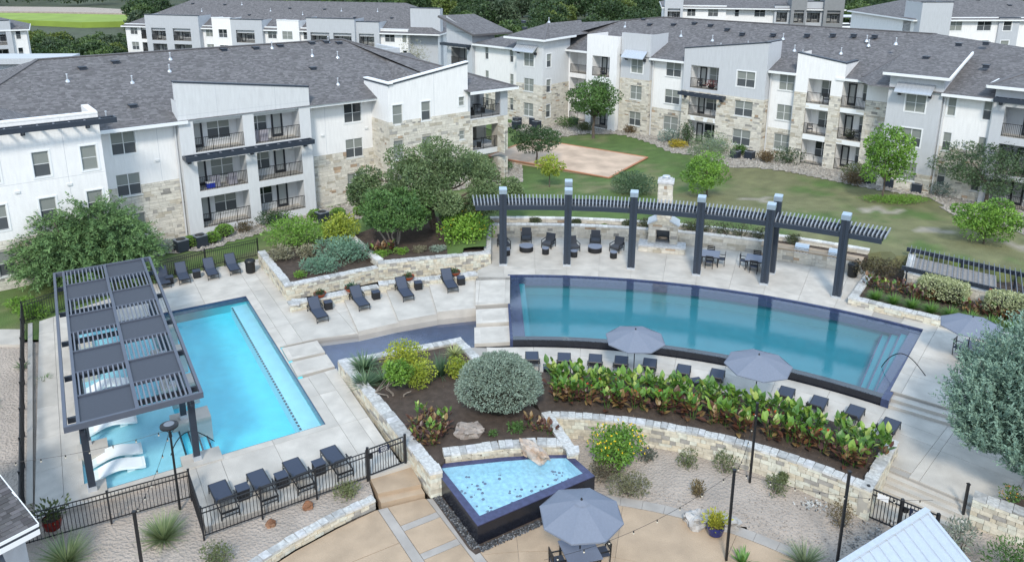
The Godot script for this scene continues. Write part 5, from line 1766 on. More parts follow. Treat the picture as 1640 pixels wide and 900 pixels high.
func far_buildings() -> void:
	# back left, across the road: its front runs nearly with the picture
	far_block("long grey and white apartment block far behind the left-hand roof", -13.4, 136.0, -2.75, [
		[-111.4, -105.8, 6.3, "stucco_white", 0.0, [["w", -110.3, -108.7], ["b", -107.9, -106.1]]],
		[-105.8, -94.0, 8.3, "stucco_grey", 1.2, [["b", -104.6, -101.4], ["b", -99.8, -95.9]]],
		[-94.0, -91.3, 6.3, "stucco_white", 0.0, [["w", -93.4, -91.8]]],
		[-91.3, -87.3, 8.0, "stucco_white", 0.9, [["w", -90.0, -88.2]]],
		[-87.3, -80.7, 7.8, "stucco_grey", 0.9, [["b", -86.3, -82.4]]],
		[-80.7, -77.7, 6.4, "stucco_white", 0.0, [["w", -80.1, -78.3]]],
		[-77.7, -73.2, 7.8, "stucco_white", 0.7, [["w", -76.7, -74.6]]],
		[-73.2, -71.3, 6.4, "stucco_white", 0.0, [["n", -72.7, -71.6]]],
		[-71.3, -61.7, 8.4, "stucco_grey", 1.3, [["b", -70.6, -66.8], ["b", -66.0, -62.4]]],
		[-61.7, -57.2, 7.9, "stucco_grey", 0.7, [["b", -61.2, -58.2]]],
		[-57.2, -51.9, 6.6, "stucco_white", 0.0, [["w", -56.4, -54.5], ["n", -53.0, -52.2]]],
		[-51.9, -46.2, 10.4, "stucco_grey", -1.5, []]], 10.8, 19.0)
	# a corner of another block at the left edge of the picture
	far_block("white and grey block cut off by the left edge of the picture", 30.0, 160.3, -1.5, [
		[-17.0, -6.2, 8.8, "stucco_grey", 0.6, [["b", -10.2, -7.0]]], [-6.2, -4.0, 7.1, "stucco_white", 0.0, [["n", -5.6, -4.9]]]], 9.6, 12.0)
	# back right behind the long roof
	far_block("white and dark grey block half hidden behind the long roof ridge", -9.0, 160.0, 1.25, [
		[4.8, 8.3, 13.6, "stucco_grey", 1.5, [["b", 5.4, 7.8]]],
		[8.3, 16.6, 10.3, "stucco_white", 0.0, [["w", 9.2, 10.8], ["w", 13.2, 15.1]]],
		[16.6, 25.6, 10.1, "stucco_white", -0.6, [["n", 18.3, 19.1], ["w", 22.0, 24.0]]],
		[25.6, 28.4, 10.6, "stucco_grey", 0.2, [["b", 26.0, 28.0]]],
		[28.4, 31.2, 12.6, "stucco_dark", 1.5, [["b", 29.0, 30.8]]],
		[31.2, 34.4, 11.4, "stucco_grey", 0.2, [["b", 31.6, 34.0]]],
		[34.4, 38.0, 12.8, "stucco_dark", 1.2, [["b", 35.0, 37.4]]]], 12.9, 20.0)
	# far right
	far_block("white block with a grey stair tower at the upper right corner", 4.0, 115.0, 1.95, [
		[68.3, 73.0, 13.3, "stucco_grey", 1.5, []],
		[73.0, 81.4, 10.9, "stucco_white", 0.0, [["w", 73.9, 75.8], ["w", 78.2, 80.4]]],
		[81.4, 84.6, 10.9, "stucco_grey", 0.3, [["n", 82.1, 83.4]]],
		[84.6, 96.0, 10.9, "stucco_white", 0.0, [["w", 86.4, 88.4], ["w", 90.0, 92.0]]]], 14.3, 20.0)
	# low flat-roofed block, just the roof edge in view
	var fb := thing("flat_roofed_building", "low grey flat-roofed building at the far left, behind the near roof", "building", Vector3(-52, -1, -82))
	var m := MB.new()
	m.prism(P2([Vector2(-62, -74), Vector2(-43.2, -75.4), Vector2(-43.6, -77.5), Vector2(-62, -77)]), -1.5, 9.6)
	part("wall", m, M["stucco_grey"], fb, world(fb))
	m = MB.new()
	m.prism(P2([Vector2(-62.5, -73.3), Vector2(-42.4, -74.8), Vector2(-43.0, -78.5), Vector2(-62.5, -77.5)]), 9.75, 10.3)
	part("roof", m, M["stucco_grey"], fb, world(fb))
	# carport and a parked car behind the ridge
	var cpt := thing("carport", "low grey carport roof on posts behind the roof ridge", "carport", Vector3(92, 1.2, -218))
	m = MB.new()
	m.bx(Vector3(-9, 2.6, -3), Vector3(9, 2.85, 3))
	part("roof", m, M["galvanised"], cpt)
	for i in 5:
		m = MB.new()
		m.bx(Vector3(-8.5 + i * 4.2, 0, -0.1), Vector3(-8.3 + i * 4.2, 2.6, 0.1))
		part("post", m, M["steel_navy"], cpt)
	var car := thing("parked_car", "white car parked near the carport behind the ridge", "car", Vector3(75.5, 3.6, -180), 0.25)
	m = MB.new()
	var prof := [Vector2(-2.25, 0.35), Vector2(2.25, 0.35), Vector2(2.3, 0.75), Vector2(1.5, 0.92), Vector2(0.9, 0.98), Vector2(-2.1, 1.02), Vector2(-2.3, 0.7)]
	for i in prof.size():
		var k := (i + 1) % prof.size()
		m.quad(Vector3(prof[i].x, prof[i].y, -0.88), Vector3(prof[i].x, prof[i].y, 0.88), Vector3(prof[k].x, prof[k].y, 0.88), Vector3(prof[k].x, prof[k].y, -0.88))
	for z in [0.88, -0.88]:
		for i in range(1, prof.size() - 1):
			m.tri(Vector3(prof[0].x, prof[0].y, z), Vector3(prof[i].x, prof[i].y, z), Vector3(prof[i + 1].x, prof[i + 1].y, z))
	m.bx(Vector3(-2.0, 1.42, -0.7), Vector3(0.3, 1.5, 0.7))
	part("body", m, M["car_paint"], car)
	m = MB.new()
	m.quad(Vector3(1.1, 0.97, 0.8), Vector3(1.1, 0.97, -0.8), Vector3(0.3, 1.44, -0.68), Vector3(0.3, 1.44, 0.68))
	m.quad(Vector3(-2.1, 1.0, 0.82), Vector3(1.1, 0.97, 0.82), Vector3(0.3, 1.44, 0.7), Vector3(-2.0, 1.44, 0.7))
	m.quad(Vector3(1.1, 0.97, -0.82), Vector3(-2.1, 1.0, -0.82), Vector3(-2.0, 1.44, -0.7), Vector3(0.3, 1.44, -0.7))
	part("window", m, M["glass_dark"], car)
	for x in [-1.4, 1.4]:
		for z in [-0.85, 0.85]:
			m = MB.new()
			m.tube(Vector3(x, 0.33, z - 0.1), Vector3(x, 0.33, z + 0.1), 0.33, 0.33, 14)
			part("wheel", m, M["rubber"], car)
	var pk := MB.new()
	pk.prism(P2([Vector2(55, -172), Vector2(105, -172), Vector2(125, -230), Vector2(60, -230)]), -2, 1.2)
	pk.prism(P2([Vector2(60, -172.2), Vector2(95, -172.2), Vector2(95, -190), Vector2(60, -190)]), 1.2, 3.55)
	struct("parking_lot", pk, M["band"])
	var fld := MB.new()
	fld.prism(P2([Vector2(-330, -352), Vector2(-203, -345), Vector2(-156, -336), Vector2(-143, -306), Vector2(-162, -300), Vector2(-215, -318), Vector2(-330, -330)]), -10, -5.4)
	struct("meadow", fld, M["meadow"])
	var rd := MB.new()
	rd.prism(P2([Vector2(-420, -362), Vector2(-205, -355), Vector2(-160, -345), Vector2(-160, -362), Vector2(-205, -385), Vector2(-420, -400)]), -10, -5.5)
	struct("road", rd, M["gravel"])

# ---------- garden structures and furniture ----------
func colonnade() -> void:
	var t := thing("pergola", "long curved navy steel pergola on tall posts along the main pool", "pergola", p3(37.2, 13.0))
	var w := world(t)
	var angs := [-2.6, 4.0, 10.55, 17.1, 23.6, 30.2]
	var spots := []
	for a in angs: spots.append([37.15, a, 0.0])
	for a in [4.0, 23.9]: spots.append([39.1, a, 0.0])
	for s in spots:
		var o := p3(s[0], s[1])
		var bs := Basis(Vector3.UP, -deg_to_rad(s[1]))
		var mb := MB.new()
		for x in [-0.15, 0.15]:
			mb.box(Transform3D(bs, o + bs * Vector3(x, 2.6, 0)), Vector3(0.085, 2.48, 0.33))
		mb.box(Transform3D(bs, o + bs * Vector3(0, 2.6, 0)), Vector3(0.07, 2.48, 0.27))
		var c := part("post", mb, M["steel_navy"], t, w)
		mb = MB.new()
		mb.box(Transform3D(bs, o + bs * Vector3(0, 5.13, 0)), Vector3(0.255, 0.14, 0.355))
		mb.box(Transform3D(bs, o + bs * Vector3(0, 5.285, 0)), Vector3(0.24, 0.015, 0.34))
		part("cap", mb, M["cap_metal"], c)
		mb = MB.new()
		mb.box(Transform3D(bs, o + bs * Vector3(0, 0.06, 0)), Vector3(0.26, 0.075, 0.36))
		part("base_plate", mb, M["galvanised"], c)
	for r in [36.95, 37.4, 38.05, 38.75]:
		var mb := MB.new()
		var line := arc(r, -5.4, 33.4, 1.1)
		for i in line.size() - 1:
			mb.bar(v3(line[i], 4.02), v3(line[i + 1], 4.02), 0.09, 0.30 if r < 37.1 else 0.2)
		part("beam", mb, M["steel_navy"], t, w)
	var slat := MB.new()
	slat.bx(Vector3(-0.035, -0.07, -0.98), Vector3(0.035, 0.07, 0.98))
	var sm := slat.mesh()
	for i in 112:
		var a := -5.5 + i * 0.352
		var skip := false
		for k in angs:
			if absf(a - k) < 0.17: skip = true
		var o := part("slat", sm, M["slat_pale"], t)
		o.transform = Transform3D(Basis(Vector3.UP, -deg_to_rad(a)), p3(38.1 if not skip else 38.5, a, 4.21) + w)

func lap_pergola() -> void:
	var o := lap3(-7.5, 8.5, -0.45)
	var t := thing("pergola", "long flat steel pergola with chequered louvre panels over the shallow end of the lap pool", "pergola", o, LAP_TURN)
	# own axes: x = s + 7.5, z = t - 8.5, y from the deck
	var L := func(s: float, tt: float, y: float) -> Vector3: return Vector3(s + 7.5, y + 0.45, tt - 8.5)
	for tt in [1.8, 5.3, 8.8, 12.3, 15.8]:
		for s in [-9.35, -5.45]:
			var mb := MB.new()
			mb.bx(L.call(s - 0.13, tt - 0.13, -0.40), L.call(s + 0.13, tt + 0.13, 2.72))
			var c := part("post", mb, M["steel_navy"], t)
			mb = MB.new()
			mb.bx(L.call(s - 0.16, tt - 0.16, -0.44), L.call(s + 0.16, tt + 0.16, -0.2))
			part("base_plate", mb, M["galvanised"], c)
			mb = MB.new()
		var cb := MB.new()
		cb.bx(L.call(-9.8, tt - 0.06, 2.72), L.call(-5.1, tt + 0.06, 2.94))
		part("cross_beam", cb, M["steel_navy"], t)
	for s in [-9.35, -5.45]:
		var mb := MB.new()
		mb.bx(L.call(s - 0.07, 0.3, 2.5), L.call(s + 0.07, 16.6, 2.715))
		part("main_beam", mb, M["steel_navy"], t)
	for q in [[-9.93, -9.81, 0.1, 16.9], [-5.17, -5.05, 0.1, 16.9], [-9.50, -9.38, 0.22, 16.78], [-5.55, -5.43, 0.22, 16.78], [-7.5, -7.36, 0.22, 16.78], [-9.81, -5.17, 0.1, 0.22], [-9.81, -5.17, 16.78, 16.9]]:
		var mb := MB.new()
		mb.bx(L.call(q[0], q[2], 2.95), L.call(q[1], q[3], 3.2))
		part("frame_beam", mb, M["steel_grey"], t)
	var row := 2.07
	for j in 8:
		for k in 2:
			var s0 := -9.38 if k == 0 else -7.36
			var s1 := -7.5 if k == 0 else -5.55
			var t0 := 0.22 + j * row
			var t1 := t0 + row - 0.07
			var mb := MB.new()
			mb.bx(L.call(s0, t1, 3.02), L.call(s1, t1 + 0.07, 3.18))
			if j < 7: part("panel_rail", mb, M["steel_grey"], t)
			if (j + k) % 2 == 0:                # bars that run along the pool
				for i in 10:
					var x := lerpf(s0 + 0.1, s1 - 0.1, i / 9.0)
					var b := MB.new()
					b.bx(L.call(x - 0.028, t0, 3.03), L.call(x + 0.028, t1, 3.17))
					part("bar", b, M["steel_blade"], t)
			else:                               # close louvres across it
				for i in 15:
					var z := lerpf(t0 + 0.07, t1 - 0.07, i / 14.0)
					var b := MB.new()
					b.box(Transform3D(Basis(Vector3.RIGHT, 0.06), L.call((s0 + s1) / 2, z, 3.1)), Vector3((s1 - s0) / 2, 0.014, 0.064))
					part("louvre", b, M["louvre"], t)

func fence(called: String, label: String, pts: Array, y: float, hgt := 1.25, group := "black picket fences round the pools") -> void:
	var t := thing(called, label, "fence", v3(pts[0], y), 0, group)
	var w := world(t)
	var pk := MB.new()
	pk.bx(Vector3(-0.011, 0.06, -0.011), Vector3(0.011, hgt - 0.04, 0.011))
	var pm := pk.mesh()
	var po := MB.new()
	po.bx(Vector3(-0.032, -0.1, -0.032), Vector3(0.032, hgt + 0.06, 0.032))
	po.bx(Vector3(-0.042, hgt + 0.06, -0.042), Vector3(0.042, hgt + 0.09, 0.042))
	var pom := po.mesh()
	for i in pts.size() - 1:
		var a := v3(pts[i], y)
		var b := v3(pts[i + 1], y)
		for h in [0.1, hgt - 0.2, hgt]:
			var mb := MB.new()
			mb.bar(a + Vector3.UP * h, b + Vector3.UP * h, 0.035, 0.035)
			part("rail", mb, M["railing"], t, w)
		var l := a.distance_to(b)
		var turn := -atan2((b - a).z, (b - a).x)
		var n := int(l / 0.125)
		for k in n:
			var p := a.lerp(b, (k + 0.5) / n)
			var o := part("picket", pm, M["railing"], t)
			o.transform = Transform3D(Basis(Vector3.UP, turn), p + w)
		var np := maxi(1, int(round(l / 2.4)))
		for k in np + 1:
			if k == np and i < pts.size() - 2: continue
			var o := part("post", pom, M["railing"], t)
			o.transform = Transform3D(Basis(Vector3.UP, turn), a.lerp(b, float(k) / np) + w)

func gate(label: String, a: Vector2, b: Vector2, y: float, leaves: int, hgt: float, hinge: bool) -> Node3D:
	var t := thing("gate", label, "gate", v3(a, y))
	var w := world(t)
	var A := v3(a, y)
	var B := v3(b, y)
	for k in leaves + 1:
		var p := A.lerp(B, float(k) / leaves)
		var mb := MB.new()
		mb.bx(p + Vector3(-0.05, -0.1, -0.05), p + Vector3(0.05, hgt + 0.1, 0.05))
		part("post", mb, M["railing"], t, w)
	for k in leaves:
		var p := A.lerp(B, (k + 0.05) / leaves)
		var q := A.lerp(B, (k + 0.95) / leaves)
		for h in [0.1, hgt - 0.22, hgt]:
			var mb := MB.new()
			mb.bar(p + Vector3.UP * h, q + Vector3.UP * h, 0.045, 0.045)
			part("rail", mb, M["railing"], t, w)
		var n := int(p.distance_to(q) / 0.115)
		for i in n + 1:
			var mb := MB.new()
			var x := p.lerp(q, float(i) / n)
			mb.bx(x + Vector3(-0.012, 0.08, -0.012), x + Vector3(0.012, hgt - 0.02, 0.012))
			part("picket", mb, M["railing"], t, w)
	var l := MB.new()
	var lp := A.lerp(B, 0.06 if hinge else 0.55)
	l.bx(lp + Vector3(-0.06, hgt - 0.42, -0.04), lp + Vector3(0.12, hgt - 0.25, 0.06))
	part("latch", l, M["iron"], t, w)
	return t

func lettering(t: Node3D, text: String, at: Transform3D, size: float, m: Material) -> void:
	var tm := TextMesh.new()
	tm.text = text
	var sf := SystemFont.new()
	sf.font_names = PackedStringArray(["Droid Sans"])
	tm.font = sf
	tm.font_size = 32
	tm.pixel_size = size / 32.0
	tm.depth = 0.006
	var o := part("lettering", tm, m, t)
	o.transform = at

func make_lounger() -> Node3D:          # a sling chaise; head at -z, foot at +z, back raised; origin on the ground under the middle
	var t := thing("chaise_lounge", "navy sling chaise lounge", "chaise lounge", Vector3.ZERO, 0, "navy chaise lounges round the pools")
	var mb := MB.new()
	var hy := 0.34
	for x in [-0.33, 0.33]:
		mb.bar(Vector3(x, hy, -0.98), Vector3(x, hy, 1.0), 0.035, 0.05)
	mb.bar(Vector3(-0.33, hy, 1.0), Vector3(0.33, hy, 1.0), 0.035, 0.05)
	mb.bar(Vector3(-0.33, hy, -0.98), Vector3(0.33, hy, -0.98), 0.035, 0.05)
	mb.bar(Vector3(-0.33, 0.09, 0.96), Vector3(0.33, 0.09, 0.96), 0.025, 0.025)
	mb.bar(Vector3(-0.33, 0.09, -0.86), Vector3(0.33, 0.09, -0.86), 0.025, 0.025)
	part("frame", mb, M["iron"], t)
	for z in [-0.9, 0.96]:
		for x in [-0.33, 0.33]:
			mb = MB.new()
			mb.bar(Vector3(x, 0, z), Vector3(x, hy, z - 0.04), 0.032, 0.045)
			part("leg", mb, M["iron"], t)
	mb = MB.new()
	mb.quad(Vector3(-0.31, hy + 0.03, 0.99), Vector3(0.31, hy + 0.03, 0.99), Vector3(0.31, hy + 0.015, 0.4), Vector3(-0.31, hy + 0.015, 0.4))
	mb.quad(Vector3(-0.31, hy + 0.015, 0.4), Vector3(0.31, hy + 0.015, 0.4), Vector3(0.31, hy + 0.035, -0.22), Vector3(-0.31, hy + 0.035, -0.22))
	mb.quad(Vector3(-0.31, hy - 0.01, -0.22), Vector3(0.31, hy - 0.01, -0.22), Vector3(0.31, hy - 0.01, 0.99), Vector3(-0.31, hy - 0.01, 0.99))
	mb.quad(Vector3(-0.31, hy - 0.01, 0.99), Vector3(0.31, hy - 0.01, 0.99), Vector3(0.31, hy + 0.03, 0.99), Vector3(-0.31, hy + 0.03, 0.99))
	part("seat_sling", mb, M["sling"], t)
	mb = MB.new()
	var bs := Basis(Vector3.RIGHT, 0.72)
	mb.box(Transform3D(bs, Vector3(0, hy + 0.27, -0.53)), Vector3(0.31, 0.017, 0.42))
	var back := part("back_sling", mb, M["sling_back"], t)
	mb = MB.new()
	for x in [-0.325, 0.325]:
		mb.box(Transform3D(bs, Vector3(x, hy + 0.27, -0.53)), Vector3(0.016, 0.022, 0.43))
	mb.box(Transform3D(bs, Vector3(0, hy + 0.27, -0.53) + bs * Vector3(0, 0, -0.43)), Vector3(0.325, 0.022, 0.016))
	part("back_frame", mb, M["iron"], back)
	mb = MB.new()
	for x in [-0.3, 0.3]:
		mb.bar(Vector3(x, hy + 0.4, -0.66), Vector3(x, hy, -0.92), 0.02, 0.02)
	mb.bar(Vector3(-0.3, hy, -0.92), Vector3(0.3, hy, -0.92), 0.02, 0.02)
	part("back_support", mb, M["iron"], t)
	for x in [-0.37, 0.37]:
		mb = MB.new()
		mb.bar(Vector3(x, hy + 0.22, -0.12), Vector3(x, hy + 0.22, -0.56), 0.05, 0.03)
		mb.bar(Vector3(x, 0.3, -0.15), Vector3(x, hy + 0.21, -0.15), 0.025, 0.025)
		part("armrest", mb, M["iron"], t)
	return t

func make_side_table() -> Node3D:
	var t := thing("side_table", "small dark cube side table", "side table", Vector3.ZERO, 0, "dark cube side tables by the chaise lounges")
	var mb := MB.new()
	mb.bx(Vector3(-0.22, 0.02, -0.22), Vector3(0.22, 0.46, 0.22))
	part("body", mb, M["wicker"], t)
	mb = MB.new()
	mb.bx(Vector3(-0.24, 0.46, -0.24), Vector3(0.24, 0.49, 0.24))
	part("tabletop", mb, M["sling"], t)
	return t

func make_chair() -> Node3D:             # a dining chair, facing +z
	var t := thing("dining_chair", "dark metal dining chair with slatted back", "chair", Vector3.ZERO, 0, "dark dining chairs at the patio tables")
	var mb := MB.new()
	mb.bx(Vector3(-0.24, 0.42, -0.24), Vector3(0.24, 0.46, 0.24))
	part("seat", mb, M["sling"], t)
	for x in [-0.23, 0.23]:
		for z in [-0.23, 0.22]:
			mb = MB.new()
			mb.bar(Vector3(x, 0, z), Vector3(x, 0.42 if z > 0 else 0.92, z - (0.0 if z > 0 else 0.04)), 0.035, 0.035)
			part("leg", mb, M["iron"], t)
		mb = MB.new()
		mb.bar(Vector3(x * 1.08, 0.64, -0.24), Vector3(x * 1.08, 0.64, 0.22), 0.045, 0.03)
		mb.bar(Vector3(x * 1.08, 0.44, 0.2), Vector3(x * 1.08, 0.63, 0.2), 0.03, 0.03)
		part("armrest", mb, M["iron"], t)
	mb = MB.new()
	for y in [0.88, 0.76, 0.64]:
		mb.bar(Vector3(-0.23, y, -0.26), Vector3(0.23, y, -0.26), 0.02, 0.07)
	part("backrest", mb, M["iron"], t)
	return t

func make_club_chair() -> Node3D:        # a deep low chair with cushions, facing +z
	var t := thing("lounge_chair", "dark cushioned lounge chair", "lounge chair", Vector3.ZERO, 0, "dark lounge chairs along the stone wall")
	var mb := MB.new()
	for x in [-0.37, 0.37]:
		mb = MB.new()
		mb.bar(Vector3(x, 0.0, 0.36), Vector3(x, 0.56, 0.34), 0.045, 0.045)
		mb.bar(Vector3(x, 0.0, -0.36), Vector3(x, 0.6, -0.38), 0.045, 0.045)
		mb.bar(Vector3(x, 0.57, -0.38), Vector3(x, 0.57, 0.37), 0.06, 0.03)
		part("arm", mb, M["iron"], t)
	mb = MB.new()
	mb.bx(Vector3(-0.35, 0.22, -0.36), Vector3(0.35, 0.27, 0.36))
	part("frame", mb, M["iron"], t)
	mb = MB.new()
	mb.bx(Vector3(-0.33, 0.275, -0.3), Vector3(0.33, 0.42, 0.38))
	part("seat_cushion", mb, M["cushion"], t)
	mb = MB.new()
	mb.box(Transform3D(Basis(Vector3.RIGHT, -0.22), Vector3(0, 0.66, -0.36)), Vector3(0.33, 0.27, 0.075))
	part("back_cushion", mb, M["cushion"], t)
	return t

func drum(called: String, label: String, at: Vector3, r: float, h: float, group: String) -> Node3D:
	var t := thing(called, label, "side table", at, 0, group)
	var mb := MB.new()
	mb.lathe(Vector3.ZERO, [Vector2(r * 0.97, 0.0), Vector2(r * 0.97, h - 0.05)], 24)
	part("body", mb, M["wicker"], t)
	mb = MB.new()
	mb.lathe(Vector3.ZERO, [Vector2(r, h - 0.05), Vector2(r, h), Vector2(0.001, h + 0.002)], 24)
	part("tabletop", mb, M["table_top"], t)
	return t

func dining_table(label: String, at: Vector3, turn: float, hole_d := false) -> Node3D:
	var t := thing("dining_table", label, "table", at, turn)
	var mb := MB.new()
	mb.bx(Vector3(-0.62, 0.70, -0.62), Vector3(0.62, 0.74, 0.62))
	part("tabletop", mb, M["table_top"], t)
	mb = MB.new()
	for i in 4:
		var a := Vector3([-0.56, 0.56, 0.56, -0.56][i], 0.66, [-0.56, -0.56, 0.56, 0.56][i])
		var b := Vector3([0.56, 0.56, -0.56, -0.56][i], 0.66, [-0.56, 0.56, 0.56, -0.56][i])
		mb.bar(a, b, 0.03, 0.07)
	part("apron", mb, M["iron"], t)
	for x in [-0.55, 0.55]:
		for z in [-0.55, 0.55]:
			mb = MB.new()
			mb.bar(Vector3(x, 0, z), Vector3(x, 0.7, z), 0.05, 0.05)
			part("leg", mb, M["iron"], t)
	return t

func umbrella(label: String, at: Vector3, turn: float, r := 1.5, rim := 2.15, top := 2.75) -> void:
	var t := thing("patio_umbrella", label, "umbrella", at, turn, "grey-blue octagonal patio umbrellas")
	var mb := MB.new()
	mb.tube(Vector3.ZERO, Vector3(0, top + 0.06, 0), 0.024, 0.024, 8)
	part("pole", mb, M["iron"], t)
	mb = MB.new()
	mb.lathe(Vector3.ZERO, [Vector2(0.34, 0.0), Vector2(0.34, 0.06), Vector2(0.05, 0.1), Vector2(0.04, 0.35)], 16)
	part("base", mb, M["iron"], t)
	mb = MB.new()
	mb.lathe(Vector3(0, top, 0), [Vector2(0.035, -0.02), Vector2(0.045, 0.06), Vector2(0.02, 0.12), Vector2(0.0, 0.13)], 8)
	part("finial", mb, M["iron"], t)
	for k in 8:
		var a := TAU * k / 8 + PI / 8
		var b := TAU * (k + 1) / 8 + PI / 8
		mb = MB.new()
		var n := 6
		var nk := 6
		# each gore sags a little between its ribs
		var pt := func(i: int, j: int) -> Vector3:
			var f := float(i) / n
			var g := float(j) / nk
			var ra := Vector3(cos(a), 0, sin(a)).lerp(Vector3(cos(b), 0, sin(b)), g)
			var sag := sin(PI * g) * f * 0.035 + sin(PI * f) * -0.03
			return ra * (0.09 + (r - 0.09) * f) + Vector3.UP * (lerpf(top, rim, f) - sag)
		for i in n:
			for j in nk:
				mb.quad(pt.call(i, j), pt.call(i, j + 1), pt.call(i + 1, j + 1), pt.call(i + 1, j))
		var ra := Vector3(cos(a), 0, sin(a)) * r
		var rb := Vector3(cos(b), 0, sin(b)) * r
		mb.quad(ra + Vector3.UP * rim, rb + Vector3.UP * rim, rb + Vector3.UP * (rim - 0.05), ra + Vector3.UP * (rim - 0.05))
		part("canopy_panel", mb, M["canvas"], t)
		mb = MB.new()
		mb.bar(Vector3(0, top - 0.05, 0), ra * 0.99 + Vector3.UP * (rim - 0.02), 0.02, 0.025)
		mb.bar(Vector3(0, rim - 0.35, 0), (ra * 0.5) + Vector3.UP * (lerpf(top, rim, 0.5) - 0.04), 0.015, 0.02)
		part("rib", mb, M["iron"], t)
	mb = MB.new()
	for k in 8:
		var a := TAU * k / 8 + PI / 8
		var b := TAU * (k + 1) / 8 + PI / 8
		var A := Vector3(cos(a), 0, sin(a))
		var B := Vector3(cos(b), 0, sin(b))
		mb.quad(A * 0.02 + Vector3.UP * (top + 0.05), B * 0.02 + Vector3.UP * (top + 0.05), B * 0.27 + Vector3.UP * (top - 0.045), A * 0.27 + Vector3.UP * (top - 0.045))
	part("vent_cap", mb, M["canvas"], t)

func bin(label: String, at: Vector3) -> void:
	var t := thing("litter_bin", label, "bin", at)
	var mb := MB.new()
	mb.lathe(Vector3.ZERO, [Vector2(0.27, 0.0), Vector2(0.31, 0.1), Vector2(0.31, 0.72), Vector2(0.35, 0.74), Vector2(0.35, 0.82)], 24)
	part("body", mb, M["plastic_black"], t)
	mb = MB.new()
	mb.lathe(Vector3.ZERO, [Vector2(0.35, 0.82), Vector2(0.3, 0.9), Vector2(0.14, 0.95), Vector2(0.12, 0.9), Vector2(0.0, 0.89)], 24)
	part("lid", mb, M["iron"], t)

func pot(called: String, label: String, at: Vector3, prof: Array, m: Material, leaf_r: float, c0: Color, c1: Color, n: int, l: float) -> void:
	var t := thing(called, label, "planter pot", at)
	var mb := MB.new()
	mb.lathe(Vector3.ZERO, prof, 24)
	part("pot", mb, m, t)
	var top: Vector2 = prof[-1]
	mb = MB.new()
	mb.lathe(Vector3.ZERO, [Vector2(top.x * 0.98, top.y - 0.06), Vector2(0.001, top.y - 0.03)], 16)
	part("soil", mb, M["soil"], t)
	mb = MB.new()
	var r := RandomNumberGenerator.new()
	r.seed = hash(label)
	for i in n:
		var d := Vector3(r.randfn(), absf(r.randfn()) + 0.35, r.randfn()).normalized()
		mb.col = c0.lerp(c1, r.randf())
		var o := Vector3(r.randf_range(-0.4, 0.4) * top.x, top.y - 0.04, r.randf_range(-0.4, 0.4) * top.x) + d * leaf_r * r.randf_range(0.0, 0.95)
		mb.leaf(o, d, d.cross(Vector3(r.randfn(), r.randfn(), r.randfn())).normalized(), l * r.randf_range(0.7, 1.3), l * 0.55, 0.1)
	part("plant", mb, M["leaf"], t)

func rail_arc(label: String, a: Vector3, b: Vector3, h: float, gap: Vector3) -> void:
	var t := thing("handrail", label, "handrail", a)
	for k in 2:
		var mb := MB.new()
		var o := gap * k
		var pv := o
		for i in range(1, 15):
			var f := i / 14.0
			var p := o + (b - a) * f + Vector3.UP * (sin(PI * pow(f, 0.8)) * h)
			mb.tube(pv, p, 0.022, 0.022, 6, false)
			pv = p
		part("rail", mb, M["iron"], t)

func ac_unit(label: String, at: Vector3, turn: float) -> void:
	var t := thing("air_conditioner", label, "air conditioner", at, turn, "air conditioner units beside the apartment walls")
	var mb := MB.new()
	mb.bx(Vector3(-0.4, 0.0, -0.4), Vector3(0.4, 0.8, 0.4))
	part("case", mb, M["ac_case"], t)
	mb = MB.new()
	mb.bx(Vector3(-0.42, 0.8, -0.42), Vector3(0.42, 0.85, 0.42))
	part("top", mb, M["ac_top"], t)
	mb = MB.new()
	mb.lathe(Vector3(0, 0.852, 0), [Vector2(0.33, 0.0), Vector2(0.31, 0.03), Vector2(0.05, 0.05), Vector2(0.0, 0.05)], 18)
	part("fan_grille", mb, M["iron"], t)

func boulder(called: String, label: String, at: Vector3, size: Vector3, turn: float, c0: Color, c1: Color, seed_n: int, tilt := 0.0) -> void:
	var mb := MB.new()
	var f := FastNoiseLite.new()
	f.seed = seed_n
	f.frequency = 0.9
	var bs := Basis.from_euler(Vector3(0, turn, tilt))
	var pt := func(i: int, j: int, n: int, k: int) -> Vector3:
		var th := PI * j / k
		var ph := TAU * (i % n) / n
		var d := Vector3(sin(th) * cos(ph), cos(th), sin(th) * sin(ph))
		var m := 1.0 + f.get_noise_3dv(d * 1.1) * 0.55 + f.get_noise_3dv(d * 3.0) * 0.16
		d = d.sign() * Vector3(pow(absf(d.x), 0.75), pow(absf(d.y), 0.7), pow(absf(d.z), 0.75))
		return bs * (d * m * size)
	var n := 26
	var k := 16
	for j in k:
		for i in n:
			var a: Vector3 = pt.call(i, j, n, k)
			mb.col = c0.lerp(c1, clampf(f.get_noise_3dv(a * 2.2) * 1.6 + 0.5, 0, 1))
			mb.quad(pt.call(i, j + 1, n, k), a, pt.call(i + 1, j, n, k), pt.call(i + 1, j + 1, n, k))
	var o := part(numbered(called), mb, M["rock"], self)
	o.position = at
	tag(o, label, "boulder")

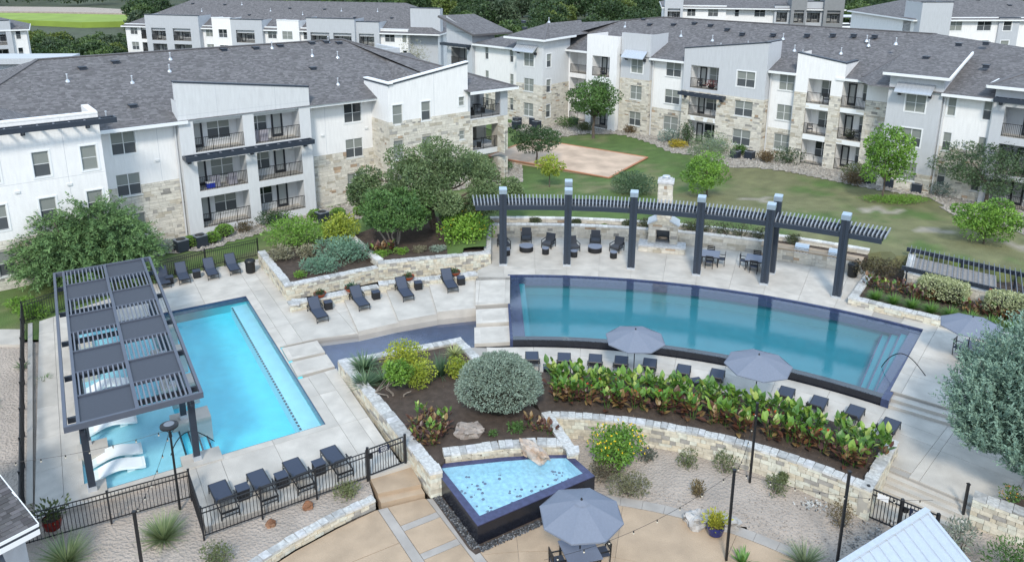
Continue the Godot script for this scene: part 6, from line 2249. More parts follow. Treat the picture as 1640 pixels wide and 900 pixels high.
func build_walls() -> void:
	# bed with the big round bush: left wall, the wall behind the spa, the cross wall to the canna bed
	stone_wall("planter_wall", "long straight stone wall with a capped top left of the round grey bush", [Vector2(-8.78, -35.72), Vector2(-3.2, -26.75), Vector2(-2.72, -26.95)], -0.95, 0.22, 0.5, true)
	stone_wall("planter_wall", "short stone wall facing the navy basin behind the spiky plants", [Vector2(-0.9, -34.9), Vector2(-2.75, -38.25), Vector2(-8.75, -35.75)], -0.95, 0.2, 0.45, true)
	stone_wall("planter_wall", "low pale stone wall curving along the back of the tiled spa", [Vector2(-2.75, -27.95), Vector2(-1.7, -28.2), Vector2(-0.5, -28.48), Vector2(1.0, -28.68), Vector2(2.3, -28.66)], -0.95, 0.2, 0.5, true)
	stone_wall("planter_wall", "short stone wall running back from the right end of the spa", [Vector2(2.32, -28.2), Vector2(2.78, -28.2), Vector2(1.75, -31.2)], -0.95, 0.22, 0.42, true)
	stone_wall("planter_wall", "long curved stone wall below the canna bed facing the gravel", arc(18.8, 2.2, 42.6, 1.2), -1.25, 0.2, 0.42, true, 0.165, false, 0.4)
	stone_wall("planter_wall", "end wall of the canna bed beside the wide stair", [pol(18.8, 42.7), pol(22.9, 42.0)], -1.25, 0.21, 0.42, true)
	stone_wall("planter_wall", "low stone edge behind the cannas along the umbrella deck", arc(23.0, 41.0, -2.0, 1.5), -0.5, -0.2, 0.3, false)
	# the terraced bed upper left
	stone_wall("planter_wall", "stone wall of the terraced bed beside the lap pool deck, left of the flower bowls", [Vector2(-17.25, -50.0), Vector2(-13.76, -44.25), Vector2(-8.6, -47.25)], -0.5, 0.5, 0.45, true)
	stone_wall("planter_wall", "higher stone wall of the terraced bed, right of the step in its top", [Vector2(-8.6, -47.25), Vector2(-1.4, -49.2), Vector2(-1.55, -56.4)], -0.5, 0.78, 0.45, true)
	stone_wall("planter_wall", "stone wall that divides the terraced bed under the crape myrtle", [Vector2(-11.6, -52.4), Vector2(-10.0, -49.6), Vector2(-8.75, -47.75)], 0.0, 0.8, 0.4, false, 0.2, true)
	stone_wall("seat_wall", "lower left seat wall with two terracotta bowls on top", [Vector2(-13.2, -43.4), Vector2(-13.08, -42.6), Vector2(-8.2, -45.15)], -0.5, 0.05, 0.55, true, 0.15)
	stone_wall("seat_wall", "upper right seat wall with two terracotta bowls on top", [Vector2(-8.25, -45.7), Vector2(-8.2, -45.15), Vector2(-2.2, -46.75), Vector2(-2.35, -47.4)], -0.5, 0.22, 0.55, true, 0.15)
	# long curved wall behind the lounge chairs
	stone_wall("retaining_wall", "long curved stone wall behind the lounge chairs and fireplace", arc(42.4, -3.4, 23.0, 0.9), 0.0, 0.93, 0.42, false, 0.2, false, 0.55)
	stone_wall("lawn_edging", "narrow stone edging between the shrub bed and the lawn", arc(43.4, -3.6, 31.5, 0.9), 0.55, 1.12, 0.36, false, 0.2, false, 0.6)
	# right-hand bed
	stone_wall("planter_wall", "stone wall of the right-hand bed along the pool's far corner", [Vector2(22.9, -47.1), Vector2(20.0, -43.0), Vector2(26.5, -38.2), Vector2(33.5, -33.4)], -0.05, 0.45, 0.45, true)
	stone_wall("retaining_wall", "stone wall beside the wide stair under the blue-green juniper", [Vector2(17.6, -25.55), Vector2(24.0, -20.6)], -1.4, 0.15, 0.5, true, 0.2)
	stone_wall("curb_wall", "low curved stone curb between the tan plaza and the left gravel", [Vector2(-10.3, -20.8), Vector2(-8.95, -22.75), Vector2(-7.9, -24.0), Vector2(-6.6, -25.2), Vector2(-5.3, -26.2)], -1.0, -0.56, 0.3, true)
	# soil in the beds
	var s := MB.new()
	s.prism(P2([Vector2(-8.4, -35.7), Vector2(-3.0, -27.2), Vector2(-2.6, -28.2), Vector2(2.4, -29.0), Vector2(1.4, -31.3), Vector2(-1.2, -34.9), Vector2(-2.9, -37.9)]), -1.2, 0.04)
	s.prism(P2(arc(22.95, -1.5, 41.8) + arc(19.0, 41.8, 1.0)), -1.2, 0.03)
	s.prism(P2([Vector2(-16.9, -50.0), Vector2(-13.7, -44.8), Vector2(-8.6, -47.6), Vector2(-10.3, -49.9), Vector2(-11.7, -52.5), Vector2(-15, -54)]), -0.9, 0.32)
	s.prism(P2([Vector2(-8.6, -47.6), Vector2(-1.7, -49.5), Vector2(-1.9, -56.5), Vector2(-8, -57.5), Vector2(-11.7, -52.5), Vector2(-10.3, -49.9)]), -0.9, 0.6)
	s.prism(P2(arc(43.45, -3.5, 31.5) + arc(42.75, 31.5, -3.5)), -0.5, 0.78)
	s.prism(P2([Vector2(22.8, -46.8), Vector2(20.4, -43.0), Vector2(26.5, -38.6), Vector2(33.3, -33.8), Vector2(44, -36), Vector2(40, -52), Vector2(26, -50)]), -0.9, 0.3)
	s.prism(P2([Vector2(18.0, -25.6), Vector2(24.0, -21.0), Vector2(34, -24), Vector2(28, -27.5)]), -1.2, -0.1)
	struct("planting_soil", s, M["soil"])

func fireplace() -> void:
	var o := p3(41.7, 13.35)
	var t := thing("fireplace", "pale stone outdoor fireplace with a tall chimney and raised hearth", "fireplace", o, -deg_to_rad(13.4))
	var bx := func(called: String, lo: Vector3, hi: Vector3, m: String, st_on := true) -> Node3D:
		var mb := MB.new()
		mb.bx(lo, hi)
		var p := part(called, mb, M[m], t)
		if st_on:
			var s := MB.new()
			for f in [fac(Vector3(0, 0, hi.z), Vector3.RIGHT, Vector3.BACK), fac(Vector3(lo.x, 0, 0), Vector3.BACK, Vector3.LEFT), fac(Vector3(hi.x, 0, 0), Vector3.FORWARD, Vector3.RIGHT)]:
				var a0: float = lo.x
				var a1: float = hi.x
				if f.out == Vector3.LEFT:
					a0 = lo.z; a1 = hi.z
				elif f.out == Vector3.RIGHT:
					a0 = -hi.z; a1 = -lo.z
				veneer(s, f, a0, a1, lo.y, hi.y, [], 0.22, 0.42)
			part("stone_veneer", s, M["stone"], p, Vector3.ZERO, "stuff")
		return p
	bx.call("hearth", Vector3(-1.55, 0, 0.1), Vector3(1.55, 0.36, 1.35), "mortar")
	var hb := MB.new()
	hb.bx(Vector3(-1.62, 0.36, 0.05), Vector3(1.62, 0.44, 1.42))
	part("hearth_slab", hb, M["capstone2"], t)
	bx.call("jamb", Vector3(-0.98, 0.44, -0.6), Vector3(-0.52, 1.42, 0.62), "mortar")
	bx.call("jamb", Vector3(0.52, 0.44, -0.6), Vector3(0.98, 1.42, 0.62), "mortar")
	bx.call("breast", Vector3(-0.98, 1.42, -0.6), Vector3(0.98, 1.78, 0.62), "mortar")
	var fb := MB.new()
	fb.bx(Vector3(-0.52, 0.44, -0.6), Vector3(0.52, 1.42, -0.45))
	fb.quad(Vector3(-0.515, 0.45, -0.44), Vector3(0.515, 0.45, -0.44), Vector3(0.515, 1.415, -0.44), Vector3(-0.515, 1.415, -0.44))
	fb.bx(Vector3(-0.5, 0.45, -0.4), Vector3(0.5, 0.5, 0.4))
	part("firebox", fb, M["ac_top"], t)
	var lg := MB.new()
	for i in 4: lg.tube(Vector3(-0.3 + i * 0.06, 0.56 + i % 2 * 0.1, -0.1 + i * 0.09), Vector3(0.32 - i * 0.05, 0.58 + i % 2 * 0.08, -0.05 + i * 0.08), 0.05, 0.045, 7)
	part("log", lg, M["bark_pale"], t)
	var gb := MB.new()
	for z in [0.62, -0.6]:
		gb.tri(Vector3(-1.0, 1.78, z), Vector3(1.0, 1.78, z), Vector3(0, 2.3, z))
	part("gable", gb, M["stone0"], t)
	for sgn in [-1.0, 1.0]:
		var r := MB.new()
		r.box(Transform3D(Basis(Vector3.BACK, -sgn * 0.5), Vector3(sgn * 0.76, 1.97, 0)), Vector3(0.38, 0.045, 0.7))
		part("shoulder_roof", r, M["galvanised"], t)
	bx.call("chimney", Vector3(-0.46, 1.8, -0.5), Vector3(0.46, 4.75, 0.45), "mortar")
	var cp := MB.new()
	cp.bx(Vector3(-0.56, 4.75, -0.6), Vector3(0.56, 4.9, 0.55))
	cp.bx(Vector3(-0.42, 4.9, -0.55), Vector3(0.42, 4.97, 0.3))
	part("chimney_cap", cp, M["capstone2"], t)
	cp = MB.new()
	cp.tube(Vector3(0, 4.97, -0.12), Vector3(0, 5.12, -0.12), 0.2, 0.2, 14)
	cp.tube(Vector3(0, 5.12, -0.12), Vector3(0, 5.17, -0.12), 0.28, 0.26, 14)
	part("flue", cp, M["galvanised"], t)

func grills() -> void:
	var t := thing("grill_counter", "stone barbecue counter under the right end of the pergola", "counter", p3(41.9, 26.0))
	var w := world(t)
	var mb := MB.new()
	mb.prism(P2(arc(42.4, 22.6, 31.2) + arc(41.6, 31.2, 22.6)), 0.0, 0.86)
	part("core", mb, M["mortar"], t, w)
	var s := MB.new()
	var path := arc(41.6, 22.6, 31.2, 1.0)
	for i in path.size() - 1:
		var a := v3(path[i], 0)
		var b := v3(path[i + 1], 0)
		var d := (b - a).normalized()
		veneer(s, fac(a, d, Vector3(-d.z, 0, d.x)), 0, a.distance_to(b), 0.0, 0.84, [], 0.2, 0.5)
	part("stone_veneer", s, M["stone"], t, w, "stuff")
	mb = MB.new()
	mb.prism(P2(arc(42.45, 22.5, 31.3) + arc(41.5, 31.3, 22.5)), 0.86, 0.93)
	part("countertop", mb, M["tan_b"], t, w)
	for q in [[26.1, "left-hand stainless barbecue grill set in the stone counter"], [29.0, "right-hand stainless barbecue grill set in the counter, near the last post"]]:
		var g := thing("barbecue_grill", q[1], "grill", p3(42.0, q[0], 0.93), -deg_to_rad(q[0]))
		mb = MB.new()
		mb.bx(Vector3(-0.45, -0.18, -0.3), Vector3(0.45, 0.06, 0.47))
		part("body", mb, M["stainless"], g)
		mb = MB.new()
		var pr := [Vector2(0.36, 0.06), Vector2(0.34, 0.2), Vector2(0.2, 0.32), Vector2(-0.15, 0.34), Vector2(-0.3, 0.28), Vector2(-0.3, 0.06)]
		for i in pr.size() - 1:
			mb.quad(Vector3(-0.44, pr[i].y, pr[i].x), Vector3(0.44, pr[i].y, pr[i].x), Vector3(0.44, pr[i + 1].y, pr[i + 1].x), Vector3(-0.44, pr[i + 1].y, pr[i + 1].x))
		for x in [-0.44, 0.44]:
			for i in range(1, pr.size() - 1):
				mb.tri(Vector3(x, pr[0].y, pr[0].x), Vector3(x, pr[i].y, pr[i].x), Vector3(x, pr[i + 1].y, pr[i + 1].x))
		part("hood", mb, M["stainless"], g)
		mb = MB.new()
		mb.tube(Vector3(-0.35, 0.14, 0.41), Vector3(0.35, 0.14, 0.41), 0.018, 0.018, 8)
		part("handle", mb, M["stainless"], g)
		for i in 4:
			mb = MB.new()
			mb.tube(Vector3(-0.3 + i * 0.2, -0.06, 0.47), Vector3(-0.3 + i * 0.2, -0.06, 0.51), 0.03, 0.03, 8)
			part("knob", mb, M["iron"], g)
		mb = MB.new()
		mb.bx(Vector3(-0.4, -0.75, 0.37), Vector3(0.4, -0.25, 0.42))
		part("door", mb, M["stone2"], g)

func trellis_box() -> void:
	# a walled yard with a trellis of bars across its top
	var a := Vector2(24.2, -45.0)
	var dx := Vector2(0.757, 0.653)
	var dy := Vector2(0.5, -0.866)
	var t := thing("trellis_enclosure", "stone-walled yard with steel trellis bars across the top, behind the clipped hedges", "trellis", v3(a, 0.3))
	var w := world(t)
	stone_wall("yard_wall", "stone front wall of the trellised yard behind the clipped hedges", [a, a + dx * 12.0], 0.2, 1.25, 0.35, false, 0.22)
	stone_wall("yard_wall", "stone side wall of the trellised yard, at its left end", [a + dy * 3.6, a], 0.2, 1.25, 0.35, false, 0.22)
	var fl := MB.new()
	fl.prism(rect(a, a + dx * 12, a + dx * 12 + dy * 3.7, a + dy * 3.7), 0.0, 0.5)
	part("floor", fl, M["soil"], t, w)
	for i in 30:
		if i > 11 and i < 16: continue
		var p := MB.new()
		p.prism(rect(a + dx * (0.35 + i * 0.385) + dy * 0.35, a + dx * (0.72 + i * 0.385) + dy * 0.35, a + dx * (0.72 + i * 0.385) + dy * 3.3, a + dx * (0.35 + i * 0.385) + dy * 3.3), 1.08, 1.17 + (i % 3) * 0.004)
		part("plank", p, M["wood_grey"], t, w)
	for q in [[-0.1, 0.0], [3.55, 3.65]]:
		var b := MB.new()
		b.bar(v3(a + dy * (q[0] + 0.05) - dx * 0.2, 1.5), v3(a + dy * (q[0] + 0.05) + dx * 12.2, 1.5), 0.12, 0.26)
		part("beam", b, M["steel_navy"], t, w)
	for i in 44:
		var b := MB.new()
		b.bar(v3(a + dx * (0.05 + i * 0.278) - dy * 0.25, 1.69), v3(a + dx * (0.05 + i * 0.278) + dy * 3.9, 1.69), 0.035, 0.08)
		part("bar", b, M["steel_blade"], t, w)
	for i in 5:
		for k in [0.0, 3.6]:
			var b := MB.new()
			var p = a + dx * (0.1 + i * 2.95) + dy * k
			b.bx(v3(p, 0.3) - Vector3(0.05, 0, 0.05), v3(p, 1.4) + Vector3(0.05, 0, 0.05))
			part("post", b, M["steel_navy"], t, w)
	var fr0 := thing("seat_cushion", "small red cushion on the trellised yard's wall between the hedges", "cushion", v3(a + dx * 4.75 - dy * 0.05, 1.28), -0.71)
	var c := MB.new()
	c.bx(Vector3(-0.2, 0, -0.14), Vector3(0.2, 0.24, 0.14))
	part("cover", c, M["cloth_red"], fr0)

func front_roofs() -> void:
	# metal roof, lower right corner
	var o := Vector3(14.0, 2.0, -22.45)
	var t := thing("metal_roof_building", "pale standing-seam metal roof in the lower right corner", "building", Vector3(13.0, -1.0, -19.5))
	var w := world(t)
	var l := Vector3(-0.845, 0, 0.535)          # along the ridge flashing, to the lower left
	var r := Vector3(0.30, -0.30, 0.905).normalized()          # down the slope, to the right
	var ridge := o
	var mb := MB.new()
	mb.quad(ridge + l * 9, ridge + l * 9 + r * 9, ridge + r * 9, ridge)
	part("roof", mb, M["galvanised"], t, w)
	for i in 20:
		var s := MB.new()
		var p := ridge + l * (0.03 + i * 0.46)
		s.bar(p + Vector3.UP * 0.02, p + r * 9 + Vector3.UP * 0.02, 0.03, 0.05)
		part("seam", s, M["galvanised"], t, w)
	var f := MB.new()
	f.bar(ridge - l * 0.06 + Vector3.UP * 0.03, ridge + l * 9 + Vector3.UP * 0.03, 0.2, 0.08)
	f.bar(ridge, ridge + r * 9, 0.1, 0.1)
	part("flashing", f, M["galvanised"], t, w)
	var wl := MB.new()
	wl.quad(ridge + l * 9 - Vector3.UP * 3.2, ridge - Vector3.UP * 3.2, ridge - Vector3.UP * 0.05, ridge + l * 9 - Vector3.UP * 0.05)
	wl.quad(ridge - Vector3.UP * 3.2, ridge + r * 9 - Vector3.UP * 3.2, ridge + r * 9, ridge - Vector3.UP * 0.05)
	part("wall", wl, M["stucco_grey"], t, w)
	# shingled corner, lower left
	o = Vector3(-15.5, 2.0, -21.7)
	t = thing("shingle_roof_building", "grey shingle roof corner with a pale fascia in the lower left corner", "building", Vector3(-18.0, -0.8, -19.0))
	w = world(t)
	var ee := Vector3(-0.62, 0.0, 0.80).normalized()           # along the eave to the lower left
	var up := Vector3(-0.78, 0.36, -0.52).normalized()         # up the roof
	var n := up.cross(ee)
	if n.y < 0: n = -n
	var base := MB.new()
	base.quad(o, o + up * 6, o + up * 6 + ee * 7, o + ee * 7)
	part("roof", base, M["joint"], t, w)
	for j in 22:
		var x := rng.randf_range(-0.3, 0.0)
		var y := j * 0.145
		while x < 3.4:
			var wd := rng.randf_range(0.16, 0.36)
			var g := rng.randf_range(0.10, 0.22)
			var x0 := maxf(x, 0.0)
			var x1 := minf(x + wd - 0.008, 3.4)
			if x1 - x0 > 0.03:
				var s := MB.new()
				s.col = Color(g, g * 0.96, g * 1.0)
				var hh := rng.randf_range(0.014, 0.03)
				var a := o + ee * x0 + up * y + n * hh
				var b := o + ee * x1 + up * y + n * hh
				var d := up * 0.2 - n * (hh - 0.004)
				s.quad(b, a, a + d, b + d)
				s.quad(a, b, b - n * hh, a - n * hh)
				s.quad(a - n * hh, a + d, a, a)
				if j < 14 or j % 1 == 0:
					part("shingle", s, M["shingle_piece"], t, w)
			x += wd
	f = MB.new()
	f.bar(o - Vector3.UP * 0.05 - ee * 0.02, o + ee * 7 - Vector3.UP * 0.05, 0.08, 0.1)
	f.bar(o - Vector3.UP * 0.3 - ee * 0.02, o + ee * 7 - Vector3.UP * 0.3, 0.06, 0.2)
	f.bar(o - Vector3.UP * 0.05, o + up * 6 - Vector3.UP * 0.05, 0.08, 0.1)
	part("fascia", f, M["trim"], t, w)
	f = MB.new()
	f.bar(o - Vector3.UP * 0.15 - ee * 0.01, o + ee * 7 - Vector3.UP * 0.15, 0.05, 0.1)
	part("fascia_strip", f, M["steel_navy"], t, w)
	f = MB.new()
	f.bar(o + ee * 1.1 + up * 0.5 - Vector3.UP * 0.5, o + ee * 1.1 - up * 0.4 - Vector3.UP * 1.4, 0.12, 0.12)
	f.bar(o + ee * 1.1 + up * 0.6 - Vector3.UP * 0.45, o + ee * 2.4 + up * 0.6 - Vector3.UP * 0.45, 0.12, 0.12)
	part("bracket", f, M["steel_navy"], t, w)
	f = MB.new()
	f.quad(o + up * 1.3 - Vector3.UP * 3.5, o + up * 1.3 + ee * 7 - Vector3.UP * 3.5, o + up * 1.3 + ee * 7 - Vector3.UP * 0.2, o + up * 1.3 - Vector3.UP * 0.2)
	part("wall", f, M["stucco_grey"], t, w)

func string_lights(label: String, a: Vector3, b: Vector3, sag: float, n: int) -> void:
	var t := thing("string_lights", label, "string lights", a)
	var mb := MB.new()
	var pv := Vector3.ZERO
	for i in range(1, 13):
		var f := i / 12.0
		var p := (b - a) * f - Vector3.UP * sag * 4 * f * (1 - f)
		mb.tube(pv, p, 0.008, 0.008, 4, false)
		pv = p
	part("cable", mb, M["iron"], t)
	for i in n:
		var f := (i + 0.5) / n
		var p := (b - a) * f - Vector3.UP * sag * 4 * f * (1 - f)
		var s := MB.new()
		s.tube(p, p - Vector3.UP * 0.07, 0.018, 0.022, 6)
		var k := part("socket", s, M["iron"], t)
		s = MB.new()
		s.lathe(p - Vector3.UP * 0.14, [Vector2(0.005, 0), Vector2(0.03, 0.03), Vector2(0.03, 0.05), Vector2(0.018, 0.07)], 8)
		part("bulb", s, M["bulb"], k)

func light_pole(label: String, foot: Vector3, top: Vector3) -> void:
	var t := thing("light_pole", label, "pole", foot)
	var mb := MB.new()
	mb.bar(Vector3.ZERO, top - foot, 0.085, 0.085)
	part("post", mb, M["iron"], t)
	mb = MB.new()
	mb.bx(Vector3(-0.06, 0, -0.06) + top - foot, Vector3(0.06, 0.03, 0.06) + top - foot)
	part("cap", mb, M["iron"], t)

func build_objects() -> void:
	build_walls()
	colonnade()
	lap_pergola()
	fireplace()
	grills()
	trellis_box()
	front_roofs()
	fence("picket_fence", "black picket fence along the near end of the lap pool deck", [Vector2(-17.5, -23.6), Vector2(-12.5, -26.2), Vector2(-11.2, -24.05), Vector2(-5.82, -27.42)], -0.55)
	fence("picket_fence", "black picket fence along the far left side of the lap pool deck", [Vector2(-28.0, -41.2), Vector2(-17.6, -23.8)], -0.5)
	fence("picket_fence", "black picket fence behind the chaise lounges at the far end of the lap pool", [Vector2(-28.0, -41.2), Vector2(-23.1, -47.3), Vector2(-20.7, -49.6), Vector2(-17.8, -51.7)], -0.5)
	var g := gate("black picket gate with a pool sign above the tan entry steps", Vector2(-5.78, -27.45), Vector2(-4.4, -28.38), -0.5, 1, 1.3, true)
	var sb := MB.new()
	var d := (Vector3(-4.4, 0, -28.38) - Vector3(-5.78, 0, -27.45)).normalized()
	var nb := Vector3(-d.z, 0, d.x)
	var bs := Basis(d, Vector3.UP, nb)
	sb.box(Transform3D(bs, Vector3(-5.2, 0.62, -27.84) + nb * 0.05), Vector3(0.24, 0.13, 0.012))
	var sg := part("sign", sb, M["sign_dark"], g, world(g))
	lettering(sg, "POOL", Transform3D(bs, Vector3(-5.2, 0.665, -27.84) + nb * 0.064), 0.12, M["paper"])
	lettering(sg, "RULES", Transform3D(bs, Vector3(-5.2, 0.565, -27.84) + nb * 0.064), 0.1, M["paper"])
	g = gate("black double picket gate with signs at the foot of the wide stair", Vector2(13.86, -26.1), Vector2(15.75, -24.5), -1.2, 2, 1.35, false)
	d = (Vector3(15.75, 0, -24.5) - Vector3(13.86, 0, -26.1)).normalized()
	nb = Vector3(-d.z, 0, d.x)
	bs = Basis(d, Vector3.UP, nb)
	sb = MB.new()
	sb.box(Transform3D(bs, Vector3(15.25, -0.12, -24.92) + nb * 0.05), Vector3(0.3, 0.16, 0.012))
	sg = part("sign", sb, M["sign_dark"], g, world(g))
	lettering(sg, "POOL", Transform3D(bs, Vector3(15.25, -0.07, -24.92) + nb * 0.064), 0.14, M["paper"])
	lettering(sg, "CLOSED", Transform3D(bs, Vector3(15.25, -0.19, -24.92) + nb * 0.064), 0.12, M["paper"])
	sb = MB.new()
	sb.box(Transform3D(bs, Vector3(14.3, -0.02, -25.73) + nb * 0.05), Vector3(0.2, 0.12, 0.01))
	part("notice", sb, M["paper"], g, world(g))
	# loungers: [x, z, y, direction the foot points to (degrees from +z towards +x), label]
	var lg := make_lounger()
	var tb := make_side_table()
	var first := [true, true]
	var list := []
	var a_turn := 30.5
	list += [[-22.35, -46.75, -0.45, a_turn, "chaise lounge by the back fence, half under the louvred pergola, leftmost of four"], [-21.4, -47.45, -0.45, a_turn, "chaise lounge by the back fence, second from the pergola"], [-19.85, -48.2, -0.45, a_turn, "chaise lounge by the back fence, third from the pergola"], [-18.7, -49.0, -0.45, a_turn, "chaise lounge by the back fence, next to the black bin"]]
	list += [[-11.35, -42.1, -0.45, 31, "chaise lounge beside the lower seat wall, nearest the lap pool"], [-9.15, -43.45, -0.33, 29, "chaise lounge on the leftmost raised sunning pad"], [-6.6, -44.55, -0.22, 24, "chaise lounge on the middle raised sunning pad"], [-3.92, -45.6, -0.11, 19, "chaise lounge on the rightmost raised sunning pad, by the garden steps"]]
	var cl := ["first chaise lounge behind the canna bed, right beside the round grey bush", "second chaise lounge right of the round grey bush", "third chaise lounge right of the round grey bush, before the left umbrella", "chaise lounge just left of the left umbrella's pole", "chaise lounge just right of the left umbrella's pole", "chaise lounge behind the cannas midway between the two deck umbrellas", "chaise lounge left of the right deck umbrella", "chaise lounge just right of the right deck umbrella", "third chaise lounge from the right end of the canna bed", "second chaise lounge from the right end of the canna bed", "last chaise lounge at the right end of the canna bed, above the stair"]
	var cp := [[1.07, -35.63], [2.66, -35.52], [4.19, -35.40], [5.44, -35.22], [6.80, -34.99], [8.32, -34.39], [9.84, -33.99], [12.59, -32.39], [13.78, -31.61], [15.09, -30.87], [16.16, -29.87]]
	for i in 11:
		var q := polar(cp[i][0], cp[i][1])
		var c := pol(q.x + 0.62, q.y)
		list.append([c.x, c.y, -0.45, 180 - q.y, cl[i]])
	list += [[-11.05, -25.75, -0.45, 214, "chaise lounge at the fence corner by the tall lamp post, first of four"], [-9.78, -26.45, -0.45, 214, "second chaise lounge from the fence corner, between two cube tables"], [-8.55, -27.2, -0.45, 214, "third chaise lounge from the fence corner"], [-7.2, -28.05, -0.45, 214, "chaise lounge nearest the gate with the pool sign"]]
	for i in list.size():
		var q: Array = list[i]
		if i == 0:
			lg.position = Vector3(q[0], q[2], q[1]); lg.rotation.y = deg_to_rad(q[3]); lg.set_meta("label", "navy " + q[4])
		else:
			copy(lg, "chaise_lounge", "navy " + q[4], Vector3(q[0], q[2], q[1]), deg_to_rad(q[3]))
	var tl := [[-21.95, -46.75, -0.45, 30, "cube side table by the back fence, nearer the pergola"], [-20.6, -47.75, -0.45, 30, "cube side table by the back fence, farther from the pergola"],
		[-10.95, -43.1, -0.45, 27, "cube side table against the lower seat wall, nearest the lap pool"], [-8.3, -44.3, -0.33, 27, "cube side table on the leftmost sunning pad"], [-5.85, -45.5, -0.22, 20, "cube side table on the middle sunning pad"], [-3.2, -46.0, -0.11, 17, "cube side table on the rightmost sunning pad"],
		[1.84, -35.5, -0.45, 0, "cube side table between the first two chaise lounges beside the grey bush"], [3.35, -35.4, -0.45, 5, "cube side table between the second and third chaise lounges beside the grey bush"], [9.05, -34.25, -0.45, 15, "cube side table behind the cannas, left of the right deck umbrella"],
		[-10.45, -26.15, -0.45, 34, "cube side table by the near fence, nearest the lamp post"], [-9.15, -26.9, -0.45, 34, "cube side table by the near fence, middle of three"], [-7.85, -27.7, -0.45, 34, "cube side table by the near fence, nearest the gate"]]
	for i in tl.size():
		var q: Array = tl[i]
		if i == 0:
			tb.position = Vector3(q[0], q[2], q[1]); tb.rotation.y = deg_to_rad(q[3]); tb.set_meta("label", "dark " + q[4])
		else:
			copy(tb, "side_table", "dark " + q[4], Vector3(q[0], q[2], q[1]), deg_to_rad(q[3]))
	# deep chairs along the wall
	var cc := make_club_chair()
	var cl2 := [[-0.55, -52.1, 20.0, "lounge chair behind the first pergola post from the left"], [1.05, -53.4, -2.0, "lounge chair against the wall right of the first pergola post, facing the pool"], [2.6, -52.3, -28.0, "lounge chair turned inward, left of the second pergola post"], [4.3, -51.7, 16.0, "lounge chair behind the second pergola post from the left"], [5.98, -52.9, -8.0, "lounge chair against the wall right of the second pergola post, facing the pool"], [7.35, -51.6, -36.0, "lounge chair turned inward, left of the third pergola post"]]
	for i in cl2.size():
		var q: Array = cl2[i]
		if i == 0:
			cc.position = Vector3(q[0], 0.002, q[1]); cc.rotation.y = deg_to_rad(q[2]); cc.set_meta("label", "dark " + q[3])
		else:
			copy(cc, "lounge_chair", "dark " + q[3], Vector3(q[0], 0.002, q[1]), deg_to_rad(q[2]))
	drum("coffee_table", "wide dark round coffee table right of the first pergola post", Vector3(1.02, 0.002, -51.6), 0.5, 0.4, "dark round tables among the lounge chairs")
	drum("coffee_table", "wide dark round coffee table right of the second pergola post", Vector3(5.81, 0.002, -51.5), 0.5, 0.4, "dark round tables among the lounge chairs")
	for q in [[2.34, -51.0, "small dark drum table left of the second pergola post"], [-0.35, -50.75, "small dark drum table beside the first pergola post"], [4.27, -50.5, "small dark drum table beside the second pergola post"], [6.96, -50.3, "small dark drum table left of the third pergola post"]]:
		drum("drum_table", q[2], Vector3(q[0], 0.002, q[1]), 0.25, 0.45, "dark drum tables among the lounge chairs")
	# square tables with four chairs
	var dc := make_chair()
	var dn := [true]
	var seat_round := func(tx: float, tz: float, y: float, turn: float, near: String, r: float) -> void:
		var names := ["far side", "right side", "near side", "left side"]
		for k in 4:
			var a := turn + PI / 2 * k
			var p := Vector3(tx - sin(a) * r, y, tz - cos(a) * r)
			var label := "dark dining chair on the %s of the %s" % [names[k], near]
			if k == 1 or k == 3: label = "dark dining chair on the %s of the %s" % [names[4 - k], near]
			if dn[0]:
				dn[0] = false
				dc.position = p; dc.rotation.y = a; dc.set_meta("label", label)
			else:
				copy(dc, "dining_chair", label, p, a)
	dining_table("square blue-grey dining table between the fourth and fifth pergola posts", Vector3(13.3, 0.002, -49.3), -0.3)
	seat_round.call(13.3, -49.3, 0.002, -0.3, "table left of the fifth post", 0.72)
	dining_table("square blue-grey dining table behind the fifth pergola post", Vector3(16.1, 0.002, -48.5), -0.41)
	seat_round.call(16.1, -48.5, 0.002, -0.41, "table behind the fifth post", 0.72)
	dining_table("square blue-grey dining table under the umbrella on the tan plaza", Vector3(2.45, -0.95, -23.15), 0.28)
	seat_round.call(2.45, -23.15, -0.95, 0.28, "plaza table under the nearest umbrella", 0.82)
	dining_table("square blue-grey dining table beside the juniper at the right edge", Vector3(23.75, 0.002, -36.35), 0.75)
	seat_round.call(23.75, -36.35, 0.002, 0.75, "table beside the juniper", 0.72)
	umbrella("grey-blue umbrella over the chaise lounges, left of the two on the front deck", Vector3(6.12, -0.45, -35.25), 0.0, 1.5, 2.15, 2.62)
	umbrella("grey-blue umbrella over the chaise lounges, right of the two on the front deck", Vector3(11.45, -0.45, -32.75), 0.25, 1.55, 2.15, 2.62)
	umbrella("grey-blue umbrella over the plaza table beside the spa, nearest the camera", Vector3(2.45, -0.95, -23.2), 0.1, 1.5, 2.15, 2.72)
	umbrella("grey-blue umbrella over the table beside the juniper, at the right edge", Vector3(23.3, 0.0, -36.3), 0.3, 1.5, 1.95, 2.4)
	bin("black litter bin beside the right-hand planting bed, near the last pergola post", Vector3(22.0, 0.002, -47.2))
	bin("black litter bin against the terraced bed's left wall", Vector3(-17.35, -0.45, -48.6))
	var bw := [Vector2(0.14, 0), Vector2(0.26, 0.06), Vector2(0.36, 0.18), Vector2(0.39, 0.26)]
	pot("flower_bowl", "terracotta bowl on the lower seat wall, nearest the lap pool", Vector3(-11.55, 0.05, -43.65), bw, M["terracotta"], 0.22, Color(0.03, 0.07, 0.03), Color(0.08, 0.12, 0.05), 90, 0.14)
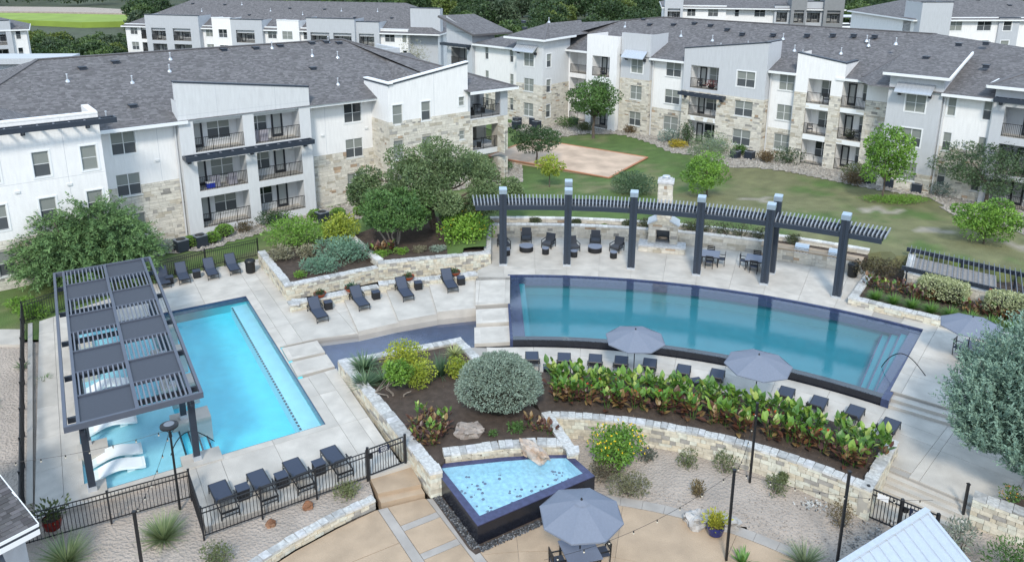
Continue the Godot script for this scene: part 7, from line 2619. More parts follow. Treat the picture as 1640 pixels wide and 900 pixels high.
	pot("flower_bowl", "terracotta bowl on the lower seat wall, second from the lap pool", Vector3(-9.85, 0.05, -44.5), bw, M["terracotta"], 0.26, Color(0.03, 0.08, 0.05), Color(0.06, 0.13, 0.07), 110, 0.16)
	pot("flower_bowl", "terracotta bowl on the upper seat wall, third from the lap pool", Vector3(-6.5, 0.22, -45.9), bw, M["terracotta"], 0.22, Color(0.03, 0.07, 0.03), Color(0.08, 0.12, 0.05), 90, 0.14)
	pot("flower_bowl", "terracotta bowl on the upper seat wall, farthest from the lap pool", Vector3(-3.65, 0.22, -46.65), bw, M["terracotta"], 0.22, Color(0.03, 0.07, 0.03), Color(0.08, 0.12, 0.05), 80, 0.14)
	pot("plant_pot", "glossy blue pot with yellow-green foliage beside the pale rocks", Vector3(7.66, -0.93, -24.75), [Vector2(0.16, 0), Vector2(0.27, 0.1), Vector2(0.33, 0.35), Vector2(0.32, 0.48)], M["glaze_blue"], 0.5, Color(0.25, 0.28, 0.03), Color(0.42, 0.40, 0.06), 420, 0.13)
	pot("plant_pot", "dark red glazed pot with a loose plant at the left fence corner", Vector3(-16.85, -0.45, -24.35), [Vector2(0.17, 0), Vector2(0.28, 0.1), Vector2(0.33, 0.35), Vector2(0.31, 0.5)], M["glaze_red"], 0.8, Color(0.04, 0.07, 0.02), Color(0.12, 0.15, 0.05), 200, 0.16)
	rail_arc("pair of curved black handrails by the sun shelf steps of the lap pool", lap3(-6.35, 14.75, -0.55), lap3(-4.55, 14.55, -0.6), 0.85, Vector3(0, 0, 0))
	rail_arc("curved handrail at the far corner steps of the main pool", p3(29.6, 36.6, -0.1), p3(29.9, 40.4, 0.0), 0.95, Vector3.ZERO)
	# wave-shaped white floats on the sun shelf
	var fl := thing("pool_chaise", "white wave-shaped in-pool chaise", "pool chaise", Vector3.ZERO, 0, "white wave-shaped chaises on the lap pool's sun shelf")
	var mb := MB.new()
	var n := 18
	for i in n:
		var f0 := float(i) / n
		var f1 := float(i + 1) / n
		var hh := func(f: float) -> float: return 0.22 + 0.10 * f + 0.13 * sin(f * TAU * 0.85 - 0.9)
		var x0 := -1.0 + 2.0 * f0
		var x1 := -1.0 + 2.0 * f1
		mb.quad(Vector3(x0, hh.call(f0), 0.38), Vector3(x1, hh.call(f1), 0.38), Vector3(x1, hh.call(f1), -0.38), Vector3(x0, hh.call(f0), -0.38))
		mb.quad(Vector3(x0, hh.call(f0) - 0.1, 0.38), Vector3(x1, hh.call(f1) - 0.1, 0.38), Vector3(x1, hh.call(f1), 0.38), Vector3(x0, hh.call(f0), 0.38))
		mb.quad(Vector3(x0, hh.call(f0) - 0.1, -0.38), Vector3(x1, hh.call(f1) - 0.1, -0.38), Vector3(x1, hh.call(f1) - 0.1, 0.38), Vector3(x0, hh.call(f0) - 0.1, 0.38))
		mb.quad(Vector3(x1, hh.call(f1) - 0.1, -0.38), Vector3(x0, hh.call(f0) - 0.1, -0.38), Vector3(x0, hh.call(f0), -0.38), Vector3(x1, hh.call(f1), -0.38))
	mb.bx(Vector3(-0.95, 0.0, -0.2), Vector3(-0.75, 0.14, 0.2))
	mb.bx(Vector3(0.3, 0.0, -0.2), Vector3(0.6, 0.22, 0.2))
	mb.quad(Vector3(1.0, 0.1, 0.38), Vector3(1.0, 0.1, -0.38), Vector3(1.0, 0.27, -0.38), Vector3(1.0, 0.27, 0.38))
	part("shell", mb, M["float_white"], fl)
	var fp := [[-8.35, 14.6, "nearest the camera"], [-8.35, 13.5, "second from the camera"], [-8.3, 10.9, "third from the camera, beyond the concrete plinth"], [-8.3, 9.7, "under the middle of the pergola"], [-8.2, 7.2, "under the far half of the pergola"]]
	for i in 5:
		var label: String = "white wave-shaped chaise on the sun shelf, " + fp[i][2]
		if i == 0:
			fl.position = lap3(fp[i][0], fp[i][1], -0.735); fl.rotation.y = LAP_TURN; fl.set_meta("label", label)
		else:
			copy(fl, "pool_chaise", label, lap3(fp[i][0], fp[i][1], -0.735), LAP_TURN)
	# air conditioners
	var br := deg_to_rad(47.3)
	for q in [[-22.6, -53.6, -0.5, "air conditioner at the left corner of the grey balcony bay"], [-23.6, -52.7, -0.5, "air conditioner by the pipes left of the grey balcony bay"], [-15.0, -59.0, -0.5, "air conditioner right of the grey balcony bay, behind the round shrubs"], [-10.9, -60.2, -0.5, "air conditioner under the white wall, left of the big oak"], [-9.3, -61.0, -0.5, "air conditioner under the white wall, nearest the oak"],
		[0.6, -93.5, 0.1, "rear left air conditioner of the cluster by the far grey bay"], [0.5, -91.4, 0.1, "front left air conditioner of the cluster by the far grey bay"], [2.6, -93.4, 0.1, "air conditioner against the wall of the far grey bay"], [2.9, -91.5, 0.1, "front right air conditioner of the cluster by the far grey bay"], [7.4, -93.2, 0.1, "air conditioner right of the far grey bay, beside the clipped hedge"],
		[22.6, -77.2, 0.1, "air conditioner below the middle windows of the right block, farther left"], [24.0, -77.0, 0.1, "air conditioner below the middle windows of the right block, nearer the corner"],
		[33.6, -67.2, 0.1, "air conditioner left of the slim lawn tree's trunk"], [32.2, -68.4, 0.1, "air conditioner behind the slim lawn tree's trunk"], [35.3, -65.6, 0.1, "air conditioner right of the slim lawn tree's trunk"]]:
		ac_unit(q[3], Vector3(q[0], q[2], q[1]), br)
	# stones
	boulder("boulder", "flat-topped brown boulder in the bed in front of the round grey bush", Vector3(-1.78, 0.12, -29.75), Vector3(0.62, 0.30, 0.42), 0.2, Color(0.33, 0.27, 0.23), Color(0.46, 0.41, 0.37), 3)
	boulder("boulder", "long tan boulder lying on the wall and into the spa", Vector3(0.95, 0.16, -28.3), Vector3(0.66, 0.26, 0.30), -0.62, Color(0.50, 0.36, 0.26), Color(0.62, 0.54, 0.47), 9, -0.22)
	boulder("boulder", "pale weathered rock at the edge of the right gravel, left of the blue pot", Vector3(7.15, -0.85, -25.45), Vector3(0.5, 0.32, 0.4), 0.4, Color(0.45, 0.43, 0.41), Color(0.66, 0.64, 0.62), 14)
	boulder("boulder", "grey rock behind the blue pot on the right gravel", Vector3(8.15, -0.85, -25.3), Vector3(0.55, 0.26, 0.36), -0.2, Color(0.4, 0.38, 0.36), Color(0.6, 0.58, 0.55), 21)
	boulder("boulder", "small rusty stone in the river pebbles, nearer the gate", Vector3(-7.85, -0.62, -25.85), Vector3(0.2, 0.17, 0.17), 0.3, Color(0.22, 0.09, 0.04), Color(0.36, 0.18, 0.1), 31)
	boulder("boulder", "small rusty stone in the river pebbles, nearer the lower left corner", Vector3(-9.0, -0.62, -24.85), Vector3(0.17, 0.15, 0.15), 1.0, Color(0.22, 0.1, 0.05), Color(0.4, 0.22, 0.13), 37)
	# poles and string lights
	light_pole("black pole standing in the right gravel before the curved wall", Vector3(9.84, -1.0, -27.8), Vector3(9.84, 2.75, -27.8))
	light_pole("black pole at the bottom edge beside the blue pot", Vector3(7.75, -1.0, -23.5), Vector3(7.75, 2.8, -23.5))
	light_pole("black pole at the bottom edge left of the metal roof", Vector3(11.75, -1.0, -23.5), Vector3(11.75, 2.75, -23.5))
	light_pole("slim dark post beside the stair wall under the juniper", Vector3(17.45, -1.1, -25.7), Vector3(17.45, 0.6, -25.7))
	light_pole("short black pole at the left edge above the shingle roof", Vector3(-18.6, -0.6, -23.6), Vector3(-18.6, 2.9, -23.6))
	light_pole("short black pole at the bottom edge left of the shrub", Vector3(-12.4, -0.7, -21.9), Vector3(-12.4, 2.3, -21.9))
	var lp := thing("lamp_post", "black solar lamp post with a round head by the fence corner", "lamp post", Vector3(-12.73, -0.6, -25.65))
	mb = MB.new()
	mb.tube(Vector3.ZERO, Vector3(0, 3.25, 0), 0.05, 0.04, 10)
	part("post", mb, M["iron"], lp)
	mb = MB.new()
	mb.tube(Vector3(0, 3.2, 0), Vector3(0, 3.45, 0), 0.07, 0.03, 8)
	for k in 4: mb.bar(Vector3(0, 3.3, 0), Vector3(cos(k * PI / 2), 0, sin(k * PI / 2)) * 0.25 + Vector3.UP * 3.62, 0.02, 0.02)
	part("bracket", mb, M["iron"], lp)
	mb = MB.new()
	mb.lathe(Vector3(0, 3.6, 0), [Vector2(0.2, 0.0), Vector2(0.33, 0.03), Vector2(0.33, 0.09), Vector2(0.26, 0.13), Vector2(0.0, 0.14)], 24)
	var hd := part("lamp_head", mb, M["iron"], lp)
	mb = MB.new()
	mb.lathe(Vector3(0, 3.742, 0), [Vector2(0.19, 0.0), Vector2(0.17, 0.012), Vector2(0.0, 0.014)], 20)
	part("solar_panel", mb, M["ac_top"], hd)
	string_lights("string lights from the lamp post across to the left-hand pole", Vector3(-12.73, 2.9, -25.65), Vector3(-18.6, 2.8, -23.6), 0.25, 8)
	string_lights("string lights from the lamp post down to the pole at the bottom edge", Vector3(-12.73, 2.9, -25.65), Vector3(-12.4, 2.25, -21.9), 0.35, 6)
	string_lights("string lights between the two black poles in the right gravel", Vector3(9.84, 2.7, -27.8), Vector3(7.75, 2.75, -23.5), 0.75, 7)
	string_lights("string lights from the blue pot's pole across the tan plaza to the left", Vector3(7.75, 2.75, -23.5), Vector3(1.0, 2.6, -19.5), 0.5, 8)
	string_lights("string lights over the right gravel towards the metal roof", Vector3(7.75, 2.75, -23.5), Vector3(14.5, 2.0, -23.0), 0.35, 8)
	# things kept on the balconies
	var bal := func(u: float, w: float, deg: float) -> Vector3: return Basis(Vector3.UP, deg_to_rad(deg)) * Vector3(u, 0, -w)
	for q in [[17.3, 59.0, 2.97, "pale armchair on the middle left balcony of the grey bay, left one"], [18.6, 59.0, 2.97, "pale armchair on the middle left balcony of the grey bay, right one"], [21.3, 59.0, 5.94, "pale armchair on the top right balcony of the grey bay"], [20.7, 59.2, 5.94, "pale wooden chair at the window of the top right balcony of the grey bay"]]:
		var p: Vector3 = bal.call(q[0], q[1], 37.84)
		var ch := thing("armchair", q[3], "armchair", Vector3(p.x, q[2], p.z), deg_to_rad(37.84 + 180), "chairs on the balconies")
		mb = MB.new()
		mb.bx(Vector3(-0.32, 0.0, -0.3), Vector3(0.32, 0.42, 0.32))
		part("seat", mb, M["cloth_pale"], ch)
		mb = MB.new()
		mb.bx(Vector3(-0.32, 0.42, -0.34), Vector3(0.32, 0.92, -0.2))
		part("backrest", mb, M["cloth_pale"], ch)
	var pc: Vector3 = bal.call(16.9, 58.75, 37.84)
	var ck := thing("cool_box", "blue cool box on the middle left balcony of the grey bay", "cool box", Vector3(pc.x, 2.97, pc.z), deg_to_rad(37.84))
	mb = MB.new()
	mb.bx(Vector3(-0.28, 0, -0.2), Vector3(0.28, 0.4, 0.2))
	part("body", mb, M["cooler_blue"], ck)
	mb = MB.new()
	mb.bx(Vector3(-0.3, 0.4, -0.22), Vector3(0.3, 0.46, 0.22))
	part("lid", mb, M["paper"], ck)
	for q in [[39.9, 58.2, 5.85], [41.4, 58.6, 5.85], [40.2, 57.6, 2.93]]:
		var p: Vector3 = bal.call(q[0], q[1], 37.84)
		var bt := thing("bistro_table", "dark round table with chairs on the %s open corner balcony, %s" % ["top" if q[2] > 4 else "middle", "left side" if q[0] < 41 else "right side"], "table", Vector3(p.x, q[2], p.z))
		mb = MB.new()
		mb.lathe(Vector3.ZERO, [Vector2(0.02, 0), Vector2(0.2, 0.02), Vector2(0.03, 0.05), Vector2(0.03, 0.7), Vector2(0.4, 0.71), Vector2(0.4, 0.74), Vector2(0.0, 0.745)], 14)
		part("tabletop", mb, M["iron"], bt)
		for k in 2:
			mb = MB.new()
			mb.bx(Vector3(-0.75 + k * 1.1, 0, -0.22), Vector3(-0.35 + k * 1.1, 0.45, 0.2))
			mb.bx(Vector3(-0.77 + k * 1.5, 0.45, -0.2), Vector3(-0.7 + k * 1.5, 0.9, 0.2))
			part("stool", mb, M["iron"], bt)
	var rb := deg_to_rad(47.3 - 90)
	for q in [[74.9, 41.9, 6.33, "big pale bay's top balcony, left side"], [74.9, 29.6, 3.22, "middle balcony between the stone piers, left one"], [75.0, 28.4, 6.25, "top balcony between the stone piers, left one"], [75.0, 25.2, 3.22, "middle balcony right of the stone piers"], [74.7, 54.6, 6.28, "white tower bay's top balcony"], [72.8, 10.6, 6.0, "grey end bay's top balcony"]]:
		var p: Vector3 = bal.call(q[0], q[1], 47.3)
		copy(dc, "balcony_chair", "dark metal chair on the " + q[3], Vector3(p.x, q[2] + 0.01, p.z), rb + 0.5, "chairs on the balconies")
	for q in [[74.7, 40.4, 6.35, "pink flowers massed behind the railing of the big pale bay's top balcony", Color(0.5, 0.12, 0.16)], [74.9, 25.7, 3.24, "dense potted plants along the middle balcony right of the stone piers", Color(0.10, 0.10, 0.07)], [59.0, 0.0, 0.0, "", Color.BLACK]]:
		if q[3] == "": continue
		var p: Vector3 = bal.call(q[0], q[1], 47.3)
		pot("balcony_plants", q[3], Vector3(p.x, q[2], p.z), bw, M["iron"], 0.75, Color(0.05, 0.09, 0.04), q[4], 260, 0.16)
	# sports court on the lawn
	var ct := MB.new()
	var cq := [Vector2(-2.5, -77.5), Vector2(2.3, -85.1), Vector2(13.7, -77.1), Vector2(8.9, -69.5)]
	ct.prism(P2(cq), -0.6, 0.22)
	var court := struct("sports_court", ct, M["court"])
	var ce := MB.new()
	for i in 4:
		var a: Vector2 = cq[i]
		var b: Vector2 = cq[(i + 1) % 4]
		ce.bar(v3(a, 0.22), v3(b, 0.22), 0.2, 0.08)
	part("edging", ce, M["court_edge"], court)

# ---------- plants ----------
const GREEN := [Color(0.035, 0.085, 0.022), Color(0.10, 0.20, 0.045)]
const BRIGHT := [Color(0.07, 0.17, 0.025), Color(0.20, 0.36, 0.05)]
const LIME := [Color(0.16, 0.24, 0.03), Color(0.40, 0.46, 0.06)]
const OLIVE := [Color(0.06, 0.085, 0.035), Color(0.15, 0.18, 0.07)]
const GREY := [Color(0.13, 0.185, 0.145), Color(0.30, 0.385, 0.31)]
const BLUE := [Color(0.09, 0.165, 0.12), Color(0.27, 0.40, 0.31)]
const DARK := [Color(0.022, 0.055, 0.02), Color(0.065, 0.125, 0.04)]
const PINE := [Color(0.04, 0.09, 0.035), Color(0.13, 0.24, 0.085)]
const BROWN := [Color(0.055, 0.035, 0.018), Color(0.19, 0.115, 0.05)]
const BUFF := [Color(0.13, 0.13, 0.075), Color(0.33, 0.31, 0.21)]

func rdir(r: RandomNumberGenerator) -> Vector3:
	return Vector3(r.randfn(), r.randfn(), r.randfn()).normalized()

# leaves spread through a lump of a crown, most of them near its outside
func lump(mb: MB, o: Vector3, rad: Vector3, n: int, l: float, w: float, c: Array, r: RandomNumberGenerator, droop := 0.0, floor_y := -1e9) -> void:
	var tone := r.randf()
	for i in n:
		var d := rdir(r)
		var p := o + d * rad * lerpf(0.45, 1.05, sqrt(r.randf()))
		if p.y < floor_y:
			continue
		var dir := (d * 0.7 + rdir(r) * 0.8 + Vector3.UP * (0.25 - droop)).normalized()
		var side := dir.cross(rdir(r)).normalized()
		mb.col = (c[0] as Color).lerp(c[1], clampf(tone * 0.55 + r.randf() * 0.5, 0, 1))
		mb.leaf(p, dir, side, l * r.randf_range(0.7, 1.3), w * r.randf_range(0.7, 1.3), 0.12)

func limb(mb: MB, a: Vector3, b: Vector3, r0: float, r1: float, r: RandomNumberGenerator, k := 7) -> void:
	var pv := a
	var n := 4
	for i in range(1, n + 1):
		var f := float(i) / n
		var p := a.lerp(b, f) + (rdir(r) * a.distance_to(b) * 0.035 if i < n else Vector3.ZERO)
		mb.tube(pv, p, lerpf(r0, r1, float(i - 1) / n), lerpf(r0, r1, f), k, false)
		pv = p

# A tree: tapered trunk and limbs, and a crown of many leaf lumps with gaps between them
func tree(called: String, label: String, at: Vector3, trunk_h: float, crown_c: Vector3, crown_r: Vector3, lumps: int, per: int, leaf_l: float, leaf_w: float, c: Array, lump_k := 0.36, trunk_r := 0.16, stems := 1, bark := "bark", droop := 0.0, group := "") -> Node3D:
	var r := RandomNumberGenerator.new()
	r.seed = hash(label)
	var t := thing(called, label, "tree", at, 0, group)
	var wood := MB.new()
	var crown := MB.new()
	var forks := []
	for s in stems:
		var off := Vector3(r.randf_range(-1, 1), 0, r.randf_range(-1, 1)) * 0.16 * (stems - 1)
		var top := Vector3(crown_c.x * 0.4, trunk_h, crown_c.z * 0.4) + off * 2.2
		wood.tube(off * 0.8 - Vector3.UP * 0.3, off + Vector3.UP * 0.15, trunk_r * 1.5, trunk_r, 9, false)
		limb(wood, off + Vector3.UP * 0.15, top, trunk_r, trunk_r * 0.7, r, 9)
		forks.append(top)
	for i in lumps:
		var y := 1.0 - 2.0 * (i + 0.5) / lumps
		var ph := i * 2.39996 + r.randf() * 0.5
		var d := Vector3(sqrt(1 - y * y) * cos(ph), y, sqrt(1 - y * y) * sin(ph))
		var p := crown_c + d * crown_r * r.randf_range(0.45, 0.86)
		var lr := crown_r * lump_k * r.randf_range(0.65, 1.25)
		lump(crown, p, Vector3(lr.x, lr.y * 0.85, lr.z), int(per * r.randf_range(0.7, 1.3)), leaf_l, leaf_w, c, r, droop)
		if i % 2 == 0:
			limb(wood, forks[i % stems], p, trunk_r * 0.4, trunk_r * 0.1, r, 5)
	part("trunk", wood, M[bark], t)
	part("crown", crown, M["leaf"], t)
	return t

func bush(called: String, label: String, at: Vector3, rad: Vector3, n: int, l: float, w: float, c: Array, lumps := 9, group := "", flower := [], cat := "shrub") -> Node3D:
	var r := RandomNumberGenerator.new()
	r.seed = hash(label)
	var t := thing(called, label, cat, at, 0, group)
	var mb := MB.new()
	for i in lumps:
		var a := TAU * i / lumps + r.randf()
		var k := 0.0 if i == 0 else r.randf_range(0.35, 0.62)
		var o := Vector3(cos(a) * rad.x * k, rad.y * r.randf_range(0.75, 1.15), sin(a) * rad.z * k)
		lump(mb, o, rad * Vector3(0.56, 0.72, 0.56) * r.randf_range(0.8, 1.15), int(n / float(lumps)), l, w, c, r, 0.0, 0.02)
	part("foliage", mb, M["leaf"], t)
	var st := MB.new()
	for i in 5:
		var a := TAU * i / 5 + r.randf()
		limb(st, Vector3(cos(a), 0, sin(a)) * 0.05 - Vector3.UP * 0.1, Vector3(cos(a) * rad.x * 0.6, rad.y * 1.1, sin(a) * rad.z * 0.6), 0.022 + rad.x * 0.012, 0.008, r, 5)
	part("stem", st, M["bark"], t)
	if flower:
		var fb := MB.new()
		for i in flower[1]:
			var d := rdir(r)
			d.y = absf(d.y)
			var p: Vector3 = Vector3(0, rad.y, 0) + d * rad * r.randf_range(0.85, 1.1)
			for k in 4:
				var dd := rdir(r)
				fb.col = (flower[0] as Color) * r.randf_range(0.75, 1.1)
				fb.leaf(p, (d + dd * 0.9).normalized(), d.cross(dd).normalized(), flower[2], flower[2] * 0.8, 0.1)
		part("flowers", fb, M["petal"], t, Vector3.ZERO, "stuff")
	return t

# clipped plants: leaves close on a smooth shell
func clipped(called: String, label: String, at: Vector3, rad: Vector3, n: int, l: float, w: float, c: Array, square := 0.0, group := "", turn := 0.0) -> Node3D:
	var r := RandomNumberGenerator.new()
	r.seed = hash(label)
	var nz := FastNoiseLite.new()
	nz.seed = r.seed % 1000
	nz.frequency = 0.9
	var t := thing(called, label, "shrub", at, turn, group)
	var mb := MB.new()
	for i in n:
		var d := rdir(r)
		if d.y < -0.35:
			d.y = -d.y
		var s := d
		if square > 0.0:
			var m := maxf(absf(d.x), maxf(absf(d.y), absf(d.z)))
			s = d.lerp(d / m, square)
		var bump := nz.get_noise_3dv(d * 2.6)
		var p := Vector3(0, rad.y * 0.92, 0) + s * rad * (lerpf(0.80, 1.0, sqrt(r.randf())) + bump * 0.17)
		if p.y < 0.02: continue
		if bump < -0.42 and r.randf() < 0.8: continue
		var dir := (d * 0.9 + rdir(r) * 0.9).normalized()
		mb.col = (c[0] as Color).lerp(c[1], clampf(r.randf() * 0.85 + nz.get_noise_3dv(d * 6.0) * 0.4 + 0.12, 0, 1))
		mb.leaf(p, dir, dir.cross(rdir(r)).normalized(), l * r.randf_range(0.7, 1.3), w * r.randf_range(0.7, 1.3), 0.1)
	part("foliage", mb, M["leaf"], t)
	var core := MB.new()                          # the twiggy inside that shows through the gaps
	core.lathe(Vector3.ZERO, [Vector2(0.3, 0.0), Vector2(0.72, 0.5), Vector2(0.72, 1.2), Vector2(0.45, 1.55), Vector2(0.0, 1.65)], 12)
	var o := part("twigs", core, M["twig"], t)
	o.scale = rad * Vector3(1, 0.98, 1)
	return t

# grasses, yuccas and agaves: arching blades from one foot
func blades(called: String, label: String, at: Vector3, n: int, l: float, w: float, up: float, c: Array, droop := 0.5, cat := "plant", group := "") -> Node3D:
	var r := RandomNumberGenerator.new()
	r.seed = hash(label)
	var t := thing(called, label, cat, at, 0, group)
	var mb := MB.new()
	for i in n:
		var a := r.randf() * TAU
		var e := clampf(r.randfn(up, 0.28), 0.02, 1.5)
		var d := Vector3(cos(a) * cos(e), sin(e), sin(a) * cos(e))
		var side := Vector3(-sin(a), 0, cos(a))
		var ll := l * r.randf_range(0.65, 1.15)
		var p := Vector3(cos(a), 0, sin(a)) * r.randf_range(0.0, 0.1 * l)
		var seg := 4
		var pw := w
		mb.col = (c[0] as Color).lerp(c[1], r.randf())
		for k in seg:
			var q := p + d * (ll / seg)
			var nw := w * (1.0 - pow((k + 1.0) / seg, 1.6))
			if k == seg - 1:
				mb.tri(p - side * pw / 2, p + side * pw / 2, q)
			else:
				mb.quad(p - side * pw / 2, p + side * pw / 2, q + side * nw / 2, q - side * nw / 2)
			p = q
			pw = nw
			d = (d - Vector3.UP * droop * 0.16).normalized()
	part("leaves", mb, M["leaf"], t)
	return t

var canna_leaves := []
var canna_mats := []
func make_canna_parts() -> void:
	for k in 3:
		var mb := MB.new()
		var n := 5
		var bend: float = [0.12, 0.28, 0.05][k]
		var wd: float = [0.40, 0.34, 0.44][k]
		var prof := func(f: float) -> float: return wd * sin(PI * pow(f, 0.75)) * 0.5
		for i in n:
			var f0 := float(i) / n
			var f1 := float(i + 1) / n
			var a := Vector3(0, f0 - bend * f0 * f0, -bend * f0 * f0)
			var b := Vector3(0, f1 - bend * f1 * f1, -bend * f1 * f1)
			var wa: float = maxf(prof.call(f0), 0.006)
			var wb: float = maxf(prof.call(f1), 0.002)
			var up := Vector3(0, 0, 0.25)
			mb.quad(a, a + Vector3(wa, 0, 0) + up * wa, b + Vector3(wb, 0, 0) + up * wb, b)
			mb.quad(a + Vector3(-wa, 0, 0) + up * wa, a, b, b + Vector3(-wb, 0, 0) + up * wb)
		canna_leaves.append(mb.mesh())
	var cs := [Color(0.115, 0.235, 0.035), Color(0.19, 0.31, 0.05), Color(0.29, 0.37, 0.085), Color(0.07, 0.165, 0.03), Color(0.17, 0.09, 0.04), Color(0.105, 0.045, 0.03), Color(0.065, 0.03, 0.026), Color(0.24, 0.16, 0.065)]
	for i in cs.size():
		var m := mat("canna%d" % i, cs[i], 0.42, ["soft", 3.0])
		m.backlight_enabled = true
		m.backlight = Color(0.35, 0.35, 0.35)
		canna_mats.append(m)

# A canna: every leaf a piece of its own; low: mostly the dark lower leaves
func canna(label: String, at: Vector3, h: float, n: int, brown: float, group: String, size := 1.0) -> void:
	var r := RandomNumberGenerator.new()
	r.seed = hash(label) + int(at.x * 100)
	var t := thing("canna_plant", label, "plant", at, 0, group)
	var st := MB.new()
	for i in 4:
		var a := TAU * i / 4 + r.randf()
		st.tube(Vector3(cos(a), 0, sin(a)) * 0.08, Vector3(cos(a) * 0.22, h * 0.8, sin(a) * 0.22), 0.016, 0.008, 5, false)
	part("stem", st, canna_mats[3], t)
	for i in n:
		var f := (i + r.randf()) / n
		var a := i * 2.4 + r.randf() * 0.8
		var o := MeshInstance3D.new()
		o.name = "leaf"
		o.mesh = canna_leaves[r.randi() % 3]
		var mk: int
		if f < brown + r.randf_range(-0.2, 0.2):
			mk = [4, 5, 5, 6, 7][r.randi() % 5]
		else:
			mk = [0, 0, 0, 1, 2, 3, 3][r.randi() % 7]
		o.set_surface_override_material(0, canna_mats[mk])
		t.add_child(o, true)
		var tilt := lerpf(1.15, 0.35, f) * r.randf_range(0.7, 1.2) 
		var s := r.randf_range(0.36, 0.56) * size
		var bs := Basis(Vector3.UP, a) * Basis(Vector3.RIGHT, -tilt)
		o.transform = Transform3D(bs.scaled_local(Vector3(s * 1.25, s, s)), Vector3(sin(a) * -0.08, lerpf(0.05, h * 0.85, f), cos(a) * -0.08) + Vector3(r.randf_range(-0.24, 0.24), 0, r.randf_range(-0.24, 0.24)))

# feathery trees: boughs of many small sprays
func plumes(mb: MB, o: Vector3, rad: Vector3, n: int, spray: int, l: float, leaf_l: float, leaf_w: float, up: float, c: Array, r: RandomNumberGenerator, droop: float, floor_y := 0.2) -> void:
	for i in n:
		var d := rdir(r)
		var p := o + d * rad * lerpf(0.55, 1.0, sqrt(r.randf()))
		if p.y < floor_y: continue
		var axis := (Vector3(d.x, d.y * 0.5, d.z) * 0.8 + Vector3.UP * up + rdir(r) * 0.35).normalized()
		var tone := r.randf()
		var q := p
		var ll := l * r.randf_range(0.6, 1.3)
		for k in spray:
			var f := float(k) / spray
			axis = (axis - Vector3.UP * droop * 2.0 / spray).normalized()
			q += axis * ll / spray
			var sd := axis.cross(rdir(r)).normalized()
			var dir := (axis * 0.75 + sd * 0.8).normalized()
			mb.col = (c[0] as Color).lerp(c[1], clampf(tone * 0.5 + r.randf() * 0.35 + f * 0.25, 0, 1))
			mb.leaf(q + rdir(r) * 0.05, dir, dir.cross(rdir(r)).normalized(), leaf_l * r.randf_range(0.7, 1.3), leaf_w, 0.08)

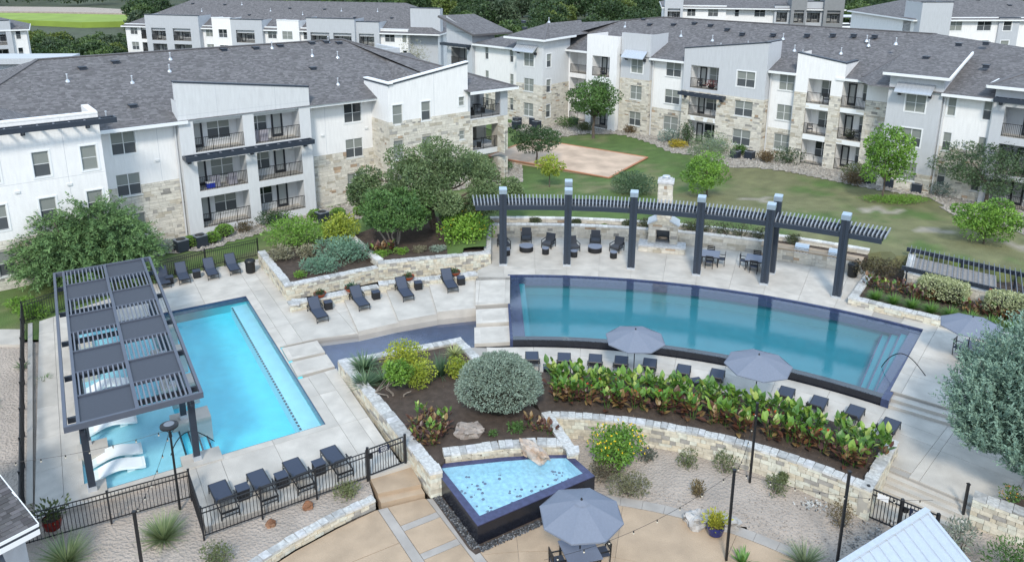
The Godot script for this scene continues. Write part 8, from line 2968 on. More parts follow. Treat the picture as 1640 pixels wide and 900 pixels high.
func build_plants() -> void:
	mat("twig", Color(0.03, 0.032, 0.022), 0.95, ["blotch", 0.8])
	make_canna_parts()
	var r := RandomNumberGenerator.new()
	# --- large trees
	r.seed = 51
	var t := thing("feathery_tree", "large feathery green tree before the left apartment block, beyond the louvred pergola", "tree", Vector3(-27.3, -0.5, -47.6))
	var wood := MB.new()
	var cr := MB.new()
	for i in 6:
		var a := TAU * i / 6
		limb(wood, Vector3(cos(a), 0, sin(a)) * 0.15, Vector3(cos(a) * 2.8, 4.6 + (i % 3) * 0.9, sin(a) * 2.8), 0.17, 0.05, r)
	for q in [[0.6, 5.6, 0.2, 2.4, 1.8], [-2.6, 4.3, 0.3, 2.3, 1.7], [2.9, 4.2, 0.5, 2.3, 1.6], [-0.4, 3.8, 2.0, 2.8, 1.7], [-4.0, 2.6, 0.8, 1.8, 1.4], [4.6, 2.7, 0.8, 1.7, 1.3], [1.6, 2.6, 2.2, 2.6, 1.5], [-2.0, 2.2, 2.4, 2.4, 1.4], [0.2, 4.4, -2.0, 2.8, 1.8]]:
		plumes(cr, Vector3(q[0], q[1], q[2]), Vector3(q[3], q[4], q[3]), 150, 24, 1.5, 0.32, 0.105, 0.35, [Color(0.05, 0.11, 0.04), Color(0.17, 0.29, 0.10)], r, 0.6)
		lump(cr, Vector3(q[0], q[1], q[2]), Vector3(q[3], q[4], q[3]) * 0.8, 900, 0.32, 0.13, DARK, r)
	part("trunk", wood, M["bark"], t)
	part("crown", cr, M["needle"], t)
	t.scale = Vector3.ONE * 0.69
	# spreading oak in the terraced bed
	r.seed = 77
	t = thing("oak_tree", "spreading dark oak growing out of the terraced bed, before the stone corner bay", "tree", Vector3(-5.55, 0.55, -54.2))
	wood = MB.new()
	cr = MB.new()
	limb(wood, Vector3(0, -0.2, 0), Vector3(-0.5, 2.1, -0.1), 0.34, 0.25, r, 10)
	for q in [[-0.6, 6.4, 0.0, 1.9, 1.0], [-2.4, 5.9, -0.4, 1.7, 1.0], [1.2, 5.9, 0.3, 1.7, 1.0], [-4.4, 4.9, 0.2, 1.7, 1.0], [-5.6, 4.0, 0.3, 1.2, 0.8], [2.8, 4.9, -0.2, 1.9, 1.1], [4.6, 4.4, 0.4, 1.8, 1.0], [-1.4, 4.7, 1.6, 1.7, 1.0], [1.2, 4.3, 1.7, 1.6, 1.0], [-3.2, 3.8, 1.5, 1.4, 0.8], [3.2, 3.4, 1.3, 1.6, 0.8], [0.2, 5.4, -2.0, 2.1, 1.2], [-2.6, 5.0, -2.0, 1.9, 1.1], [2.6, 5.2, -1.9, 1.8, 1.1], [5.8, 3.9, 0.0, 1.1, 0.7], [1.9, 2.7, 1.0, 1.2, 0.7], [0.0, 3.6, 1.8, 1.7, 1.0], [-1.9, 3.3, 1.9, 1.4, 0.8], [-4.6, 3.3, 0.9, 1.2, 0.8]]:
		var o := Vector3(q[0] * 0.92, q[1] - 0.95, q[2])
		for k in 3:
			lump(cr, o + rdir(r) * 0.55 * q[3], Vector3(q[3], q[4] * 1.3, q[3]) * 0.58, 640, 0.2, 0.1, [Color(0.045, 0.085, 0.03), Color(0.19, 0.265, 0.115)], r)
		limb(wood, Vector3(-0.5, 2.0, -0.1), o, 0.14, 0.03, r, 6)
	part("trunk", wood, M["bark"], t)
	part("crown", cr, M["leaf"], t)
	# blue-green juniper, right edge
	r.seed = 90
	t = thing("juniper_tree", "tall blue-green juniper filling the right edge beside the stair", "tree", Vector3(21.35, -0.1, -27.5))
	t.scale = Vector3.ONE * 0.84
	wood = MB.new()
	cr = MB.new()
	limb(wood, Vector3(0, -0.2, 0), Vector3(0.1, 6.0, 0.1), 0.26, 0.06, r, 9)
	for q in [[0.0, 6.3, 0.0, 1.5, 1.3], [-1.0, 5.3, 0.4, 1.7, 1.3], [1.2, 5.2, 0.3, 1.7, 1.3], [0.0, 4.7, 1.3, 1.7, 1.2], [-2.0, 4.0, 0.4, 1.7, 1.2], [-0.6, 3.5, 1.8, 1.8, 1.1], [1.8, 3.9, 0.9, 1.8, 1.2], [-3.0, 3.2, -0.2, 1.3, 0.9], [-1.9, 2.5, 1.4, 1.7, 1.0], [0.5, 2.5, 2.0, 1.8, 1.0], [0.2, 4.6, -1.5, 2.0, 1.4], [-1.7, 4.2, -1.2, 1.6, 1.1], [2.3, 2.4, 1.4, 1.7, 1.0], [-1.2, 1.6, 1.9, 1.4, 0.8], [-3.2, 2.3, 0.6, 1.1, 0.7]]:
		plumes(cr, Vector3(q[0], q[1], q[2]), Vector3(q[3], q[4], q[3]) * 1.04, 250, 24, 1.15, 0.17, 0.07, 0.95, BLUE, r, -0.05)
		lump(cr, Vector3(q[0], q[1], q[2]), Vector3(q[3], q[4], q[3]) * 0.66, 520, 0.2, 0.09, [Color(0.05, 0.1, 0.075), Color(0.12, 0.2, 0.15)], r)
		limb(wood, Vector3(0, q[1] * 0.6, 0), Vector3(q[0], q[1], q[2]) * 0.9, 0.08, 0.02, r, 5)
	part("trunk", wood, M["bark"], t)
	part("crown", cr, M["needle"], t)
	tree("lawn_tree", "dark green tree on the lawn before the white tower bay of the right block", Vector3(9.1, 0.15, -86.1), 2.3, Vector3(0.0, 4.5, 0), Vector3(3.1, 2.5, 3.1), 22, 260, 0.26, 0.13, GREEN, 0.36, 0.17)
	tree("lawn_tree", "low dark tree at the left corner of the sports court", Vector3(2.4, 0.1, -74.5), 1.4, Vector3(0.0, 2.7, 0), Vector3(2.6, 1.3, 2.4), 18, 200, 0.22, 0.11, DARK, 0.38, 0.1)
	tree("lawn_tree", "small yellow-green sapling on the lawn in front of the sports court", Vector3(3.3, 0.3, -66.4), 1.0, Vector3(0, 1.9, 0), Vector3(1.1, 1.0, 1.1), 10, 130, 0.2, 0.11, LIME, 0.42, 0.05)
	tree("lawn_tree", "wide yellow-green tree on the lawn right of the fireplace chimney", Vector3(16.4, 0.3, -63.2), 1.2, Vector3(-0.2, 2.2, 0), Vector3(2.1, 1.6, 2.0), 16, 220, 0.2, 0.11, BRIGHT, 0.38, 0.08)
	tree("lawn_tree", "grey-green wispy tree beyond the yellow-green one, before the pale bay", Vector3(18.4, 0.2, -71.5), 1.2, Vector3(0, 2.4, 0), Vector3(2.3, 1.5, 2.0), 14, 190, 0.18, 0.06, [Color(0.09, 0.14, 0.07), Color(0.2, 0.27, 0.14)], 0.4, 0.07)
	tree("lawn_tree", "slim bright green tree on the lawn before the tall grey bay", Vector3(31.1, 0.3, -63.1), 1.6, Vector3(0, 3.9, 0), Vector3(2.15, 2.5, 2.1), 20, 230, 0.24, 0.14, BRIGHT, 0.34, 0.09)
	tree("lawn_tree", "broad dark tree against the right block near the right edge", Vector3(39.0, 0.2, -61.8), 1.6, Vector3(0.2, 3.2, 0), Vector3(4.2, 2.4, 3.4), 24, 300, 0.22, 0.1, [Color(0.03, 0.065, 0.03), Color(0.10, 0.16, 0.075)], 0.36, 0.16)
	bush("bush", "big round dark green bush on the lawn left of the fireplace chimney", Vector3(10.3, 0.5, -63.6), Vector3(1.9, 1.05, 1.7), 3200, 0.17, 0.08, [Color(0.03, 0.07, 0.035), Color(0.11, 0.18, 0.09)], 14)
	bush("ground_cover", "bright green patch of ground cover around the slim lawn tree's foot", Vector3(32.0, 0.3, -62.6), Vector3(2.9, 0.16, 1.0), 2400, 0.16, 0.05, BRIGHT, 16)
	tree("lawn_tree", "low rounded yellow-green tree beyond the trellised yard", Vector3(32.9, 0.2, -51.6), 1.0, Vector3(0, 2.3, 0), Vector3(2.5, 1.35, 2.3), 18, 260, 0.2, 0.11, BRIGHT, 0.36, 0.09)
	tree("bare_tree", "thin pale twiggy tree beside the far left block", Vector3(-16.5, -2.6, -133.0), 2.0, Vector3(0, 5.5, 0), Vector3(3.0, 3.6, 3.0), 16, 60, 0.4, 0.08, [Color(0.2, 0.2, 0.13), Color(0.33, 0.33, 0.22)], 0.4, 0.13, 3, "bark_pale")
	tree("crape_myrtle", "multi-stemmed round dark green crape myrtle in the terraced bed, left of the oak", Vector3(-8.0, 0.55, -51.0), 1.1, Vector3(0, 2.5, 0), Vector3(2.7, 1.5, 2.2), 26, 330, 0.19, 0.1, [Color(0.03, 0.085, 0.025), Color(0.12, 0.23, 0.06)], 0.33, 0.07, 5, "bark_pale")
	# --- terraced bed
	bush("bush", "tall loose bright green bush at the far left of the terraced bed", Vector3(-15.0, 0.3, -51.6), Vector3(2.1, 1.1, 1.7), 2600, 0.24, 0.07, [Color(0.07, 0.17, 0.02), Color(0.20, 0.36, 0.06)], 12)
	bush("bush", "lime-green bush at the back of the terraced bed, beside the crape myrtle", Vector3(-12.0, 0.3, -52.0), Vector3(1.5, 1.25, 1.3), 1500, 0.2, 0.12, LIME, 10)
	bush("bush", "blue-green feathery bush in the middle of the terraced bed's left part", Vector3(-11.1, 0.3, -48.9), Vector3(1.8, 0.85, 1.2), 2200, 0.2, 0.06, [Color(0.09, 0.19, 0.13), Color(0.23, 0.38, 0.26)], 12)
	bush("bush", "smaller blue-green feathery bush near the front of the terraced bed", Vector3(-12.3, 0.3, -46.9), Vector3(1.2, 0.55, 0.7), 1300, 0.18, 0.055, [Color(0.09, 0.19, 0.13), Color(0.21, 0.36, 0.25)], 9)
	bush("bush", "buff and olive shrub against the left wall of the terraced bed", Vector3(-15.2, 0.3, -48.9), Vector3(0.9, 0.55, 0.8), 800, 0.15, 0.09, BUFF, 8)
	bush("bush", "buff and olive shrub in the middle of the terraced bed, under the lime bush", Vector3(-13.6, 0.3, -49.4), Vector3(0.95, 0.5, 0.7), 800, 0.15, 0.09, BUFF, 8)
	bush("bush", "tiny lime-green clump at the front corner of the terraced bed", Vector3(-13.35, 0.3, -46.0), Vector3(0.42, 0.22, 0.36), 320, 0.12, 0.06, BRIGHT, 5)
	bush("bush", "glossy bright green shrub with yellow flowers at the right end of the terraced bed", Vector3(-3.2, 0.55, -51.8), Vector3(1.75, 1.15, 1.6), 2600, 0.21, 0.12, [Color(0.07, 0.2, 0.02), Color(0.25, 0.42, 0.06)], 12, "", [Color(0.75, 0.55, 0.03), 26, 0.07])
	for q in [[-8.6, -49.0, 0.6, "bright green"], [-7.4, -49.4, 0.5, "mid green"], [-6.2, -49.7, 0.45, "variegated"], [-5.0, -49.9, 0.55, "grey-green"]]:
		bush("ground_cover", "low %s edging clump along the terraced bed's right wall" % q[3], Vector3(q[0], 0.58, q[1]), Vector3(q[2], 0.22, 0.35), 420, 0.14, 0.05, GREY if q[3] == "grey-green" else (BUFF if q[3] == "variegated" else BRIGHT), 5)
	for i in 3:
		canna("bronze-leaved canna under the crape myrtle, %s of three" % ["left", "middle", "right"][i], Vector3(-9.3 + i * 0.55, 0.55, -49.3 - i * 0.2), 0.7, 24, 1.05, "bronze cannas under the crape myrtle")
	# --- bed with the grey bush
	clipped("round_bush", "big clipped silver-green dome bush in the middle bed", Vector3(-0.55, 0.0, -31.6), Vector3(1.88, 1.38, 1.55), 15000, 0.105, 0.05, GREY)
	for q in [[-7.35, -35.15, 1.0, "spiky green yucca at the back corner of the middle bed"], [-7.0, -33.6, 0.95, "spiky green yucca nearest the left wall of the middle bed"], [-6.15, -33.9, 0.8, "smaller spiky yucca between the left wall and the lime shrubs"]]:
		blades("yucca", q[3], Vector3(q[0], 0.05, q[1]), 190, q[2], 0.055, 0.65, [Color(0.05, 0.11, 0.055), Color(0.16, 0.25, 0.13)], 0.15)
	blades("yucca", "dark slender grass clump between the lime shrubs of the middle bed", Vector3(-3.45, 0.05, -34.6), 220, 1.15, 0.04, 0.95, [Color(0.04, 0.1, 0.055), Color(0.13, 0.22, 0.12)], 0.5)
	blades("yucca", "pale variegated spiky plant at the back of the middle bed", Vector3(-2.95, 0.05, -36.6), 120, 0.7, 0.05, 0.7, [Color(0.25, 0.3, 0.1), Color(0.5, 0.52, 0.26)], 0.3)
	bush("bush", "large lime and yellow shrub at the left of the middle bed", Vector3(-5.2, 0.0, -34.9), Vector3(1.15, 0.85, 0.95), 2300, 0.13, 0.065, [Color(0.15, 0.23, 0.03), Color(0.45, 0.48, 0.05)], 10)
	bush("bush", "yellow-green shrub in front of the large lime one in the middle bed", Vector3(-4.35, 0.0, -33.5), Vector3(0.75, 0.7, 0.65), 1500, 0.12, 0.06, [Color(0.14, 0.23, 0.03), Color(0.42, 0.46, 0.05)], 8)
	bush("bush", "small yellow-green shrub beside the dome bush in the middle bed", Vector3(-2.65, 0.0, -34.5), Vector3(0.6, 0.55, 0.55), 1100, 0.11, 0.06, [Color(0.14, 0.23, 0.03), Color(0.42, 0.46, 0.05)], 8)
	tree("small_tree", "small leggy green shrub on pale stems by the left wall of the middle bed", Vector3(-5.35, 0.0, -32.9), 0.55, Vector3(0, 1.15, 0), Vector3(0.65, 0.6, 0.6), 12, 130, 0.14, 0.08, BRIGHT, 0.42, 0.03, 4, "bark_pale")
	for i in 9:
		var p := Vector3([-4.15, -3.5, -3.0, -3.85, -3.25, -3.6, -2.95, -4.0, -3.3][i], 0.04, [-29.95, -29.85, -29.6, -29.2, -28.9, -30.5, -30.2, -30.55, -29.25][i])
		canna("bronze canna clump in the middle bed behind the gate wall", p, 0.7 if i < 6 else 0.95, 34, 1.0 if i < 6 else 0.6, "bronze cannas in the middle bed behind the gate wall", 0.66)
	for i in 3:
		canna("bronze canna at the foot of the dome bush, right side, %s of three" % ["left", "middle", "right"][i], Vector3(0.85 + i * 0.4, 0.04, -30.2 + i * 0.25), 0.5, 22, 1.1, "bronze cannas right of the dome bush", 0.62)
	bush("ground_cover", "small green tuft in the soil right of the flat brown boulder", Vector3(-0.75, 0.04, -29.55), Vector3(0.22, 0.12, 0.2), 120, 0.1, 0.05, GREEN, 4)
	bush("ground_cover", "green clump under the dome bush, near the spa boulder", Vector3(0.25, 0.04, -29.9), Vector3(0.4, 0.22, 0.3), 260, 0.14, 0.05, GREEN, 5)
	# --- the canna bed
	var k := 0
	for i in 36:
		var f := i / 35.0
		var a := lerpf(1.8, 41.0, f)
		for j in 2:
			if j == 1 and i % 6 == 5: continue
			var rr := (21.3 if j == 0 else 20.25) + rng.randf_range(-0.25, 0.25)
			if i < 5: rr += 0.3 - j * 0.2
			var p := p3(rr, a + rng.randf_range(-0.5, 0.5) + j * 0.6, 0.03)
			var where: String = ["by the dome bush", "below the left deck umbrella", "in the middle", "below the right deck umbrella", "at the stair end"][int(f * 4.99)]
			canna("leafy canna %s, %s row of the curved bed" % [where, "taller back" if j == 0 else "lower front"], p, 1.3 if j == 0 else 1.0, 28 if j == 0 else 26, 0.22 if j == 0 else 0.66, "leafy cannas of the curved bed, %s, %s row" % [where, "back" if j == 0 else "front"])
	var ch := MB.new()                            # bark mulch and fallen leaves on the beds
	for i in 4200:
		var p: Vector3
		if i % 3:
			p = p3(rng.randf_range(19.3, 22.8), rng.randf_range(1.5, 41.5), 0.035)
		else:
			p = Vector3(rng.randf_range(-8, 2.2), 0.045, rng.randf_range(-37, -28))
			if not Geometry2D.is_point_in_polygon(Vector2(p.x, p.z), P2([Vector2(-8.2, -35.5), Vector2(-3.1, -27.6), Vector2(2.2, -29), Vector2(1.3, -31), Vector2(-2.9, -37.5)])): continue
		ch.col = Color(0.05, 0.035, 0.025).lerp(Color(0.22, 0.15, 0.09), rng.randf() * rng.randf())
		var d := Vector3(rng.randfn(), rng.randfn() * 0.25, rng.randfn()).normalized()
		ch.leaf(p, d, d.cross(Vector3.UP).normalized(), rng.randf_range(0.05, 0.13), rng.randf_range(0.02, 0.05), 0.1)
	var co := part("mulch", ch, M["petal"], self)
	tag(co, "bark mulch and dead leaves scattered over the dark planting beds", "mulch", "", "stuff")
	var fl := MB.new()
	for i in 14:
		var p := p3(20.2 + rng.randf() * 1.2, lerpf(4, 40, rng.randf()), 0.75 + rng.randf() * 0.35)
		for q in 6:
			fl.col = Color(0.55, 0.07, 0.02) * rng.randf_range(0.7, 1.2)
			var d := rdir(rng)
			fl.leaf(p, d, d.cross(rdir(rng)).normalized(), 0.09, 0.06, 0.1)
	var fo := part("canna_flowers", fl, M["petal"], self)
	tag(fo, "scattered small red flowers among the cannas of the curved bed", "flowers", "", "stuff")
	# --- gravel on the right
	bush("bush", "large green shrub with many yellow flowers against the curved wall", Vector3(4.5, -0.98, -28.9), Vector3(1.15, 1.0, 0.95), 2300, 0.16, 0.085, [Color(0.05, 0.15, 0.02), Color(0.19, 0.34, 0.05)], 11, "", [Color(0.85, 0.62, 0.03), 75, 0.075])
	bush("bush", "dull olive and purple shrub in front of the yellow-flowered one", Vector3(3.95, -0.98, -28.15), Vector3(0.75, 0.45, 0.55), 800, 0.12, 0.06, [Color(0.07, 0.06, 0.045), Color(0.2, 0.18, 0.12)], 8)
	bush("bush", "sprawling olive and buff shrub near the spa's right corner", Vector3(4.75, -0.98, -27.1), Vector3(0.85, 0.45, 0.6), 900, 0.12, 0.055, [Color(0.08, 0.09, 0.045), Color(0.25, 0.24, 0.14)], 9)
	for q in [[5.9, -29.3, 0.38, 0.3, "small grey shrub right of the yellow-flowered shrub", 1], [7.5, -28.85, 0.5, 0.45, "first of three small shrubs along the foot of the curved wall, from the left", 0], [9.05, -28.5, 0.5, 0.5, "second of three small shrubs along the foot of the curved wall, left of the pole", 0], [7.5, -27.0, 0.33, 0.36, "small reddish shrub alone in the open gravel", 2], [10.75, -27.25, 0.5, 0.38, "olive shrub before the curved wall, right of the pole", 0], [11.2, -27.75, 0.26, 0.35, "little shrub against the wall, behind the olive one right of the pole", 0], [12.75, -25.6, 0.6, 0.5, "brownish shrub beside the double gate", 2]]:
		bush("small_shrub", q[4], Vector3(q[0], -0.98 - 0.2 * float(q[0] > 12), q[1]), Vector3(q[2], q[3], q[2] * 0.9), 420, 0.1, 0.05, [OLIVE, [Color(0.06, 0.075, 0.06), Color(0.15, 0.17, 0.13)], [Color(0.08, 0.06, 0.03), Color(0.22, 0.17, 0.08)]][q[5]], 7)
	blades("agave", "bright green agave at the bottom edge right of the blue pot", Vector3(8.3, -0.98, -23.35), 46, 0.6, 0.13, 0.75, [Color(0.06, 0.16, 0.03), Color(0.16, 0.30, 0.07)], 0.1)
	blades("grass_clump", "spiky grey-green grass clump at the bottom edge left of the metal roof", Vector3(10.5, -0.98, -23.3), 260, 0.95, 0.03, 0.75, [Color(0.10, 0.15, 0.07), Color(0.27, 0.32, 0.18)], 0.4)
	for q in [[7.1, -27.9, 0.45, "patch of white river stones in the gravel, left of the small reddish shrub"], [12.0, -26.6, 0.5, "patch of white river stones in the gravel before the double gate's shrub"]]:
		var pb := MB.new()
		for i in 90:
			var g := rng.randf_range(0.45, 0.8)
			pb.col = Color(g, g, g * 0.97) if rng.randf() < 0.8 else Color(0.12, 0.12, 0.12)
			pebble(pb, Vector3(rng.randfn(0, q[2] * 0.6), 0.02, rng.randfn(0, q[2] * 0.35)), rng.randf_range(0.03, 0.06), rng)
		var o := part(numbered("river_stones"), pb, M["rock"], self)
		o.position = Vector3(q[0], -0.97 - 0.12 * float(q[0] > 10), q[1])
		tag(o, q[3], "river stones", "", "stuff")
	var gp := MB.new()
	for i in 1500:
		var p := p3(rng.randf_range(15.4, 18.6), rng.randf_range(8, 44), 0)
		p.y = -0.93 - 0.25 * smoothstep(28.0, 42.0, polar(p.x, p.z).y)
		var g := rng.randf_range(0.25, 0.6)
		gp.col = Color(g, g * 0.92, g * 0.85)
		pebble(gp, p, rng.randf_range(0.012, 0.035), rng)
	for i in 420:
		var p := Vector3(rng.randf_range(12.6, 15.4), -1.16, rng.randf_range(-25.9, -23.6))
		var g := rng.randf_range(0.2, 0.65)
		gp.col = Color(g, g * 0.95, g * 0.9)
		pebble(gp, p, rng.randf_range(0.03, 0.06), rng)
	var go := part("gravel_stones", gp, M["rock"], self)
	tag(go, "loose stones lying on the gravel right of the plaza", "gravel", "", "stuff")
	# river pebble strip on the left
	var ps := MB.new()
	for i in 2400:
		var f := rng.randf()
		var p := Vector2(-10.4, -23.4).lerp(Vector2(-5.75, -27.1), f) + Vector2(0.62, 0.78) * rng.randf_range(-0.42, 0.42)
		var g := rng.randf_range(0.2, 0.62)
		ps.col = Color(g, g * 0.98, g * 0.95)
		pebble(ps, v3(p, -0.72 - 0.1 * f + rng.randf() * 0.04), rng.randf_range(0.03, 0.062), rng)
	var po := part("river_pebbles", ps, M["rock"], self)
	tag(po, "strip of grey river pebbles between the near fence and the curb", "river pebbles", "", "stuff")
	# --- gravel on the left
	blades("grass_clump", "large spiky grass clump in the gravel before the near fence", Vector3(-12.7, -0.66, -24.1), 420, 1.05, 0.03, 0.75, [Color(0.10, 0.16, 0.06), Color(0.30, 0.36, 0.17)], 0.45)
	blades("grass_clump", "large spiky grass clump at the bottom left beside the shingle roof", Vector3(-15.6, -0.64, -22.9), 420, 1.15, 0.03, 0.75, [Color(0.10, 0.16, 0.06), Color(0.28, 0.34, 0.17)], 0.45)
	bush("small_shrub", "dark olive shrub at the bottom edge left of the curb", Vector3(-10.3, -0.7, -22.95), Vector3(0.55, 0.42, 0.5), 700, 0.1, 0.045, OLIVE, 8)
	bush("small_shrub", "wispy green shrub in the pebble strip near the gate steps", Vector3(-6.45, -0.78, -26.55), Vector3(0.6, 0.35, 0.4), 600, 0.12, 0.035, [Color(0.08, 0.1, 0.04), Color(0.22, 0.25, 0.1)], 8)
	for q in [[-24.6, -32.6, 0.45, "spindly agave in the gravel outside the left fence"], [-25.2, -36.3, 0.3, "small dark plant in the gravel by the concrete path"], [-23.3, -34.9, 0.35, "little green plant in the gravel outside the left fence"]]:
		blades("agave", q[3], Vector3(q[0], -0.6, q[1]), 40, q[2] * 1.6, 0.05, 0.6, [Color(0.06, 0.13, 0.04), Color(0.15, 0.24, 0.08)], 0.2)
	# --- beside the left block
	for q in [[-23.2, -53.4, 0.55, "leftmost of three clipped round shrubs before the grey balcony bay"], [-22.0, -54.4, 0.52, "middle one of three clipped round shrubs before the grey balcony bay"], [-21.6, -55.7, 0.6, "rightmost of three clipped round shrubs before the grey balcony bay"], [-15.6, -59.3, 0.6, "left one of the clipped round shrubs right of the grey bay"], [-14.0, -60.0, 0.55, "middle one of the clipped round shrubs right of the grey bay"], [-12.2, -60.6, 0.6, "right one of the clipped round shrubs right of the grey bay"]]:
		clipped("clipped_shrub", q[3], Vector3(q[0], -0.55, q[1]), Vector3(q[2] * 1.1, q[2] * 0.8, q[2] * 1.1), 1100, 0.1, 0.06, BRIGHT, 0.0, "clipped round shrubs along the left block")
	bush("bush", "wide dark green shrub under the right half of the grey balcony bay", Vector3(-18.4, -0.5, -58.0), Vector3(1.7, 0.65, 1.0), 1300, 0.16, 0.08, DARK, 10)
	bush("bush", "brownish low shrub under the middle of the grey balcony bay", Vector3(-20.4, -0.5, -56.7), Vector3(0.9, 0.4, 0.7), 600, 0.14, 0.06, [Color(0.05, 0.05, 0.025), Color(0.15, 0.11, 0.06)], 7)
	bush("bush", "grey-green mound by the pipes at the foot of the left block", Vector3(-24.6, -0.5, -52.3), Vector3(0.9, 0.5, 0.7), 700, 0.13, 0.06, GREY, 7)
	for q in [[-27.9, -41.9, "bright green grassy clump outside the far left fence corner"], [-29.2, -43.0, "second bright green clump outside the far left fence corner"]]:
		bush("bush", q[2], Vector3(q[0], -0.55, q[1]), Vector3(0.8, 0.45, 0.6), 600, 0.22, 0.05, BRIGHT, 6)
	# --- shrubs in the strip behind the curved wall
	for q in [[0.9, 0.35], [4.9, 0.3], [10.0, 0.4], [11.6, 0.6], [15.9, 0.6], [17.0, 0.75], [18.8, 0.7], [20.6, 0.75], [22.4, 0.7], [25.2, 0.55]]:
		bush("bed_shrub", "dark shrub in the strip bed behind the curved wall, %s" % ["beyond the first lounge chairs", "beyond the second lounge chairs", "left of the chimney", "just right of the chimney", "left of the dining tables", "behind the left dining table", "between the dining tables", "behind the right dining table", "by the rear pergola post", "behind the barbecue"][int([0.9, 4.9, 10.0, 11.6, 15.9, 17.0, 18.8, 20.6, 22.4, 25.2].find(q[0]))], p3(43.1, q[0], 0.76), Vector3(q[1] * 1.2, q[1] * 0.75, q[1] * 0.6), 420, 0.14, 0.06, [Color(0.03, 0.05, 0.022), Color(0.11, 0.13, 0.06)], 7)
	# --- right-hand bed
	clipped("clipped_hedge", "clipped variegated hedge block, left of the red cushion", Vector3(25.5, 0.28, -42.9), Vector3(1.35, 0.72, 0.8), 4200, 0.11, 0.065, [Color(0.22, 0.27, 0.11), Color(0.52, 0.55, 0.33)], 0.55, "clipped variegated hedges in the right bed", -0.71)
	clipped("clipped_hedge", "clipped variegated hedge block, right of the red cushion", Vector3(28.2, 0.28, -40.5), Vector3(1.45, 0.75, 0.8), 4400, 0.11, 0.065, [Color(0.22, 0.27, 0.11), Color(0.52, 0.55, 0.33)], 0.55, "clipped variegated hedges in the right bed", -0.71)
	for i in 26:
		var f := i / 25.0
		var p := Vector2(22.0, -44.9).lerp(Vector2(30.5, -37.9), f) + Vector2(0.5, -0.866) * rng.randf_range(-0.45, 0.55)
		canna("bronze-leaved canna in the right-hand bed, %s" % ["left of the left hedge", "before the left hedge", "between the two hedges", "before the right hedge"][int(f * 3.99)], v3(p, 0.28), 0.85, 28, 1.02 if i > 3 else 0.85, "bronze cannas of the right-hand bed, %s" % ["left end", "before the left hedge", "between the hedges", "before the right hedge"][int(f * 3.99)], 0.7)
	bush("bush", "dark brown shrub mass at the far end of the right-hand bed", Vector3(23.6, 0.28, -46.6), Vector3(1.7, 0.6, 1.1), 1400, 0.15, 0.07, [Color(0.035, 0.035, 0.018), Color(0.12, 0.10, 0.05)], 10)
	for i in 11:
		var p := Vector2(21.6, -43.0).lerp(Vector2(29.6, -37.2), i / 10.0)
		blades("lily_clump", "strappy green lily clump along the front of the right-hand bed", v3(p, 0.28), 230, 0.72, 0.04, 0.85, [Color(0.06, 0.16, 0.03), Color(0.18, 0.33, 0.07)], 0.8, "plant", "green lily clumps along the right bed's wall")
	# --- lower right corner
	bush("bush", "bright green feathery shrub beside the metal roof, below the juniper", Vector3(17.7, -1.15, -22.6), Vector3(1.3, 0.8, 1.1), 2000, 0.14, 0.045, GREEN, 10)
	bush("bush", "grey leafy shrub between the stair and the metal roof", Vector3(16.5, -1.2, -24.2), Vector3(0.7, 0.7, 0.6), 380, 0.2, 0.055, [Color(0.12, 0.15, 0.11), Color(0.3, 0.33, 0.27)], 7)
	bush("bush", "small orange-flowered plant at the foot of the juniper", Vector3(19.2, -0.1, -25.6), Vector3(0.5, 0.3, 0.4), 300, 0.1, 0.05, GREEN, 5, "", [Color(0.6, 0.28, 0.02), 26, 0.05])
	# --- along the right block
	for q in [[6.7, -92.0, 1.5, 0.75, 0, "clipped dark hedge under the recessed balcony of the far bay"], [8.5, -90.2, 1.0, 0.5, 1, "olive mound left of the dark lawn tree's trunk"], [13.8, -88.6, 0.8, 0.5, 3, "reddish dry shrub before the stone bay with the awning"], [17.3, -84.0, 1.3, 0.8, 4, "grey-blue mound beside the upright dark juniper"], [18.9, -82.5, 0.9, 1.5, 2, "upright dark green juniper before the white recess"], [17.7, -81.6, 1.0, 0.4, 5, "mound of yellow flowers at the foot of the upright juniper"], [21.3, -80.0, 1.5, 0.7, 4, "grey-blue mound below the big pale bay's balconies"], [25.3, -75.7, 1.0, 0.6, 3, "brown shrub at the corner of the big pale bay"], [27.3, -75.2, 1.7, 0.85, 2, "spreading dark green juniper left of the stone piers"], [32.0, -70.3, 1.5, 0.7, 1, "dull olive shrub before the stone piers, left of the slim tree"], [30.9, -68.2, 1.1, 0.5, 3, "brown-green shrub left of the slim tree's trunk"], [36.9, -64.6, 1.3, 0.7, 4, "grey-blue mound right of the tall grey bay"], [23.4, -78.4, 0.7, 0.6, 0, "small green shrub by the air conditioners of the middle windows"], [-2.6, -70.0, 1.6, 0.7, 1, "olive shrub at the gravel corner below the stone corner bay"], [-1.0, -73.0, 1.3, 0.6, 0, "green shrub at the gravel corner beside the stone pier"]]:
		var cset: Array = [GREEN, OLIVE, DARK, [Color(0.08, 0.06, 0.03), Color(0.2, 0.14, 0.07)], [Color(0.10, 0.16, 0.13), Color(0.25, 0.33, 0.28)], [Color(0.16, 0.17, 0.03), Color(0.5, 0.38, 0.03)]][q[4]]
		bush("bush", q[5], Vector3(q[0], lawn_y(q[0], q[1]) + 0.02, q[1]), Vector3(q[2], q[3], q[2] * 0.8), 900, 0.17, 0.08, cset, 9)
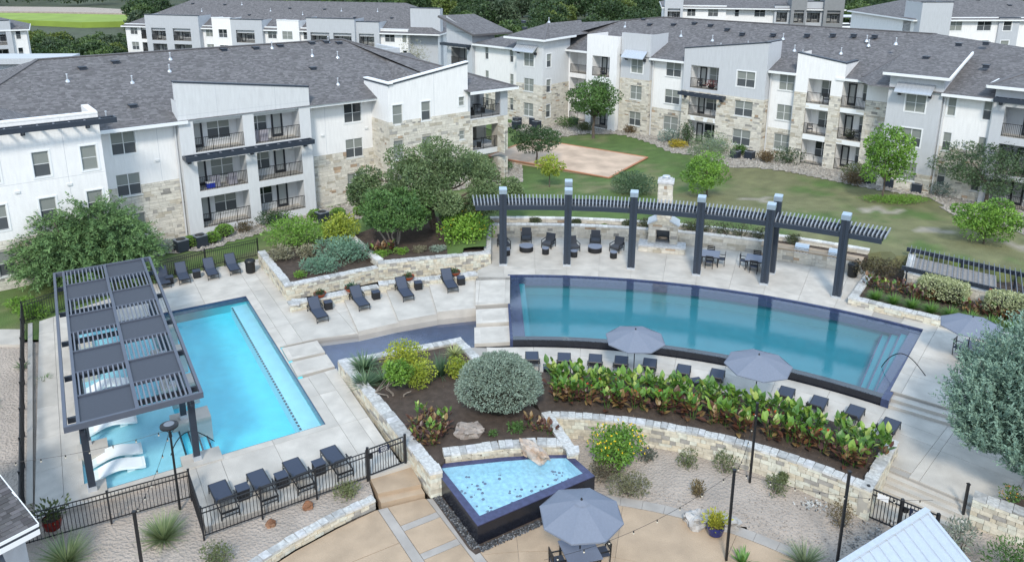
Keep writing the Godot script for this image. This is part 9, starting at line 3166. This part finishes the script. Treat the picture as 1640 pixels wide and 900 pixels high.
	# gravel beds along the blocks
	var bed := func(label: String, pts: Array, seed_n: int) -> void:
		var rr := RandomNumberGenerator.new()
		rr.seed = seed_n
		var mb := MB.new()
		var n := 0
		var lo := Vector2(1e9, 1e9)
		var hi := -lo
		for p in pts:
			lo = lo.min(p); hi = hi.max(p)
		var gx := int((hi.x - lo.x) / 0.5) + 1
		var gz := int((hi.y - lo.y) / 0.5) + 1
		for i in gx:
			for j in gz:
				var c: Vector2 = lo + Vector2(i + 0.5, j + 0.5) * 0.5
				if not Geometry2D.is_point_in_polygon(c, P2(pts)): continue
				mb.col = Color(0.48, 0.44, 0.385)
				var y := func(x: float, z: float) -> float: return lawn_y(x, z) + 0.05
				var a := c - Vector2(0.25, 0.25)
				mb.quad(Vector3(a.x, y.call(a.x, a.y + 0.5), a.y + 0.5), Vector3(a.x + 0.5, y.call(a.x + 0.5, a.y + 0.5), a.y + 0.5), Vector3(a.x + 0.5, y.call(a.x + 0.5, a.y), a.y), Vector3(a.x, y.call(a.x, a.y), a.y))
				for q in 5:
					var p: Vector2 = c + Vector2(rr.randf_range(-0.25, 0.25), rr.randf_range(-0.25, 0.25))
					var g := rr.randf_range(0.3, 0.62)
					mb.col = Color(g, g * 0.93, g * 0.84)
					pebble(mb, Vector3(p.x, lawn_y(p.x, p.y) + 0.08, p.y), rr.randf_range(0.05, 0.13), rr)
		var o := struct("gravel_bed", mb, M["rock"])
		tag(o, label, "gravel bed", "", "stuff")
	bed.call("strip of pale river rock along the foot of the right block", [Vector2(-1.0, -94.0), Vector2(3.4, -85.6), Vector2(8.57, -88.3), Vector2(12.8, -87.6), Vector2(15.4, -82.6), Vector2(16.6, -79.2), Vector2(19.7, -77.6), Vector2(21.0, -73.6), Vector2(24.7, -73.2), Vector2(29.3, -69.2), Vector2(32.0, -66.4), Vector2(35.3, -64.2), Vector2(35.2, -58.5), Vector2(38.5, -53.0), Vector2(44, -50), Vector2(44, -58), Vector2(38.5, -66.5), Vector2(32.5, -73.0), Vector2(24.5, -80.8), Vector2(13.5, -92.5), Vector2(4.0, -101.0)], 3)
	bed.call("strip of river rock along the foot of the left block", [Vector2(-30, -48.6), Vector2(-24.4, -51.9), Vector2(-22.0, -52.9), Vector2(-19.1, -56.4), Vector2(-14.8, -58.7), Vector2(-11.6, -59.8), Vector2(-4.0, -66.5), Vector2(-0.2, -66.3), Vector2(0.9, -69), Vector2(0.9, -76.1), Vector2(-2.0, -76), Vector2(-9.5, -67.6), Vector2(-14.5, -63.5), Vector2(-18.3, -60.2), Vector2(-24.8, -55.0), Vector2(-33, -50)], 4)
	woods()

func woods() -> void:
	var r := RandomNumberGenerator.new()
	r.seed = 123
	var kinds := [["dark evergreen oak in the woods", [Color(0.02, 0.05, 0.018), Color(0.065, 0.115, 0.04)], 4.2, 3.3], ["mid-green broad tree in the woods", [Color(0.035, 0.075, 0.02), Color(0.10, 0.165, 0.045)], 3.8, 3.4], ["yellow-green tree in the woods", [Color(0.06, 0.10, 0.02), Color(0.17, 0.22, 0.05)], 3.2, 3.0], ["grey-green cedar in the woods", [Color(0.03, 0.06, 0.03), Color(0.09, 0.13, 0.07)], 3.0, 3.4]]
	var proto := []
	for q in kinds:
		var t := tree("wood_tree", q[0], Vector3(0, -50, 0), 1.8, Vector3(0, 4.0, 0), Vector3(q[2], q[3], q[2]), 20, 150, 0.6, 0.36, q[1], 0.38, 0.2, 1, "bark", 0.0, "trees of the woods behind the apartment blocks")
		proto.append(t)
	var n := 0
	var first := [true, true, true, true]
	var tries := 0
	while n < 285 and tries < 6000:
		tries += 1
		var z := -lerpf(150, 330, pow(r.randf(), 0.8))
		if tries % 3 == 0: z = -r.randf_range(150, 212)
		var x := (r.randf_range(-0.68, 0.68) if tries % 3 else r.randf_range(-0.64, -0.46)) * -z
		var p := Vector2(x, z)
		var sx := x / -z
		# only where the photograph shows woods: the gap at the far left, between the blocks, and over the roofs
		var left_gap := sx > -0.66 and sx < -0.47 and z > -212
		var mid := sx > -0.12 and sx < 0.24 and z < -160
		var behind := sx > -0.47 and sx < 0.62 and z < -225
		if not (left_gap or mid or behind): continue
		if p.distance_to(Vector2(-45, -155)) < 24 or (sx > -0.5 and sx < -0.08 and z > -178): continue
		if sx > 0.18 and sx < 0.66 and z > -232: continue
		var k := 0 if r.randf() < 0.4 else r.randi() % 4
		var g := -3.2 - 3.4 * smoothstep(-55.0, -110.0, x) * smoothstep(-140.0, -190.0, z)
		var s := r.randf_range(0.75, 1.2) * (1.0 if not left_gap else 0.78) * (1.25 if z < -225 else 1.0)
		var zone: String = ", at the far left" if sx < -0.44 else (", beyond the long far block" if sx < -0.1 else (", left of the white far block" if sx < 0.18 else ", by the carport"))
		if first[k]:
			first[k] = false
			proto[k].position = Vector3(x, g, z)
			proto[k].set_meta("label", kinds[k][0] + zone)
		else:
			copy(proto[k], "wood_tree", kinds[k][0] + zone, Vector3(x, g, z), r.randf() * TAU, "", s)
		n += 1
	# the far tree line, one mass
	var mb := MB.new()
	for i in 420:
		var z := -r.randf_range(415, 560)
		var x := r.randf_range(-0.7, 0.7) * -z
		var h := r.randf_range(4, 9)
		lump(mb, Vector3(x, -4 + h * 0.5, z), Vector3(h * 0.8, h * 0.7, h * 0.8), 110, 1.7, 1.0, [Color(0.025, 0.05, 0.02), Color(0.075, 0.115, 0.045)], r)
	for i in 240:
		var z := -r.randf_range(330, 400)
		var x := r.randf_range(-0.36, 0.7) * -z
		var h := r.randf_range(6, 10)
		lump(mb, Vector3(x, -3 + h * 0.5, z), Vector3(h * 0.75, h * 0.7, h * 0.75), 150, 1.3, 0.8, [Color(0.025, 0.05, 0.02), Color(0.075, 0.125, 0.045)], r)
	var o := part("far_woods", mb, M["leaf"], self)
	tag(o, "distant mass of dark woods along the top of the picture", "woods", "", "stuff")
